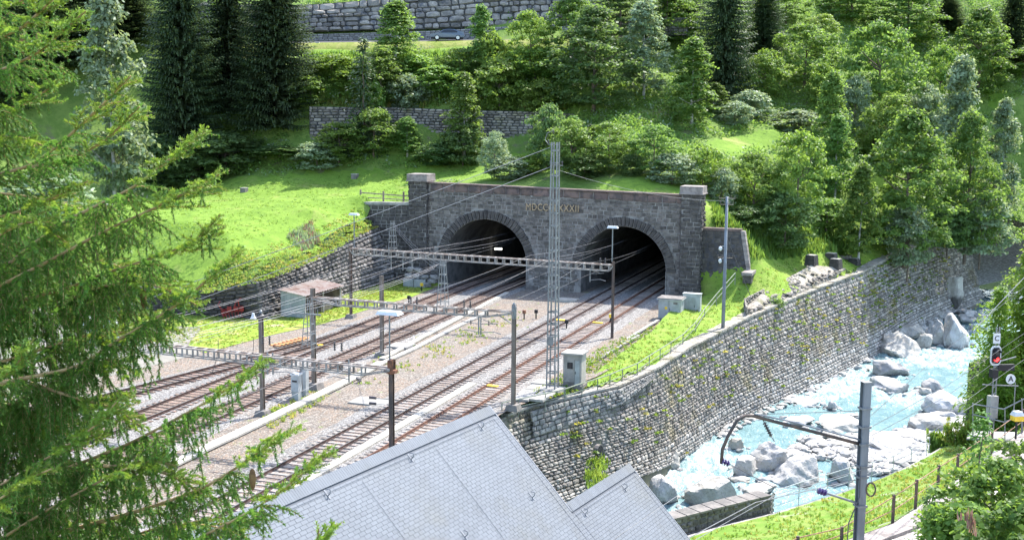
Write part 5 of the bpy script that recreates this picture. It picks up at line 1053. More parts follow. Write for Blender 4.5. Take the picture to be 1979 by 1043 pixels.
for bx, by, br in bpos[:46]:
    for _ in range(7):
        a = r.uniform(0, 6.3); s = r.uniform(.2, .5); p = np.array([bx + math.cos(a) * (br + .1), by + math.sin(a) * (br + .1), 0]); p[2] = float(wz(p)) + .05; v, f_ = CV[_]; vv_a.append(v * [s, s * .8, s * .55] + p); ff_a.append(f_ + off); off += len(v)
me = mesh_np('river_cobbles', np.concatenate(vv_a), [np.concatenate(ff_a)], MT['cobble'], False); struct('river_cobbles', me, 'stuff')
sheet('rock_bed', [[D(1872, 556, 160), D(1990, 530, 166)], [D(1880, 535, 166), D(1990, 505, 174)], [D(1880, 500, 174), D(1990, 465, 186)], [D(1880, 478, 182), D(1990, 440, 200)]], MT['riverbed'], sub=14)
# rubble strip at the wall foot near the building
sheet('rubble_foot', [[GW(x, y) + (0, 0, h) for x, y, h in rr] for rr in ([(1040, 905, 3), (1120, 930, 2.2), (1190, 905, 1.6), (1255, 890, .6)], [(1040, 960, 2.6), (1110, 985, 1.6), (1190, 960, .6), (1255, 930, -.4)], [(1040, 1100, 1.4), (1110, 1100, .4), (1190, 1000, -.3), (1255, 960, -1)])], MT['rubble'], sub=8)

# ------------------------------------------------------------ right bank
EDGE = [(1180, 1085, 52, 0), (1290, 1046, 54, 0), (1400, 1015, 56, 0), (1490, 993, 58, 0), (1545, 976, 60, 0), (1620, 953, 62, 0), (1700, 925, 64, 0), (1770, 893, 67, 0), (1830, 858, 71, 0), (1870, 835, 75, 0), (2050, 770, 88, 0)]
eA = [D(x, y, Y) for x, y, Y, _ in EDGE]
FEN = [(1180, 1330, 33), (1290, 1250, 35), (1440, 1140, 38), (1560, 1070, 40.5), (1625, 1046, 41.5), (1725, 1010, 44), (1770, 981, 46.5), (1812, 952, 49.5), (1850, 925, 52), (1910, 878, 56), (2080, 760, 68)]
eB = [D(x, y, Y) for x, y, Y in FEN]
def rs(pts, n=40):
    P = np.array(pts); s = np.linspace(0, 1, len(P)); t = np.linspace(0, 1, n); return np.stack([np.interp(t, s, P[:, i]) for i in range(3)], 1)
A_, B_ = rs(eA), rs(eB); rows = []
for f in np.linspace(0, 1, 16):
    row = A_ * (1 - f) + B_ * f; row[:, 2] += -.5 * math.sin(math.pi * f) + (NR.uniform(-.05, .05, len(row)) if 0 < f < 1 else 0); rows.append(row)
sheet('bank_grass', rows, groundmat('bank_turf', [(.12, .21, .03), (.20, .25, .06), (.08, .15, .02), (.32, .31, .24)], [(.6, .42, .6), (2.4, .5, .66), (.45, .56, .68)], .8, 6, .08))
inn = np.array([.82, -.57, 0])
rows = [[p + inn * 0 + (0, 0, -.02) for p in B_], [p + inn * .5 + (0, 0, .02) for p in B_], [p + inn * 7 for p in B_], [p + inn * 14 + (0, 0, 1.5) for p in B_], [p + inn * 40 + (0, 0, 9) for p in B_]]
sheet('track_bed', rows, gravelmat('bed_gravel', (.50, .47, .43), (.28, .25, .23), (.42, .30, .24), (.4, .65), .4, vs=5.))
kt = thing('edge_kerb', 'reddish stone edging strip between the rusty fence and the gravel at bottom right', 'kerb', eB[4]); kk = MB()
P = np.array([p + inn * .7 for p in B_]); 
for a, b_ in zip(P[6:], P[7:]):
    for j in range(5): f0 = j / 5; f1 = (j + .94) / 5; mb = MB(); p = a * (1 - f0) + b_ * f0; q = a * (1 - f1) + b_ * f1; mb.bar(p + (0, 0, .05), q + (0, 0, .05), .75, .22); part(kt, 'edge_stone', mb, MT['cap_stone'], world=True)
bw = thing('bank_wall', 'concrete edge wall of the right river bank carrying the grey railing', 'wall', eA[4]); top = rs(eA, 24); ruled_wall(bw, 'wall_core', [p + (0, 0, .03) for p in top][::-1], [p * np.array([1, 1, 0]) + (0, 0, -11) for p in top][::-1], .5, MT['concrete'])
# grey railing of the bank
rp = [(1494, 949, 58), (1545, 932, 60), (1600, 916, 61.6), (1642, 903, 62.6), (1686, 893, 63.6), (1727, 880, 65), (1762, 866, 66.6), (1792, 847, 68.5), (1797, 845, 69)]
def zedge(Y): e = np.array(eA); return np.interp(Y, e[:, 1], e[:, 2])
tops = [D(x, y, Y) for x, y, Y in rp]; railing('thin grey three bar railing along the river on the right bank', tops[0], tops, [float(zedge(Y)) for _, _, Y in rp], MT['railing_grey'], .022, (.33, .66))
# rusty fence
rf = thing('rusty_fence', 'rusty fence of dark posts and thin orange rails beside the bottom right gravel', 'fence', eB[5])
pts = [(1440, 1085, 1150, 38), (1540, 1035, 1083, 40), (1626, 1017, 1046, 41.5), (1725, 955, 1010, 44), (1769, 926, 980, 46.5), (1812, 898, 952, 49.5), (1849, 876, 925, 52), (1915, 832, 878, 56), (1975, 790, 833, 60)]
tt = []
for x, y0, y1, Y in pts:
    a = D(x, y1, Y); b_ = D(x, y0, Y); b_ = np.array([a[0], a[1], b_[2]]); tt.append((a, b_)); mb = MB(); mb.bar(a - (0, 0, .3), b_, .1, .1); part(rf, 'post', mb, MT['mast_dark'], world=True)
for f in (.93, .45):
    for (a, b_), (c, d_) in zip(tt, tt[1:]): mb = MB(); mb.bar(a * (1 - f) + b_ * f, c * (1 - f) + d_ * f, .02, .035); part(rf, 'rail', mb, MT['rust_rail'], world=True)
# little stone wall
sw_ = thing('low_stone_wall', 'short dark block wall at the bank between slate gable and railing', 'wall', D(1400, 1000, 57))
tl = [D(1250, 1020, 54), D(1300, 1004, 54.8), D(1400, 979, 56.6), D(1489, 958, 58.3)]; bl = [np.array([p[0], p[1], p[2] - 1.3]) for p in tl]
ruled_wall(sw_, 'wall_core', tl, bl, .75, MT['concrete_dark']); lay_stones(sw_, wall_stones(tl, bl, .26, .36, .08, 95, .25, .93, None, .01), TPL_ROUGH, MT['wing_stone'], 'stone', 160)
lay_stones(sw_, wall_stones([tl[-1], tl[-1] + (.35, .75, 0)], [bl[-1], bl[-1] + (.35, .75, 0)], .26, .36, .08, 96, .25, .93), TPL_ROUGH, MT['wing_stone'], 'stone', 20)
for i in range(12):
    P = np.array(tl); s = np.linspace(0, 3, 13); f = lambda q: np.array([np.interp(q, [0, 1, 2, 3], P[:, k]) for k in range(3)]); a, b_ = f(s[i]), f(s[i + 1] - .02); n_ = np.array([-(b_ - a)[1], (b_ - a)[0], 0]); n_ /= np.linalg.norm(n_)
    mb = MB(); mb.hexa([a - n_ * .12, b_ - n_ * .12, b_ + n_ * .8, a + n_ * .8] + [x + (0, 0, .1) for x in (a - n_ * .12, b_ - n_ * .12, b_ + n_ * .8, a + n_ * .8)]); part(sw_, 'coping_stone', mb, MT['concrete_dark'], world=True)
rdg = thing('block_end', 'end post of the low stone wall', 'post', tl[-1]); bpy.data.objects.remove(rdg)

# ------------------------------------------------------------ steel pole with curved bracket
cpz = D(1674, 738, 38)[2]; pb = D(1672, 1060, 38); cp = thing('catenary_pole', 'grey steel pole with a curved bracket arm on the right bank', 'pole', (D(1674, 738, 38)[0], 38, 4.2), .25)
H = cpz - 4.2; mb = MB(); hbeam(mb, 0, 0, -1.5, H, .26, .27, .035); mb.box(-.06, .06, -.07, .07, -1.5, H); part(cp, 'post', mb, MT['mast_grey']); mb = MB(); mb.box(-.15, .15, -.15, .15, H, H + .02); part(cp, 'cap', mb, MT['galv'])
mm_ = cpz - 4.2 - np.array([0, 0]); zz = lambda py: D(1674, py, 38)[2] - 4.2
for y in (788, 824, 857, 900, 920, 976): mb = MB(); mb.box(-.17, .17, -.175, .175, zz(y) - .035, zz(y) + .035); part(cp, 'clamp', mb, MT['galv'])
ip = np.array(cp.location)
arm = [D(1664, 858, 38), D(1600, 841, 37.7), D(1520, 820, 37.3), (D(1455, 803, 37)), D(1440, 803, 36.9), D(1424, 812, 36.8), D(1407, 842, 36.7), D(1396, 868, 36.6), D(1394, 895, 36.6)]
mb = MB(); mb.tube(arm, .055, 8); part(cp, 'bracket_arm', mb, MT['mast_dark'], world=True, smooth=True)
mb = MB(); mb.tube([D(1666, 850, 38), D(1520, 812, 37.3), D(1458, 799, 37)], .03, 6); part(cp, 'arm_stay', mb, MT['mast_grey'], world=True)
mb = MB(); mb.tube([D(1664, 974, 38), D(1597, 952, 37.6)], .04, 8); part(cp, 'lower_strut', mb, MT['galv'], world=True)
def insul_line(t, a, b, r, m, n=5):
    a = np.array(a); b = np.array(b); pts = []; rs_ = []
    for i in range(n * 4 + 1): f = i / (n * 4); pts.append(a * (1 - f) + b * f); rs_.append(r if i % 4 in (1, 2) else r * .45)
    mb = MB(); mb.tube(pts, rs_, 8); part(t, 'insulator', mb, m, world=True)
insul_line(cp, D(1596, 952, 37.6), D(1580, 947, 37.5), .11, MT['insul_violet'], 3); insul_line(cp, D(1395, 890, 36.6), D(1410, 896, 36.6), .11, MT['insul_violet'], 3); insul_line(cp, D(1477, 816, 37.1), D(1491, 843, 37), .07, MT['insul'], 6)
mb = MB(); mb.tube([D(1475, 811, 37.1), D(1477, 816, 37.1)], .02); mb.tube([D(1491, 843, 37), D(1497, 853, 37)], .02); part(cp, 'hanger', mb, MT['galv'], world=True)
mb = MB(); pts = [D(1683 + 9 * math.sin(a), 945 + 11 * math.cos(a) * 1.2, 37.9) for a in np.linspace(0, 6.2, 12)]; mb.tube(pts, .03, 5); part(cp, 'cable_coil', mb, MT['mast_dark'], world=True)
mb = MB(); mb.tube([D(1663, 900, 37.8), D(1661, 960, 37.8), D(1640, 1010, 37.8), D(1636, 1060, 37.8)], .02, 5); part(cp, 'down_lead', mb, MT['wire_dark'], world=True)
WI = [([(1478, 838, 37), (1600, 800, 60), (1664, 793, 38)], 'x'), ]
def pw(lab, pts, r=.012, m='wire'): return wire(lab, [D(*p) for p in pts], r, m)
pw('wire from the pole up over the river to the signal post', [(1683, 803, 38), (1810, 690, 48), (1979, 555, 62)], .012, 'wire_dark')
pw('pair of thin wires from the pole to the upper right, upper one', [(1683, 825, 38), (1830, 745, 46), (1985, 640, 58)], .012, 'wire_dark')
pw('pair of thin wires from the pole to the upper right, lower one', [(1683, 842, 38), (1830, 765, 46), (1985, 655, 58)], .012, 'wire_dark')
pw('thin wire crossing the small slate gable to the bracket insulator', [(1180, 1045, 27), (1290, 970, 31), (1400, 896, 36.6)], .012)
pw('wire from bracket insulator down to the lower strut hanger', [(1410, 896, 36.6), (1490, 938, 37), (1500, 942, 37.1)], .012, 'wire_dark')
pw('thin wire from the hanger to the lower strut insulator', [(1500, 940, 37.1), (1580, 947, 37.5)], .01)
pw('wire crossing the low wall towards the pole clamp', [(1310, 1050, 26), (1460, 970, 31), (1660, 925, 38), (1760, 860, 45), (1900, 770, 56)], .014)
pw('second wire crossing the low wall towards the pole clamp', [(1330, 1050, 26), (1500, 955, 32), (1672, 905, 38), (1830, 800, 50), (1985, 690, 62)], .01)
pw('thin wire from pole top insulator to the left over the river', [(1664, 793, 38), (1560, 797, 37), (1470, 800, 36.8)], .01, 'wire_dark')
pw('bright wire high across the signal towards top right', [(1880, 640, 60), (1985, 530, 66)], .02)

# ------------------------------------------------------------ signal, sign, lineside kit at the right
SY = 60; sg = thing('rail_signal', 'railway signal showing red on a lattice post at the right edge', 'signal', (D(1915, 800, SY)[0], SY, D(1915, 815, SY)[2]), .15)
b0 = np.array(sg.location); zz = lambda y: D(1915, y, SY)[2] - b0[2]
mb = MB()
for s in (-.09, .09): mb.bar((s + .1, 0, -.5), (s + .1, 0, zz(632)), .05)
for i in range(14): z_ = zz(632) * i / 14; mb.bar((.01, 0, z_), (.19, 0, z_ + .15), .03)
part(sg, 'lattice_post', mb, MT['galv'])
cx = -.06; zc = zz(685); mb = MB(); ol = [(-.26, -.32), (-.16, -.46), (.16, -.46), (.26, -.32), (.26, .32), (.16, .46), (-.16, .46), (-.26, .32)]
mb.prism([(cx + x * 1.12, zc + z * 1.1) for x, z in ol], -.22, -.18); part(sg, 'board_rim', mb, MT['white']); mb = MB(); mb.prism([(cx + x * .86, zc + z * .9) for x, z in ol], -.26, -.23); bd = part(sg, 'backboard', mb, MT['black'])
glow = bpy.data.materials.new('red_glow'); glow.use_nodes = True; pb_ = glow.node_tree.nodes['Principled BSDF']; pb_.inputs['Base Color'].default_value = (.5, .01, .01, 1); pb_.inputs['Emission Color'].default_value = (1, .02, .02, 1); pb_.inputs['Emission Strength'].default_value = 1.5
for dz, m in ((-.18, glow), (.18, MT['glass_dark'])):
    mb = MB(); mb.tube([(cx, -.34, zc + dz), (cx, -.25, zc + dz)], .12, 14); part(sg, 'lens', mb, m, parent=bd)
    mb = MB()
    for k in range(8):
        a0 = math.pi * k / 8; a1 = math.pi * (k + 1) / 8; mb.add([(cx + .15 * math.cos(a), y, zc + dz + .15 * math.sin(a)) for a in (a0, a1) for y in (-.27, -.5)], [(0, 1, 3, 2)])
    part(sg, 'hood', mb, MT['black'], parent=bd)
mb = MB(); mb.box(cx - .18, cx + .2, -.2, -.17, zz(662), zz(643)); pl_ = part(sg, 'letter_plate', mb, MT['white'])
def letter(txt, size, m, loc, parent, nm='letter'):
    cu = bpy.data.curves.new(nm, 'FONT'); cu.body = txt; cu.size = size; cu.extrude = .004; cu.align_x = 'CENTER'; cu.align_y = 'CENTER'; cu.offset = .012 * size; ob = bpy.data.objects.new('tmp', cu); COL.objects.link(ob); bpy.context.view_layer.update()
    me = bpy.data.meshes.new_from_object(ob.evaluated_get(bpy.context.evaluated_depsgraph_get())); bpy.data.objects.remove(ob); me.transform(Matrix.Rotation(math.pi / 2, 4, 'X')); me.materials.clear(); me.materials.append(m); o = link(nm, me, parent); o.location = loc; return o
letter('C', .38, MT['black'], (cx + .01, -.205, (zz(662) + zz(643)) / 2), pl_)
mb = MB(); mb.box(-.2, .1, -.3, .1, zz(728), zz(712)); mb.box(.2, 1.1, -.1, .1, zz(716), zz(704)); part(sg, 'equipment_box', mb, MT['black']); mb = MB(); mb.box(-.25, .2, -.3, .05, zz(805), zz(763)); part(sg, 'relay_box', mb, MT['concrete'])
mb = MB()
for a, b_ in (((-.7, -.2, zz(740)), (1.3, -.2, zz(745))), ((.1, 0, zz(700)), (1.2, 0, zz(690)))): mb.bar(a, b_, .05)
part(sg, 'arm', mb, MT['galv'])
gr = thing('signal_platform', 'galvanised platform with railings at the foot of the red signal', 'platform', (D(1935, 810, SY)[0], SY, b0[2]), .15)
for pts in ([(1880, 780), (1940, 790), (1979, 770)], [(1880, 800), (1940, 815), (1985, 800)], [(1870, 840), (1940, 850), (1985, 845)]): mb = MB(); mb.tube([D(x, y, 59) for x, y in pts], .035, 5); part(gr, 'rail', mb, MT['galv'], world=True)
for x, y0, y1 in ((1880, 778, 842), (1912, 785, 846), (1942, 788, 852), (1975, 770, 846)): mb = MB(); mb.tube([D(x, y0, 59), D(x, y1, 59)], .03, 5); part(gr, 'post', mb, MT['galv'], world=True)
mb = MB(); a = [D(1868, 846, 59.5), D(1990, 852, 58.5), D(1990, 835, 61.5), D(1880, 832, 62)]; mb.hexa([p - (0, 0, .08) for p in a] + a); part(gr, 'deck', mb, MT['concrete'], world=True)
sn = thing('round_sign', 'round white sign with a black letter A on a bent post', 'sign', (D(1953, 732, 58)[0], 58, D(1953, 775, 58)[2]), .1); zc = D(1953, 732, 58)[2] - sn.location.z; mb = MB(); mb.tube([(0, -.03, zc), (0, .0, zc)], .25, 24); dk = part(sn, 'disc', mb, MT['white']); mb = MB(); mb.tube([(0, .03, zc), (.28, .03, zc - .2), (.3, .03, -.6)], .025, 6); part(sn, 'post', mb, MT['galv']); letter('A', .40, MT['black'], (0, -.04, zc), dk)
yb = thing('point_lantern', 'yellow and white lantern box beside the track at the right edge', 'lantern', D(1965, 812, 55), .2); mb = MB(); mb.box(-.22, .25, -.2, .2, .0, .25); part(yb, 'yellow_box', mb, MT['yellow']); mb = MB(); mb.hexa([(-.25, -.22, .25), (.28, -.22, .25), (.28, .22, .25), (-.25, .22, .25), (-.15, -.15, .45), (.18, -.15, .45), (.18, .15, .45), (-.15, .15, .45)]); part(yb, 'white_cover', mb, MT['white']); mb = MB(); mb.tube([(0, 0, -.9), (0, 0, 0)], .05, 8); part(yb, 'post', mb, MT['black'])
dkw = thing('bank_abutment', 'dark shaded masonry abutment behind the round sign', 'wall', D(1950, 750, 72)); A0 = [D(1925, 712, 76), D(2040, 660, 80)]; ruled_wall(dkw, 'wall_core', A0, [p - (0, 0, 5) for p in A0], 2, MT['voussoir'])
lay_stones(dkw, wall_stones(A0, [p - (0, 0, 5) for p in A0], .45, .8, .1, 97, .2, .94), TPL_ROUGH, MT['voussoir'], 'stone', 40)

# ------------------------------------------------------------ building with slate roof
bd_ = thing('slate_roof_building', 'building with a stepped light grey slate roof in the foreground', 'building', (0, 44, 0))
def RP(px, py): pass
# roof plane through the long ridge (z 8.9) and falling to the lower right at 45 degrees
k_ = (HC) / 20.6
ra, rb_ = G(600, 930, 8.75), G(945, 785, 8.75); rd = (rb_ - ra) / np.linalg.norm(rb_ - ra); rn = np.array([rd[1], -rd[0], 0]); dn = np.array([rn[0], rn[1], -1.]) / math.sqrt(2); nrm = np.cross(rd, dn); nrm = nrm if nrm[2] > 0 else -nrm
def onroof(px, py, h=0):
    d = ray(px, py); q = rb_ + nrm * h; return CAMP + d * (((q - CAMP) @ nrm) / (d @ nrm))
def rc(p): q = p - rb_; return float(q @ rd), float(q @ dn)     # (along ridge, down slope)
c2 = rc(onroof(1085, 972)); c3 = rc(onroof(1218, 900)); c4 = rc(onroof(1325, 1050)); c1 = rc(onroof(1000, 860))
D2 = (c2[1] + c3[1]) / 2; Lx = c3[0]
def rpt(a, b_, h=0.): return rb_ + rd * a + dn * b_ + nrm * h
# slabs of roof under the slates
def roofslab(a0, a1, b0, b1, th=.12, h=0):
    mb = MB(); mb.hexa([rpt(a0, b0, h - th), rpt(a1, b0, h - th), rpt(a1, b1, h - th), rpt(a0, b1, h - th), rpt(a0, b0, h), rpt(a1, b0, h), rpt(a1, b1, h), rpt(a0, b1, h)])
    if np.cross(rd, dn) @ nrm < 0: mb.F = [tuple(reversed(f)) for f in mb.F]
    return mb
part(bd_, 'roof_deck', roofslab(-26, 0, 0, D2 + .02, h=-.02), MT['slate_gap'], world=True); part(bd_, 'roof_deck', roofslab(-26, Lx, D2 + .02, D2 + 9, h=-.02), MT['slate_gap'], world=True)
sl = []; cw, ch = .27, .125; row = 0; r = np.random.RandomState(5); b0 = .42
def slate_rows(a_min, a_max, bs, be, off0=0):
    b = bs; row = off0
    while b < be - .02:
        a = a_max - .0 - (cw / 2 if row % 2 else cw)
        while a > a_min:
            w = cw if a + cw <= a_max else a_max - a
            if w > .05: sl.append((a, w, b, min(ch, be - b)))
            a -= cw
        if row % 2: sl.append((a_max - cw / 2, cw / 2, b, min(ch, be - b)))
        b += ch; row += 1
slate_rows(-20, -.0, .42, D2); slate_rows(-20, Lx, D2 + .42, D2 + 7)
# slates between the ridge row of the small gable and the big roof
slate_rows(-20, 0, D2, D2 + .42, int(round((D2 - .42) / ch)) % 2)
MS = []
for a, w, b, h in sl:
    c = rpt(a + w / 2, b + h / 2, r.uniform(-.001, .002)); MS.append(frame4(rd * (w - .009), -dn * (h - .007), nrm * .009, c))
sv = np.array([[-.5, -.5, 0], [.5, -.5, 0], [.5, .5, 0], [-.5, .5, 0], [-.5, -.5, 1.2], [.5, -.5, 1.2], [.5, .5, .7], [-.5, .5, .7]]); sq = np.array([[4, 5, 6, 7], [0, 1, 5, 4], [1, 2, 6, 5], [2, 3, 7, 6], [3, 0, 4, 7]])
TPL_SLATE = (sv[None], sq, np.zeros((0, 3), int)); 
def flipm(ms): return [frame4(-A[:3, 0], A[:3, 1], A[:3, 2], A[:3, 3]) if np.linalg.det(A[:3, :3]) < 0 else A for A in ms]
lay_stones(bd_, flipm(MS), TPL_SLATE, MT['slate'], 'slate', 300, key=lambda x, y: (x > 900) & (y < 1043))
# vertical ridge slates (narrow, standing across the ridge)
MS = []
for a0, a1, b in ((-20, .05, -.03), (0.1, Lx + .05, D2 - .03)):
    a = a1
    while a > a0: MS.append(frame4(rd * .092, -dn * .36, nrm * .014, rpt(a - .05, b + .19, .006))); a -= .1
lay_stones(bd_, flipm(MS), TPL_SLATE, MT['slate'], 'ridge_slate', 150)
for a0, a1, b in ((-20, -.25, .50), (.05, Lx - .2, D2 + .5)): mb = MB(); mb.bar(rpt(a0, b, .03), rpt(a1, b, .02), .009, .009); part(bd_, 'lightning_wire', mb, MT['lead'], world=True)
for a, b0_, b1_ in ((-.28, .5, D2 + 6), (Lx - .25, D2 + .5, D2 + 6), (-4.1, .6, D2 + 4), (-8.0, .6, D2 + 4), (.12, D2 + .1, D2 + 5)): mb = MB(); mb.bar(rpt(a, b0_, .03), rpt(a, b1_, .02), .009, .009); part(bd_, 'lightning_wire', mb, MT['lead'], world=True)
for (x, y) in ((931, 826), (795, 886), (634, 957), (1029, 960), (899, 1036), (1208, 944), (1131, 992)):
    p = onroof(x, y, .02); mb = MB(); mb.tube([p, p + nrm * .12, p + nrm * .18 - dn * .08, p + nrm * .1 - dn * .16], .017, 6); mb.bar(p - dn * .2, p + dn * .12, .05, .012); part(bd_, 'roof_hook', mb, MT['lead'], world=True)
for a0, a1, b0_ in ((0, 0, 0), (Lx, Lx, D2)):   # verge boards
    mb = MB(); mb.bar(rpt(a0 + .03, b0_, -.06), rpt(a0 + .03, D2 + (8 if a0 else .3), -.06), .05, .16, up=tuple(nrm)); part(bd_, 'verge_board', mb, MT['lead'], world=True)
# rear slope and walls
bn_ = -rn; rz1 = rpt(-26, 0); mb = MB(); R0, R1 = rpt(-26, 0, -.02), rpt(0, 0, -.02); q0, q1 = R0 + bn_ * 5 - (0, 0, 5), R1 + bn_ * 5 - (0, 0, 5); mb.hexa([q0 - (0, 0, .15), q1 - (0, 0, .15), R1 - (0, 0, .15), R0 - (0, 0, .15), q0, q1, R1, R0]); part(bd_, 'rear_roof', mb, MT['slate'], world=True)
R0, R1 = rpt(.1, D2, -.02), rpt(Lx, D2, -.02); q0, q1 = R0 + bn_ * 3 - (0, 0, 3), R1 + bn_ * 3 - (0, 0, 3); mb = MB(); mb.hexa([q0 - (0, 0, .15), q1 - (0, 0, .15), R1 - (0, 0, .15), R0 - (0, 0, .15), q0, q1, R1, R0]); part(bd_, 'rear_roof', mb, MT['slate'], world=True)
MT['render_wall'] = mat('render_wall', (.55, .53, .48), (.48, .46, .42), 1, .9)
for a1, bb in ((-.4, 0), (Lx - .4, D2)):
    e0, e1 = rpt(-25.6, bb), rpt(a1, bb); z0 = e0[2]; w = 4.4 if bb == 0 else 2.4; pts = []
    mb = MB(); f0 = e0 + bn_ * w; f1 = e1 + bn_ * w; g0 = e0 + rn * 5.2; g1 = e1 + rn * 5.2
    for (x, y) in ((f0, f1), (g0, g1)): pass
    zt_r = z0 - w - .3; zt_f = z0 - 5.5
    gz = -3
    mb.add([[*f0[:2], gz], [*f1[:2], gz], [*f1[:2], zt_r], [*f0[:2], zt_r]], [(0, 1, 2, 3)]); mb.add([[*g0[:2], gz], [*g1[:2], gz], [*g1[:2], zt_f], [*g0[:2], zt_f]], [(3, 2, 1, 0)])
    mb.add([[*f1[:2], gz], [*g1[:2], gz], [*g1[:2], zt_f], [*e1[:2], z0 - .3], [*f1[:2], zt_r]], [(0, 1, 2, 3, 4)]); mb.add([[*f0[:2], gz], [*g0[:2], gz], [*g0[:2], zt_f], [*e0[:2], z0 - .3], [*f0[:2], zt_r]], [(4, 3, 2, 1, 0)]); part(bd_, 'wall', mb, MT['render_wall'], world=True)

# ------------------------------------------------------------ car on the road
cr = thing('parked_car', 'dark blue grey hatchback car on the road before the grey block wall', 'car', D(865, 78.5, 172.4), math.radians(3)); s = 65 * 172.4 / F / 4.5
prof = [(-2.2, .35), (-2.25, .62), (-2.1, .78), (-1.2, .92), (-.55, 1.36), (.1, 1.44), (.9, 1.42), (1.7, 1.15), (2.15, 1.0), (2.22, .6), (2.15, .32)]
def car_shell(prof, w, mb, tum=.0):
    n = len(prof); V = []
    for sy in (-1, 1):
        for x, z in prof: V.append((x * s, sy * (w - (max(0, z - .9) * tum)) * s, z * s))
    mb.add(V, [tuple(range(n)), tuple(range(2 * n - 1, n - 1, -1))] + [(i, i + n, (i + 1) % n + n, (i + 1) % n) for i in range(n)])
mb = MB(); car_shell(prof, .88, mb, .35); bo = part(cr, 'body', mb, MT['car_paint']); 
gl = [(-1.02, .95), (-.5, 1.31), (.1, 1.38), (.75, 1.36), (1.3, 1.16), (1.25, .98)]; mb = MB(); n = len(gl); mb.add([(x * s, -(.885 - (z - .9) * .33) * s, z * s) for x, z in gl] , [tuple(range(n))]); part(cr, 'side_window', mb, MT['glass_dark'])
mb = MB(); mb.add([(x * s, (.885 - (z - .9) * .33) * s, z * s) for x, z in gl], [tuple(range(n))[::-1]]); part(cr, 'side_window', mb, MT['glass_dark'])
for x0, z0, x1, z1, nm in ((-1.16, .93, -.6, 1.345, 'windscreen'), (1.66, 1.19, 1.0, 1.40, 'rear_window')): mb = MB(); mb.add([(x0 * s, -.72 * s, z0 * s + .01), (x0 * s, .72 * s, z0 * s + .01), (x1 * s, .62 * s, z1 * s + .02), (x1 * s, -.62 * s, z1 * s + .02)], [(0, 1, 2, 3)]); part(cr, nm, mb, MT['glass_dark'])
for x in (-1.38, 1.35):
    for sy in (-1, 1):
        mb = MB(); mb.tube([(x * s, sy * .70 * s, .33 * s), (x * s, sy * .9 * s, .33 * s)], .33 * s, 16); w_ = part(cr, 'wheel', mb, MT['tyre']); mb = MB(); mb.tube([(x * s, sy * .88 * s, .33 * s), (x * s, sy * .92 * s, .33 * s)], .23 * s, 12); part(cr, 'rim', mb, MT['alloy'], parent=w_)
for sy in (-1, 1): mb = MB(); mb.box(-2.24 * s, -2.0 * s, sy * .7 * s - .15, sy * .7 * s + .15, .6 * s, .74 * s); part(cr, 'headlight', mb, MT['white']); mb = MB(); mb.box(2.05 * s, 2.22 * s, sy * .7 * s - .15, sy * .7 * s + .15, .8 * s, .95 * s); part(cr, 'tail_light', mb, MT['red_paint'])
mb = MB(); mb.box(-.95 * s, -.8 * s, -1.0 * s, -.86 * s, .93 * s, 1.03 * s); part(cr, 'mirror', mb, MT['car_paint'])
mb = MB(); mb.box(-2.15 * s, 2.1 * s, -.89 * s, .89 * s, .22 * s, .4 * s); part(cr, 'sill', mb, MT['black'])
ks = thing('kerb_stone', 'small white kerb stone on the road verge left of the birch', 'stone', D(614, 88, 171)); mb = MB(); mb.box(-.25, .25, -.2, .2, -.3, .45); part(ks, 'stone', mb, MT['white'])

# ------------------------------------------------------------ trees
def leaf_quads(C, size, rs_, nrm_bias=None, elong=1.5):
    """C (n,3) centres -> quads of random tilt"""
    n = len(C); N = rs_.normal(size=(n, 3)); N[:, 2] = np.abs(N[:, 2]) * 1.0 + .25
    if nrm_bias is not None: N = N * .75 + nrm_bias
    N /= np.linalg.norm(N, axis=1)[:, None]; t = rs_.normal(size=(n, 3)); X = np.cross(N, t); X /= np.linalg.norm(X, axis=1)[:, None]; Y = np.cross(N, X)
    s = size * rs_.uniform(.6, 1.3, n)[:, None]; X = X * s * .5 * elong; Y = Y * s * .5
    V = np.stack([C - X, C - Y, C + X, C + Y], 1); return V.reshape(-1, 3), np.arange(4 * n).reshape(n, 4)
def crown_broad(seed, w, h, z0, shape, nclump, nleaf, ls, clump_r, m, droop=0.):
    r = np.random.RandomState(seed); P = []; B = []
    lobes = [(r.uniform(0, 6.3), r.uniform(.15, .95), r.uniform(.7, 1.12)) for _ in range(9)]
    for _ in range(nclump):
        f = r.uniform(0, 1) ** .9
        if shape == 'round': R = math.sqrt(max(0, 1 - (2 * f - .9) ** 2 / 1.22)) * (.92 if f < .25 else 1)
        elif shape == 'cone': R = (1 - f) ** .65 * (.55 + .45 * min(1, f * 5)) + .05
        else: R = min(1, (1.05 - f) * 2.0) * (.75 + .25 * min(1, f * 4))
        a = r.uniform(0, 6.283); q = r.uniform(0, 1) ** .42
        for la, lf, lr in lobes:
            if abs(math.atan2(math.sin(a - la), math.cos(a - la))) < .6 and abs(f - lf) < .2: R *= lr
        c = np.array([math.cos(a) * R * q * w / 2, math.sin(a) * R * q * w / 2, z0 + f * (h - z0)]); n = int(nleaf * r.uniform(.6, 1.4)); cr_ = clump_r * r.uniform(.6, 1.35)
        d = r.normal(size=(n, 3)); d /= np.linalg.norm(d, axis=1)[:, None]; d[:, 2] = np.where(d[:, 2] < -.2, -d[:, 2] * .5, d[:, 2]); rad = r.uniform(.35, 1.0, n)[:, None]
        p = c + d * rad * cr_ * np.array([1.1, 1.1, .9]); p[:, 2] -= droop * np.hypot(p[:, 0] - c[0], p[:, 1] - c[1]); P.append(p); B.append(d * .7)
    V, q = leaf_quads(np.concatenate(P), ls, r, np.concatenate(B)); return mesh_np('crown', V, [q], m, False)
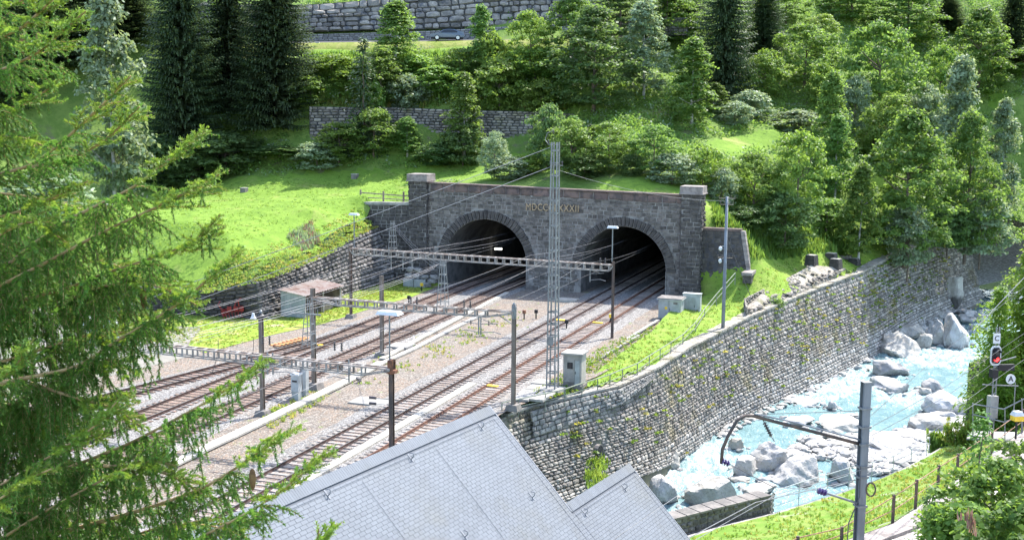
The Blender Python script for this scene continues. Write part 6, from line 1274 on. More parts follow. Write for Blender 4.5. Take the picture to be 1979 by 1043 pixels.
def trunk_mesh(seed, h, r0, m, limbs=7, spread=.3):
    r = np.random.RandomState(seed); mb = MB(); pts = [np.array([0, 0, -1.0])]; 
    for i in range(1, 7): pts.append(np.array([r.uniform(-.12, .12) * h * .1, r.uniform(-.12, .12) * h * .1, h * i / 6.5]))
    mb.tube(pts, [r0 * (1 - .14 * i) for i in range(7)], 7)
    for k in range(limbs):
        z = h * r.uniform(.2, .75); a = r.uniform(0, 6.3); L = h * spread * r.uniform(.6, 1.1); b = np.array([0, 0, z]); e = b + np.array([math.cos(a) * L, math.sin(a) * L, L * r.uniform(.4, .9)]); mb.tube([b, (b + e) / 2 + np.array([0, 0, -.05 * L]), e], [r0 * .4, r0 * .28, r0 * .1], 5)
    return mb.mesh('trunk', m, True)
def crown_conifer(seed, w, h, m, step=.42, twig=.62, dens=1., prof_e=.85):
    r = np.random.RandomState(seed); V = []; Q = []; o = 0
    z = .25
    while z < h - .2:
        f = z / h; R = w / 2 * ((1 - f) ** prof_e) * r.uniform(.85, 1.08) + .12; nb = max(5, int((5 + R * 2.2) * dens)); a0 = r.uniform(0, 6.3)
        for b in range(nb):
            a = a0 + 6.283 * b / nb + r.uniform(-.25, .25); L = R * r.uniform(.75, 1.12); d = np.array([math.cos(a), math.sin(a), 0]); sd_ = np.array([-d[1], d[0], 0]); n = max(2, int(L / .34)); dr = r.uniform(.25, .5); zz = z + r.uniform(-.15, .15)
            for k in range(n):
                t = (k + .8) / n; c = d * L * t + np.array([0, 0, zz - dr * L * t + .28 * L * t ** 2.5]); wd = twig * (1.1 - .55 * t) * r.uniform(.7, 1.25)
                for s in (-1, 1):
                    tip = c + sd_ * s * wd * .75 + d * wd * .45 - np.array([0, 0, wd * r.uniform(.15, .45)]); w2 = wd * .22
                    V += [c - d * w2, c + d * w2, tip + d * w2 * .35, tip - d * w2 * .35 - np.array([0, 0, .02])]; Q.append((o, o + 1, o + 2, o + 3)); o += 4
                if k % 2 == 0:
                    dp = wd * r.uniform(.5, .9); V += [c - sd_ * wd * .14, c + sd_ * wd * .14, c + sd_ * wd * .09 + d * .1 - np.array([0, 0, dp]), c - sd_ * wd * .09 + d * .1 - np.array([0, 0, dp])]; Q.append((o, o + 1, o + 2, o + 3)); o += 4
            e = d * L * 1.0 + np.array([0, 0, zz - dr * L + .28 * L]); wd = twig * .4; V += [e - sd_ * wd * .4, e + sd_ * wd * .4, e + d * wd + np.array([0, 0, .08]), e + d * wd * .9 + np.array([0, 0, .07])]; Q.append((o, o + 1, o + 2, o + 3)); o += 4
        z += step * (1.25 - .5 * f)
    for k in range(10): 
        c = np.array([0, 0, h - .15 * k]); d = np.array([math.cos(k * 2.4), math.sin(k * 2.4), .4]); sd_ = np.array([-d[1], d[0], 0]); V += [c - sd_ * .05, c + sd_ * .05, c + d * (.12 + .05 * k) + sd_ * .03, c + d * (.12 + .05 * k) - sd_ * .03]; Q.append((o, o + 1, o + 2, o + 3)); o += 4
    return mesh_np('crown', np.array(V), [np.array(Q)], m, False)
PROTO = {}
def proto(k):
    if k in PROTO: return PROTO[k]
    kind, var = k.split('-') if '-' in k else (k, '0'); sd = 10 + int(var) * 13
    mats_ = {'a': MT['foliage'], 'b': MT['foliage_light'], 's': MT['foliage_silver'], 'd': MT['foliage_deep']}
    base_, mk = kind[:-1], kind[-1]; m = mats_.get(mk)
    if base_ == 'round': P = (crown_broad(sd, 8, 8, .8, 'round', 150, 62, .21, .78, m), trunk_mesh(sd, 7, .18, MT['bark']), 8, 8)
    elif base_ == 'cone': P = (crown_broad(sd, 5, 10, .9, 'cone', 170, 50, .19, .6, m, .2), trunk_mesh(sd, 8.5, .14, MT['bark_pale'], 6, .16), 5, 10)
    elif base_ == 'wide': P = (crown_broad(sd, 9, 12, .8, 'egg', 230, 60, .24, .85, m), trunk_mesh(sd, 10, .22, MT['bark'], 8, .3), 9, 12)
    elif base_ == 'bush': P = (crown_broad(sd, 5, 4, .15, 'round', 100, 60, .18, .6, m), trunk_mesh(sd, 3, .08, MT['bark'], 6, .35), 5, 4)
    elif kind == 'spruce': P = (crown_conifer(sd, 9, 24, MT['needles_dark'], dens=1.5, twig=.7, prof_e=.6), trunk_mesh(sd, 22, .3, MT['bark'], 0), 9, 24)
    elif kind == 'bigspruce': P = (crown_conifer(sd, 11, 23, MT['needles_dark'], dens=1.6, twig=.75, prof_e=.33), trunk_mesh(sd, 21, .3, MT['bark'], 0), 11, 23)
    elif kind == 'smallspruce': P = (crown_conifer(sd, 3.6, 7.5, MT['needles_dark'], .3, .42), trunk_mesh(sd, 6.8, .1, MT['bark'], 0), 3.6, 7.5)
    PROTO[k] = P; return P
def put_tree(k, name, lab, cat, x, ytop, Y, wpx, grp, base=None, zb=None):
    cw_, tr_, pw_, ph = proto(k); top = D(x, ytop, Y); u, v = UV(top); zb = tz(u, v) if zb is None else zb; h = max(1.2, top[2] - zb); w = wpx * Y / F
    t = thing(name, lab, cat, (top[0], top[1], zb - .05), RND.uniform(0, 6.3), grp); sc_ = (w / pw_, w / pw_, h / ph)
    a = link('trunk', tr_, t); a.scale = sc_; b = link('crown', cw_, t); b.scale = sc_; return t
TREES = [
 ('bigspruce-0', 345, -60, 158, 195, 'tall very dark spruce, left of the big pair behind the meadow'), ('bigspruce-1', 528, -70, 159, 192, 'tall very dark spruce, right of the big pair behind the meadow'), ('bigspruce-0', 100, -60, 170.5, 220, 'dark spruce behind the pale birch at the upper left'), ('bigspruce-1', 215, -70, 175.5, 200, 'dark spruce just behind the pale weeping birch'), ('bigspruce-1', -40, -60, 165.5, 240, 'dark spruce at the far left edge'), ('spruce-2', 435, -200, 165, 170, 'dark spruce glimpsed between the big pair'),
 ('smallspruce-0', 702, 62, 154, 108, 'small dark conical spruce left of the tree before the grey road wall'), ('spruce-1', 1410, -200, 166, 150, 'dark spruce rising at the top right of centre'), ('spruce-0', 1320, -150, 182, 130, 'dark spruce behind the tall trees at top centre right'), ('spruce-2', 1835, -10, 208, 96, 'dark spruce among broadleaf trees at the top right'), ('spruce-0', 1965, -30, 200, 120, 'dark spruce in the upper right corner'), ('spruce-1', 1480, -70, 180, 110, 'dark spruce right of the top centre spruce'), ('smallspruce-0', 1140, 235, 133, 60, 'little spruce in the hedge above the parapet'),
 ('conea-0', 1108, 225, 134, 70, 'narrow bush in the hedge behind the lattice mast top'),
]
BR_ = [
 ('cones-0', 205, -30, 139, 150, 'pale silvery weeping birch left of the big dark spruces'), ('bushs-0', 90, 335, 121, 190, 'large silvery shrub at the left edge of the meadow'), ('bushs-1', 235, 238, 141, 105, 'small silvery shrub below the weeping birch'), ('bushd-0', 300, 270, 154, 150, 'dark low bush at the foot of the left big spruce'), ('bushd-1', 435, 262, 154.5, 170, 'dark low bush between the feet of the big spruces'), ('rounda-1', 432, 5, 171, 90, 'green leafy tree filling the gap between the big spruces'),
 ('conea-1', 765, 2, 163.5, 112, 'tall leafy tree covering the grey road wall left of the car'), ('conea-2', 930, 12, 163.5, 74, 'narrow birch standing just right of the car'), ('roundb-0', 1025, 28, 162.5, 92, 'round light green tree before the road wall right of the birch'), ('bushb-0', 948, 70, 162.5, 80, 'low bright bush at the foot of the narrow birch'),
 ('rounda-0', 735, 98, 159, 118, 'rounded green bush above the terrace wall right of the small spruce'), ('bushb-1', 640, 108, 163, 110, 'light green bush at the right side of the big spruces'), ('bushb-0', 722, 165, 156, 56, 'small bright bush on the rim of the terrace wall'), ('bushb-2', 850, 130, 160, 120, 'bright sprawling bush in the middle of the terrace slope'), ('rounda-1', 890, 95, 162.5, 96, 'loose green bush under the car verge'), ('bushb-1', 965, 120, 159, 110, 'light bush right of centre on the terrace slope'), ('roundb-1', 1035, 95, 162, 130, 'big light green bush below the right road wall'), ('bushb-0', 800, 110, 162.5, 90, 'leafy bush directly below the verge left of the car'), ('bushb-1', 1045, 158, 157, 80, 'bush at the right rim of the terrace wall'),
 ('bushd-2', 540, 285, 154, 130, 'dark low bush at the foot of the right big spruce'), ('bushd-0', 370, 300, 153, 100, 'dark low bush in front of the gap between the big spruces'), ('bushb-2', 690, 130, 161, 110, 'bright bush behind the small dark spruce'), ('bushb-0', 600, 150, 159, 90, 'bright bush beside the right flank of the big spruce'), ('bushs-1', 790, 150, 158, 80, 'pale bush at the middle of the terrace rim'),
 ('conea-0', 897, 142, 151.8, 98, 'young birch standing against the terrace wall'), ('bushd-0', 895, 245, 150.8, 100, 'dark leafy base around the young birch'), ('rounda-0', 655, 240, 152.8, 120, 'round bush left in front of the terrace wall'), ('rounda-1', 722, 214, 153, 118, 'tallest bush in front of the terrace wall'), ('conea-1', 787, 226, 152.8, 74, 'narrow bush right in front of the terrace wall'), ('bushs-0', 612, 278, 151.8, 100, 'low pale bush at the left end of the terrace wall'), ('bushd-1', 840, 280, 150.8, 90, 'low dark bush under the terrace wall'),
 ('rounds-0', 956, 258, 137, 70, 'small round lollipop tree alone on the meadow edge'), ('bushs-1', 985, 305, 135, 90, 'pale low shrub right of the lollipop tree'), ('bushb-2', 1020, 300, 136, 60, 'bright shrub behind the parapet centre'),
 ('wided-0', 1150, 18, 156, 176, 'broad dense pyramid shaped tree at the top centre'), ('widea-1', 1110, -20, 164, 120, 'lighter tree behind the left of the pyramid tree'), ('cones-1', 1247, 0, 158, 110, 'tall pale birch right of the pyramid tree'), ('conea-2', 1342, 76, 152, 112, 'birch with a visible pale trunk beside the bright meadow patch'), ('wided-1', 1200, -40, 172, 130, 'dark leafy tree at the top edge above the pale birch'), ('widea-0', 1290, -40, 176, 130, 'leafy tree at the top edge right of centre'),
 ('rounda-0', 1560, 52, 173, 130, 'rounded dark green tree left of the biggest round tree'), ('rounda-1', 1706, 50, 170, 160, 'biggest round topped tree at the upper right'), ('roundb-0', 1480, 100, 168, 100, 'light tree between spruce and rounded trees'), ('bushs-0', 1450, 180, 160, 90, 'pale bush at the bright meadow patch'), ('bushs-1', 1655, 155, 165, 70, 'pale bluish shrub between the round trees'), ('bushs-0', 1545, 215, 157, 110, 'pale tall weeds shrub above the path'), ('conea-0', 1612, 140, 150, 90, 'slim birch in front of the round trees'), ('bushb-1', 1590, 130, 166, 70, 'light bush behind the slim birch'),
 ('cones-0', 1862, 112, 160, 118, 'tall pale willow at the right crossing the path'), ('roundb-1', 1820, 95, 178, 90, 'light green tree behind the pale willow'), ('rounda-0', 1725, 190, 157, 118, 'round bush tree below the bluish shrub'), ('bushs-1', 1790, 170, 172, 80, 'pale shrub above the path'), ('widea-1', 1900, 20, 192, 130, 'large leafy tree at the upper right corner'), ('widea-0', 1760, -40, 200, 140, 'leafy tree at the top edge left of the corner spruce'), ('widea-1', 1650, -50, 200, 130, 'leafy tree at the top edge right of the grey wall'), ('rounda-1', 1520, -10, 190, 90, 'leafy tree at the top edge left of the grey wall'), ('roundb-0', 1590, 30, 188, 80, 'light bush below the grey wall piece'), ('rounda-0', 1980, 90, 196, 120, 'tree at the right edge above the path'),
 ('roundb-1', 1545, 262, 134, 132, 'brightest green tree on the slope right of the portal'), ('widea-1', 1762, 225, 143, 190, 'massive leafy tree above the river wall'), ('conea-1', 1668, 315, 137, 92, 'conical tree in front of the massive leafy tree'), ('widea-0', 1880, 225, 150, 130, 'large leafy tree at the right above the wall corner'), ('cones-2', 1945, 195, 158, 90, 'pale tree at the right edge below the path'), ('rounda-0', 1460, 300, 133, 110, 'round dark bush left of the brightest tree'), ('bushd-0', 1520, 380, 131, 130, 'dark undergrowth bush below the brightest tree'), ('bushd-1', 1440, 400, 129, 90, 'dark bush right behind the portal pier'), ('rounda-1', 1600, 385, 140, 120, 'bush left of the conical tree'), ('bushs-0', 1760, 400, 141, 100, 'pale leafy bush at the foot of the massive tree'), ('bushs-1', 1900, 385, 150, 120, 'pale bush hanging over the wall corner'), ('bushd-0', 1835, 400, 148, 100, 'dark bush by the end of the grass terrace'), ('roundb-0', 1690, 250, 158, 100, 'light leafy bush tree above the conical tree'), ('conea-2', 1620, 225, 146, 84, 'slender tree between slim birch and massive tree'),
 ('bushd-1', 1058, 212, 137, 84, 'dark bush behind the lattice mast top'), ('rounda-0', 1105, 235, 132, 104, 'dense bush of the hedge above the parapet, left part'), ('roundb-1', 1178, 240, 133, 110, 'reddish green bush in the middle of the hedge above the parapet'), ('rounda-1', 1265, 245, 131, 110, 'dense bush of the hedge above the right bore'), ('bushs-0', 1300, 300, 129, 110, 'pale bush low behind the parapet near the right pier'), ('bushb-2', 1360, 285, 131, 90, 'light bush behind the right pier'), ('bushd-0', 1220, 300, 130, 60, 'low dark bush behind the parapet'), ('bushd-1', 1130, 300, 131, 110, 'low dark bush in the left hedge'), ('bushs-1', 1395, 330, 130, 70, 'pale bush right of the right pier'), ('conea-0', 1380, 160, 158, 80, 'green tree behind the pale trunked birch'), ('bushs-1', 1420, 200, 155, 80, 'pale undergrowth at the right of the pale trunked birch'),
]
for k, x, yt, Y, w, lab in TREES: put_tree(k, 'spruce_tree' if 'spruce' in k else 'shrub', lab, 'tree' if 'spruce' in k else 'shrub', x, yt, Y, w, 'trees and bushes on the hillside')
for k, x, yt, Y, w, lab in BR_: isb = k.startswith('bush'); put_tree(k, 'shrub' if isb else 'leafy_tree', lab, 'shrub' if isb else 'tree', x, yt, Y, w * (1.0 if (x in (956, 930, 897) or 'terrace wall' in lab) else 1.06), 'trees and bushes on the hillside')
# wooded slope beyond the frame, and fill between the trees that can be told apart: one mass
r = np.random.RandomState(21); C = []
cand_u = r.uniform(-70, 75, 34000); cand_v = r.uniform(10, 120, 34000); zc = terr(cand_u, cand_v); kcl, X_, Y_ = ground_class(cand_u, cand_v, zc)
dist_ok = (kcl == 0) & (X_ > -80) & (X_ < 2060) & (Y_ < 470) & (Y_ > -60)
blk = inpoly(X_, Y_, [(560, 60), (1260, 30), (1260, 100), (560, 100)]) | inpoly(X_, Y_, [(560, 200), (1065, 205), (1065, 300), (560, 320)]) | inpoly(X_, Y_, [(1370, 470), (1500, 500), (1860, 440), (1860, 560), (1370, 600)])
ok = dist_ok & ~blk; cu_, cv_, cz_ = cand_u[ok], cand_v[ok], zc[ok]
pts = P0 * np.array([1, 1, 0]) + cu_[:, None] * EX + cv_[:, None] * EY + cz_[:, None] * np.array([0, 0, 1.]); n = len(pts); H_ = (.35 + 1.1 * np.clip(np.sin(cu_ * .35 + 2 * np.sin(cv_ * .2)) * np.sin(cv_ * .4 + 1) + .4, 0, 1))
L = 11; cc = np.repeat(pts, L, axis=0); hh = np.repeat(H_, L); cc = cc + np.stack([r.normal(0, .35, n * L), r.normal(0, .35, n * L), r.uniform(0, 1, n * L) * hh], 1)
V, q = leaf_quads(cc, .24, r)
me = mesh_np('undergrowth', V, [q], mats=[MT['foliage'], MT['foliage_light'], MT['foliage_silver']], midx=np.repeat(r.choice([0, 1, 1, 2], len(q) // 11, p=[.3, .3, .2, .2]), 11)); struct('undergrowth', me, 'stuff')
# weeds and tall grass: slope above the wing wall, the wall tops, the river wall
def tufts(name, pts, size, up, m, blades=7, seed=1, mats=None, w=.14):
    r = np.random.RandomState(seed); n = len(pts); c = np.repeat(np.array(pts), blades, axis=0); k = len(c); a = r.uniform(0, 6.28, k); sp = r.uniform(.1, .5, k) * size; hgt = up * r.uniform(.5, 1.3, k); wd = size * w * r.uniform(.6, 1.4, k)
    c = c + np.stack([r.normal(0, size * .3, k), r.normal(0, size * .3, k), np.zeros(k)], 1); d = np.stack([np.cos(a), np.sin(a), np.zeros(k)], 1); s = np.stack([-np.sin(a), np.cos(a), np.zeros(k)], 1); u_ = np.array([0, 0, 1.])
    V = np.stack([c - s * wd[:, None], c + s * wd[:, None], c + d * (sp * .5)[:, None] + s * (wd * .8)[:, None] + u_ * (hgt * .6)[:, None], c + d * sp[:, None] + u_ * hgt[:, None], c + d * (sp * .5)[:, None] - s * (wd * .8)[:, None] + u_ * (hgt * .6)[:, None]], 1).reshape(-1, 3)
    F_ = np.arange(5 * k).reshape(k, 5); me = mesh_np(name, V, [F_], mats=mats or [m], midx=(np.repeat(r.randint(0, len(mats), n), blades) if mats else None)); return struct(name, me, 'stuff')
def pxpts(poly, n, seed, f=hit, dz=0):
    r = np.random.RandomState(seed); xs = [p[0] for p in poly]; ys = [p[1] for p in poly]; out = []
    us_ = []
    while len(us_) < n:
        x = r.uniform(min(xs), max(xs), 400); y = r.uniform(min(ys), max(ys), 400); k = inpoly(x, y, poly); us_ += list(zip(x[k], y[k]))
    return [f(x, y) + (0, 0, dz) for x, y in us_[:n]]
slope = [(500, 545), (560, 525), (640, 490), (722, 436), (690, 398), (640, 430), (560, 465), (480, 480), (400, 520), (390, 570)]
tufts('tall_weeds', pxpts(slope, 1700, 1), .38, .16, None, 7, 2, [MT['weed'], MT['foliage_light'], MT['weed_dry'], MT['weed']])
terr_rim = pxpts([(560, 185), (1100, 190), (1100, 216), (560, 207)], 700, 55)
tufts('terrace_rim_grass', terr_rim, .6, .55, None, 8, 56, [MT['weed'], MT['weed_dry'], MT['foliage_light']])
tufts('slope_plants', pxpts([(590, 110), (1100, 100), (1100, 195), (590, 190)], 2200, 57), .8, .9, None, 8, 58, [MT['weed'], MT['foliage_light'], MT['foliage'], MT['foliage_light']])
tufts('tall_weeds', pxpts([(555, 460), (600, 430), (620, 470), (585, 490)], 120, 3) , .5, .55, None, 7, 4, [MT['flower_pink'], MT['foliage_silver'], MT['foliage_silver']])
tufts('wall_top_grass', [W(-36.0 - .05 * (v + 27) - RND.uniform(.1, 1.3), v, np.interp(v, [-27, 0], [3.15, 5.7]) + .05) for v in np.random.RandomState(8).uniform(-27, 0, 400)], .35, .2, None, 7, 9, [MT['weed'], MT['weed_dry'], MT['bank_grass'] if False else MT['weed']])
tufts('slope_weeds', pxpts([(1375, 300), (1440, 330), (1480, 400), (1600, 455), (1660, 480), (1500, 505), (1445, 500), (1380, 440), (1372, 380)], 1500, 5), .5, .7, None, 7, 6, [MT['weed'], MT['foliage'], MT['foliage_light']])
tufts('bank_tufts', pxpts([(1380, 590), (1437, 530), (1540, 500), (1660, 480), (1820, 455), (1700, 520), (1560, 545), (1440, 600), (1390, 640), (1200, 735), (1100, 760), (990, 790), (1000, 775), (1180, 660), (1240, 640), (1350, 590)], 3800, 7), .22, .14, None, 6, 8, [MT['weed'], MT['foliage_light'], MT['weed_dry'], MT['weed']])
tufts('meadow_tufts', pxpts([(200, 400), (400, 360), (600, 340), (920, 318), (960, 345), (840, 350), (790, 390), (690, 395), (600, 440), (440, 470), (260, 520)], 3500, 17), .3, .12, None, 5, 18, [MT['weed'], MT['foliage_light']])
# plants rooted in the river wall
r = np.random.RandomState(31); pts = []
for _ in range(620):
    v = r.uniform(-46, 46); f = min(.97, r.beta(2.6, 1.5)); g0 = np.array([np.interp(v, [q[1] for q in RTOP], [q[i] for q in RTOP]) for i in (0, 2)]); g1 = np.array([np.interp(v, [q[1] for q in RFOOT], [q[i] for q in RFOOT]) for i in (0, 2)])
    if r.uniform() > np.interp(v, [-46, -10, 20, 46], [.25, .5, 1, 1]): continue
    uu_, zz_ = g1 * (1 - f) + g0 * f; pts.append(W(uu_ + .12, v - .02, zz_))
tufts('wall_plants', pts, .45, .16, None, 12, 33, [MT['weed'], MT['weed_dry'], MT['foliage_light']], w=.2)
tufts('drain_plants', [G(1153 + r.normal(0, 9), 905 + r.normal(0, 22), -5.2) for _ in range(70)], .5, .4, None, 9, 34, [MT['foliage_light'], MT['weed']])
mw = []
for _ in range(900):
    x, y = r.uniform(680, 1060), 0; y = np.interp(x, [680, 780, 900, 1060], [735, 690, 655, 605]) + r.normal(0, 13)
    if math.sin(x * .05) * math.sin(y * .09) + .35 * r.normal() > .35: mw.append(G(x, y, -.22))
tufts('yard_weeds', mw, .25, .16, None, 6, 35, [MT['weed'], MT['weed_dry']])
tufts('yard_weeds', pxpts([(520, 830), (600, 790), (640, 760), (600, 752), (500, 800)], 160, 36, lambda x, y: G(x, y, -.22)), .3, .16, None, 6, 37, [MT['weed'], MT['weed_dry']])
yg = [W(u, v, YZ + .03) for u, v in zip(r.uniform(-35.5, -29.6, 2600), r.uniform(-27, .5, 2600))] + [W(u, v, YZ + .03) for u, v in zip(r.uniform(-44, -31, 1300), r.uniform(-40, -27.5, 1300))]
tufts('yard_grass_tufts', yg, .2, .1, None, 6, 38, [MT['weed'], MT['weed_dry'], MT['weed']])
# turf and herbs on the right bank
bk_ = []
for _ in range(2600):
    i, f = r.uniform(0, 39), r.uniform(.03, .97); a = np.array([np.interp(i, range(40), A_[:, k]) for k in range(3)]); b = np.array([np.interp(i, range(40), B_[:, k]) for k in range(3)]); p = a * (1 - f) + b * f; p[2] -= .5 * math.sin(math.pi * f); bk_.append(p)
tufts('bank_turf', bk_, .16, .12, None, 7, 39, [MT['weed'], MT['weed_dry'], MT['foliage_light']])
bp_ = thing('round_bush', 'small dark green cushion bush on the rubble bank', 'shrub', hit(1499, 592)); V, q = leaf_quads(np.random.RandomState(3).normal(0, .42, (500, 3)) * [1, 1, .6] + (0, 0, .35), .16, r); link('foliage', mesh_np('foliage', V, [q], MT['foliage_deep']), bp_)
tufts('railing_herbs', [D(1815 + r.normal(0, 9), 862 + r.normal(0, 8), 70.5) for _ in range(90)], .4, .5, None, 9, 40, [MT['foliage_light'], MT['weed']])
tufts('railing_herbs', [D(r.uniform(1825, 1880), 846 + r.normal(0, 12), 68) for _ in range(150)], .3, .22, None, 9, 41, [MT['foliage_light'], MT['weed'], MT['weed_dry']])

# ------------------------------------------------------------ trees at the right edge
def spray_tree(name, lab, base, h, w, m, seed, twig=.5, dens=1., cat='tree', step=.34, grp=None):
    t = thing(name, lab, cat, base, RND.uniform(0, 6)); link('crown', crown_conifer(seed, w, h, m, step, twig, dens), t); link('trunk', trunk_mesh(seed, h * .93, h * .013, MT['bark'], 0), t); return t
b = D(2012, 650, 74); spray_tree('larch_tree', 'large light green larch leaning over the river at the right edge', (b[0], b[1], -3), D(1985, 405, 74)[2] + 3.5, 10.2, MT['larch'], 5, .8, 1.3, step=.3)
lt_ = [o for o in bpy.data.objects if o.name == 'larch_tree'][0]; lo_ = link('foliage', crown_broad(301, 8.6, 14, 2.2, 'egg', 170, 40, .15, .7, MT['larch'], .2), lt_)
b = D(1925, 700, 71); spray_tree('larch_tree', 'darker lower larch behind the red signal', (b[0], b[1], -2), D(1925, 560, 71)[2] + 2.5, 5.4, MT['larch'], 6, .5, 1.4, step=.26)
b = D(1893, 900, 41); spray_tree('young_spruce', 'young spruce with a bare spire below the red signal', (b[0], b[1], 2.5), D(1893, 790, 41)[2] - 2.5, 3.4, MT['needles_near'], 7, .3, .9, step=.22)
b = D(1800, 1043, 33); spray_tree('young_spruce', 'dark low spruce at the bottom right beside the gravel', (b[0], b[1], 2.4), D(1800, 925, 33)[2] - 2.4, 3.0, MT['foliage_deep'], 8, .26, 1.2, step=.18)
for x, y, Y, w_, h_, sd, lab in ((1920, 900, 31, 3.0, 2.6, 61, 'broad leafy bush in the bottom right corner'), (1990, 860, 33, 3.0, 3.2, 62, 'leafy bush at the right edge above the corner bush'), (1850, 985, 28, 2.2, 2.0, 63, 'leafy bush low at the bottom right'), (1960, 985, 26, 3.0, 2.4, 64, 'nearest leafy bush in the bottom right corner')):
    top = D(x, y, Y); zb = top[2] - h_; t = thing('leafy_bush', lab, 'shrub', (top[0], top[1], zb), 0., 'leafy bushes in the bottom right corner'); link('crown', crown_broad(sd, w_, h_, .1, 'round', 120, 46, .115, .33, MT['foliage_light' if sd % 2 else 'foliage']), t); link('stems', trunk_mesh(sd, h_ * .8, .04, MT['bark'], 9, .35), t)
tufts('corner_flowers', [D(1873 + RND.gauss(0, 6), 1015 + RND.gauss(0, 12), 25) for _ in range(14)], .1, .22, None, 6, 44, [MT['flower_pink']])

# ------------------------------------------------------------ near spruce at the left, branch by branch
ns = thing('spruce_tree', 'near spruce whose needled branches fill the left edge of the view', 'tree', (-5.2, 6.2, 10))
TW = D(-620, 500, 7.0); mb = MB(); mb.tube([(TW[0], TW[1], 5), (TW[0], TW[1], 14), (TW[0], TW[1], 19), (TW[0] + .05, TW[1], 26)], [.28, .22, .17, .08], 12); part(ns, 'trunk', mb, MT['bark'], world=True, smooth=True)
rn_ = np.random.RandomState(77)
class Needles:
    def __init__(s): s.p = []; s.a = []; s.l = []; s.th = []
    def add(s, p, d, L, th=1.): s.p.append(p); s.a.append(d); s.l.append(L); s.th.append(th)
    def mesh(s, m, per=None, nl=.0165, tipm=None):
        p = np.array(s.p); d = np.array(s.a); L = np.array(s.l); th = np.array(s.th); cnt = np.maximum(8, (L / .0018).astype(int)); idx = np.repeat(np.arange(len(p)), cnt); k = len(idx)
        f = rn_.uniform(0, 1, k); base_ = p[idx] + d[idx] * (L[idx] * f)[:, None]; ax = d[idx]; t = rn_.normal(size=(k, 3)); t[:, 2] += .35; t -= ax * (t * ax).sum(1)[:, None]; t /= np.linalg.norm(t, axis=1)[:, None]
        ln = nl * th[idx] * rn_.uniform(.75, 1.15, k) * np.where(f > .9, .75, 1); tip = base_ + (ax * .62 + t * .8) * ln[:, None]; side = np.cross(ax, t) * (.0026 * th[idx])[:, None]
        V = np.stack([base_ - side, base_ + side, tip + side * .35, tip - side * .35], 1).reshape(-1, 3); return mesh_np('needles', V, [np.arange(4 * k).reshape(k, 4)], m)
def unit(v): v = np.array(v, float); return v / (np.linalg.norm(v) + 1e-9)
total = 0
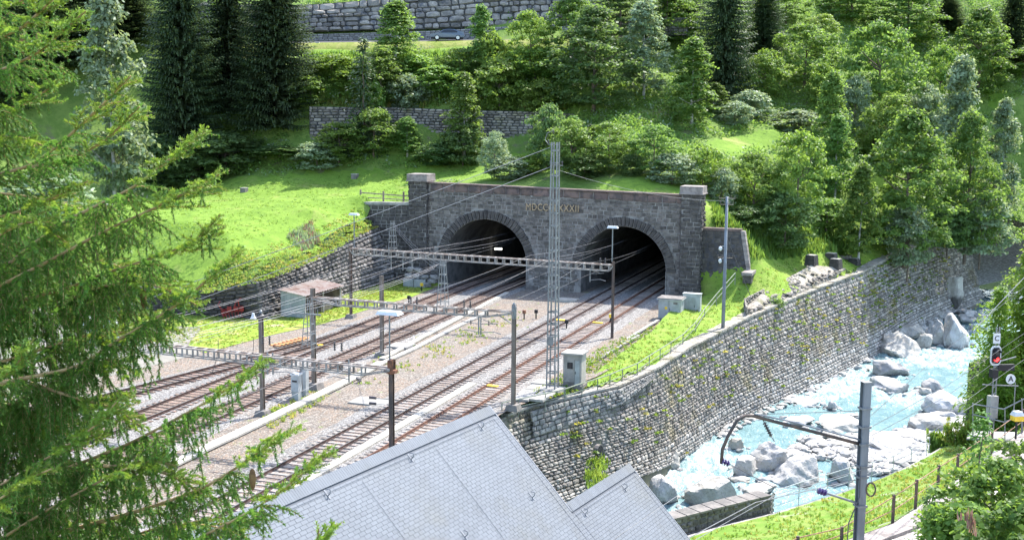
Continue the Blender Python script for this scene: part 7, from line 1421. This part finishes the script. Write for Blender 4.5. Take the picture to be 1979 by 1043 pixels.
def spruce_branch(pts, lab=None, r0=.016, droop=1., side_len=.34, dens=1., tipclean=.16, hang=1.):
    """pts: (px, py, Y) from base to tip"""
    global total
    P = np.array([D(*p) for p in pts]); s = np.concatenate([[0], np.cumsum(np.linalg.norm(np.diff(P, axis=0), axis=1))]); L = s[-1]
    n = max(8, int(L / .05)); Sv = np.linspace(0, L, n); Q = np.stack([np.interp(Sv, s, P[:, i]) for i in range(3)], 1)
    for _ in range(3): Q[1:-1] = (Q[:-2] + Q[1:-1] * 2 + Q[2:]) / 4
    bo = link('branch', None, ns); bo.empty_display_size = .1
    wood = MB(); nd = Needles(); nt_ = Needles()
    inv = M4(ns).inverted()
    wood.tube(list(Q), [r0 * (1 - .8 * i / (n - 1)) + .0018 for i in range(n)], 6)
    T = np.gradient(Q, axis=0); T /= np.linalg.norm(T, axis=1)[:, None]
    def curve(o, d, Lc, bend, m=6):
        out = [o]; d = unit(d); st_ = Lc / m
        for i in range(m): d = unit(d + np.array([0, 0, -bend / m]) + rn_.normal(0, .05, 3)); out.append(out[-1] + d * st_)
        return out
    def clothe(pts_, nn, from_=0, th=1.):
        for a, b in zip(pts_[from_:], pts_[from_ + 1:]): nn.add(a, unit(b - a), np.linalg.norm(b - a) * 1.08, th)
    # side twigs, longest at the middle of the branch, hanging
    pos = L * .02; flip = 1
    while pos < L - .03:
        fr = pos / L; o = np.array([np.interp(pos, Sv, Q[:, i]) for i in range(3)]); t = unit(np.array([np.interp(pos, Sv, T[:, i]) for i in range(3)])); sd_ = unit(np.cross(t, (0, 0, 1.))); 
        rem = (L - pos); Ls = min(side_len * rn_.uniform(.45, 1.2), .06 + rem * .75) * (1.0 if rem > .3 else .8)
        young = rem < .45; flip = -flip
        d = unit(t * rn_.uniform(.55, 1.) + sd_ * flip * rn_.uniform(.5, .9) + np.array([0, 0, rn_.uniform(-.15, .25) if young else rn_.uniform(-.45, .1)]))
        c = curve(o, d, Ls, (.25 if young else 1.15) * droop * rn_.uniform(.6, 1.3), 7)
        wood.tube(c, [.0026, .0024, .0022, .002, .0018, .0016, .0014, .0012], 4, False)
        clothe(c, nd if not young else nt_, 0 if rn_.uniform() < .8 else 1)
        # third order shoots
        m = max(2, int(Ls / .032 * dens))
        for j in range(m):
            fj = (j + .5) / m; k = min(6, int(fj * 7)); oo = c[k] + (c[k + 1] - c[k]) * (fj * 7 - k); tt_ = unit(c[k + 1] - c[k]); s2 = unit(np.cross(tt_, unit(rn_.normal(size=3) * .4 + np.array([0, 0, 1.])))) * (1 if j % 2 else -1)
            l2 = rn_.uniform(.035, .10) * (1.15 - .55 * fj) * (1 if not young else .8); dd = unit(tt_ * .8 + s2 * .75 + np.array([0, 0, -.25 * droop if not young else .1])); cc = curve(oo, dd, l2, .35 * droop if not young else .0, 2); wood.tube(cc, [.0016, .0014, .001], 3, False); clothe(cc, nt_ if (young and rn_.uniform() < .7) else nd)
            if l2 > .06 and hang > .5 and rn_.uniform() < .55 * hang:
                c3 = curve(cc[1], unit(tt_ * .2 + np.array([rn_.normal(0, .2), rn_.normal(0, .2), -1.])), rn_.uniform(.05, .14) * hang, .3, 3); wood.tube(c3, [.0012] * 4, 3, False); clothe(c3, nd)
        # long hanging twigs under the branch
        if not young and rn_.uniform() < .42 * hang:
            hl = rn_.uniform(.15, .42) * hang; c3 = curve(o, unit(np.array([rn_.normal(0, .25), rn_.normal(0, .25), -1.]) + t * .3), hl, .4, 6); wood.tube(c3, [.0025] * 7, 3, False); clothe(c3, nd)
            for j in range(int(hl / .035)):
                k = min(5, int(j / (hl / .035) * 6)); dd = unit(np.array([rn_.normal(0, .7), rn_.normal(0, .7), -.75])); c4 = curve(c3[k], dd, rn_.uniform(.03, .075), .5, 2); clothe(c4, nd)
        pos += .042 / dens * rn_.uniform(.7, 1.3)
    # leading shoot, upright and clean
    tip = Q[int(n * (1 - min(.5, tipclean / L))):]; clothe(list(tip), nt_, 0, 1.)
    for k in range(4):
        o = tip[0] * (1 - k * .1) + tip[min(1, len(tip) - 1)] * k * .1; sd_ = unit(np.cross(T[-1], (0, 0, 1.))) * (1 if k % 2 else -1); d = unit(T[-1] * .8 + sd_ * .6 + np.array([0, 0, .1])); c = [o, o + d * .05, o + d * rn_.uniform(.07, .12)]; clothe(c, nt_)
    bw_ = wood.mesh('twigs', MT['twig']); bw_.transform(inv); o = link('twigs', bw_, bo)
    for nn, m, nm in ((nd, MT['needles_near'], 'needles'), (nt_, MT['needles_tip'], 'young_needles')):
        if nn.p: me = nn.mesh(m); me.transform(inv); total += len(me.polygons); link(nm, me, bo)
    return bo
BRS = [
 ([(-300, 700, 6.9), (-40, 640, 6.8), (60, 615, 6.7), (180, 600, 6.6), (280, 610, 6.5), (350, 640, 6.5)], .012, .36, 1.2, 1.3),
 ([(-300, 840, 7.0), (-40, 900, 6.8), (80, 880, 6.7), (180, 900, 6.6), (270, 960, 6.5)], .012, .36, 1.2, 1.3),
 ([(-300, 420, 7.0), (-40, 500, 6.8), (80, 520, 6.7), (200, 500, 6.6), (280, 540, 6.5)], .012, .34, 1.2, 1.2),
 ([(-300, 350, 7.0), (-40, 370, 6.8), (60, 380, 6.7), (150, 400, 6.6), (220, 440, 6.5)], .012, .32, 1.2, 1.1),
 ([(-300, 720, 7.0), (-40, 760, 6.9), (60, 800, 6.8), (160, 790, 6.7), (250, 760, 6.6)], .012, .36, 1.2, 1.3),
 ([(-300, 260, 6.6), (-60, 100, 6.3), (0, 72, 6.2), (40, 58, 6.1), (78, 22, 6.0), (110, -8, 6.0)], .02, .3, 1, .9),
 ([(-300, 260, 6.5), (-60, 160, 6.0), (35, 122, 5.9), (80, 100, 5.8), (120, 60, 5.7), (166, 22, 5.7)], .014, .24, .8, .5),
 ([(-300, 420, 6.5), (-40, 345, 6.1), (60, 322, 6.0), (120, 275, 5.9), (185, 215, 5.8), (253, 147, 5.7)], .016, .2, .7, .2),
 ([(60, 322, 6.2), (120, 312, 6.1), (180, 288, 6.0), (215, 262, 6.0), (270, 206, 5.9)], .012, .16, .7, .3),
 ([(-300, 650, 6.4), (-20, 540, 6.0), (60, 475, 5.9), (130, 425, 5.8), (260, 362, 5.6), (335, 302, 5.5), (397, 252, 5.5)], .018, .22, .8, .5),
 ([(-300, 660, 6.2), (-20, 562, 5.9), (100, 502, 5.8), (200, 447, 5.7), (330, 388, 5.5), (424, 337, 5.4)], .016, .24, .9, .7),
 ([(-300, 640, 6.3), (0, 590, 6.0), (130, 558, 5.9), (190, 532, 5.8), (290, 500, 5.7), (380, 468, 5.6), (425, 415, 5.6)], .014, .26, .9, .9),
 ([(-100, 760, 6.0), (150, 710, 5.8), (230, 655, 5.7), (320, 604, 5.6), (385, 556, 5.5), (425, 515, 5.5), (465, 484, 5.5)], .014, .2, .8, .7),
 ([(-300, 1000, 6.3), (0, 945, 6.0), (120, 908, 5.9), (250, 857, 5.7), (320, 820, 5.6), (432, 758, 5.5), (465, 730, 5.5), (520, 697, 5.5)], .016, .2, .8, 1.),
 ([(-200, 1100, 6.0), (150, 1020, 5.8), (300, 977, 5.6), (398, 941, 5.5), (461, 901, 5.5), (522, 856, 5.4), (575, 827, 5.4)], .018, .22, 1., 1.),
 ([(300, 1090, 5.4), (400, 1030, 5.3), (456, 1003, 5.2), (497, 979, 5.2), (552, 944, 5.1), (585, 911, 5.1), (645, 869, 5.1)], .009, .18, .7, .4),
 ([(520, 1130, 5.2), (600, 1070, 5.1), (650, 1012, 5.1)], .008, .14, .6, .2),
 ([(560, 1130, 5.3), (610, 1080, 5.2), (618, 1040, 5.2), (616, 1020, 5.2)], .007, .12, .6, .2),
 ([(-300, 760, 6.5), (0, 700, 6.3), (90, 672, 6.2), (150, 650, 6.1), (240, 640, 6.0), (300, 650, 6.0)], .016, .30, 1.1, 1.2),
 ([(-300, 860, 6.4), (0, 790, 6.2), (60, 762, 6.1), (130, 724, 6.0), (210, 700, 5.9), (268, 720, 5.9)], .014, .32, 1.1, 1.2),
 ([(-300, 1000, 6.0), (-30, 955, 5.8), (100, 880, 5.6), (180, 828, 5.5), (205, 800, 5.5), (225, 776, 5.5)], .014, .26, .9, .9),
 ([(-300, 1150, 6.0), (-30, 1060, 5.8), (120, 968, 5.6), (240, 905, 5.5), (300, 886, 5.5), (340, 900, 5.5)], .014, .28, 1.1, 1.1),
 ([(-300, 480, 6.7), (-40, 430, 6.4), (50, 405, 6.3), (130, 370, 6.2), (170, 350, 6.2)], .014, .28, 1., 1.1),
 ([(-300, 260, 6.8), (-40, 225, 6.4), (40, 205, 6.3), (100, 170, 6.2), (125, 140, 6.2)], .014, .26, 1., .9),
 ([(-300, 100, 6.8), (-40, 30, 6.4), (20, 12, 6.3), (70, -10, 6.2), (120, -40, 6.2)], .014, .3, 1., 1.),
 ([(-300, 320, 6.6), (-40, 270, 6.3), (20, 262, 6.2), (60, 268, 6.2), (95, 290, 6.1)], .012, .26, 1.1, 1.),
 ([(-300, 900, 6.7), (-60, 850, 6.5), (40, 830, 6.4), (130, 820, 6.3), (200, 850, 6.2)], .014, .34, 1.2, 1.3),
 ([(-300, 620, 6.9), (-60, 590, 6.6), (40, 560, 6.5), (140, 560, 6.4), (230, 580, 6.4)], .014, .34, 1.2, 1.3),
 ([(-300, 1050, 6.6), (-60, 1000, 6.4), (40, 990, 6.3), (150, 1000, 6.2), (240, 1040, 6.1)], .014, .34, 1.2, 1.2),
 ([(-200, 1200, 6.2), (100, 1100, 6.), (240, 1040, 5.9), (330, 1010, 5.8), (420, 1015, 5.7), (480, 1040, 5.7)], .012, .3, 1.1, 1.3),
 ([(-300, 540, 6.2), (-60, 480, 6.0), (0, 455, 5.9), (60, 420, 5.8), (130, 470, 5.8)], .012, .28, 1.1, 1.1),
 ([(100, 600, 5.9), (170, 560, 5.8), (260, 540, 5.7), (330, 560, 5.7), (380, 590, 5.6)], .01, .26, 1.1, 1.2),
 ([(60, 740, 5.9), (150, 770, 5.8), (230, 790, 5.7), (280, 830, 5.7)], .01, .28, 1.2, 1.2),
 ([(200, 900, 5.6), (280, 900, 5.6), (350, 925, 5.5), (400, 960, 5.5)], .009, .26, 1.2, 1.3),
 ([(-300, 800, 5.6), (-80, 760, 5.4), (0, 735, 5.3), (40, 700, 5.3), (65, 655, 5.3)], .012, .24, 1.0, .9),
 ([(-300, 1120, 5.4), (-80, 1010, 5.2), (0, 965, 5.1), (50, 925, 5.1), (100, 905, 5.1)], .012, .22, 1.0, .9),
]
for pts, r0, sl_, dr, hg in BRS: spruce_branch(pts, None, r0 * .8, dr, sl_ * 1.05, 1.15, hang=hg * 1.1)
print('needle faces', total)
for (x, y, Y) in ((145, 775, 6.0), (70, 760, 6.1), (247, 590, 5.8), (277, 575, 5.8), (44, 85, 6.0), (488, 925, 5.4), (75, 82, 6.0)):
    c = D(x, y, Y); c[2] -= 0; prof = [(.004, 0), (.012, -.01), (.016, -.03), (.0155, -.06), (.011, -.09), (.003, -.105)]; mb = MB(); mb.lathe([(a, z) for a, z in prof[::-1]], 8, c + (0, 0, .05)); part(ns, 'cone', mb, MT['cone_brown'], world=True, smooth=True)
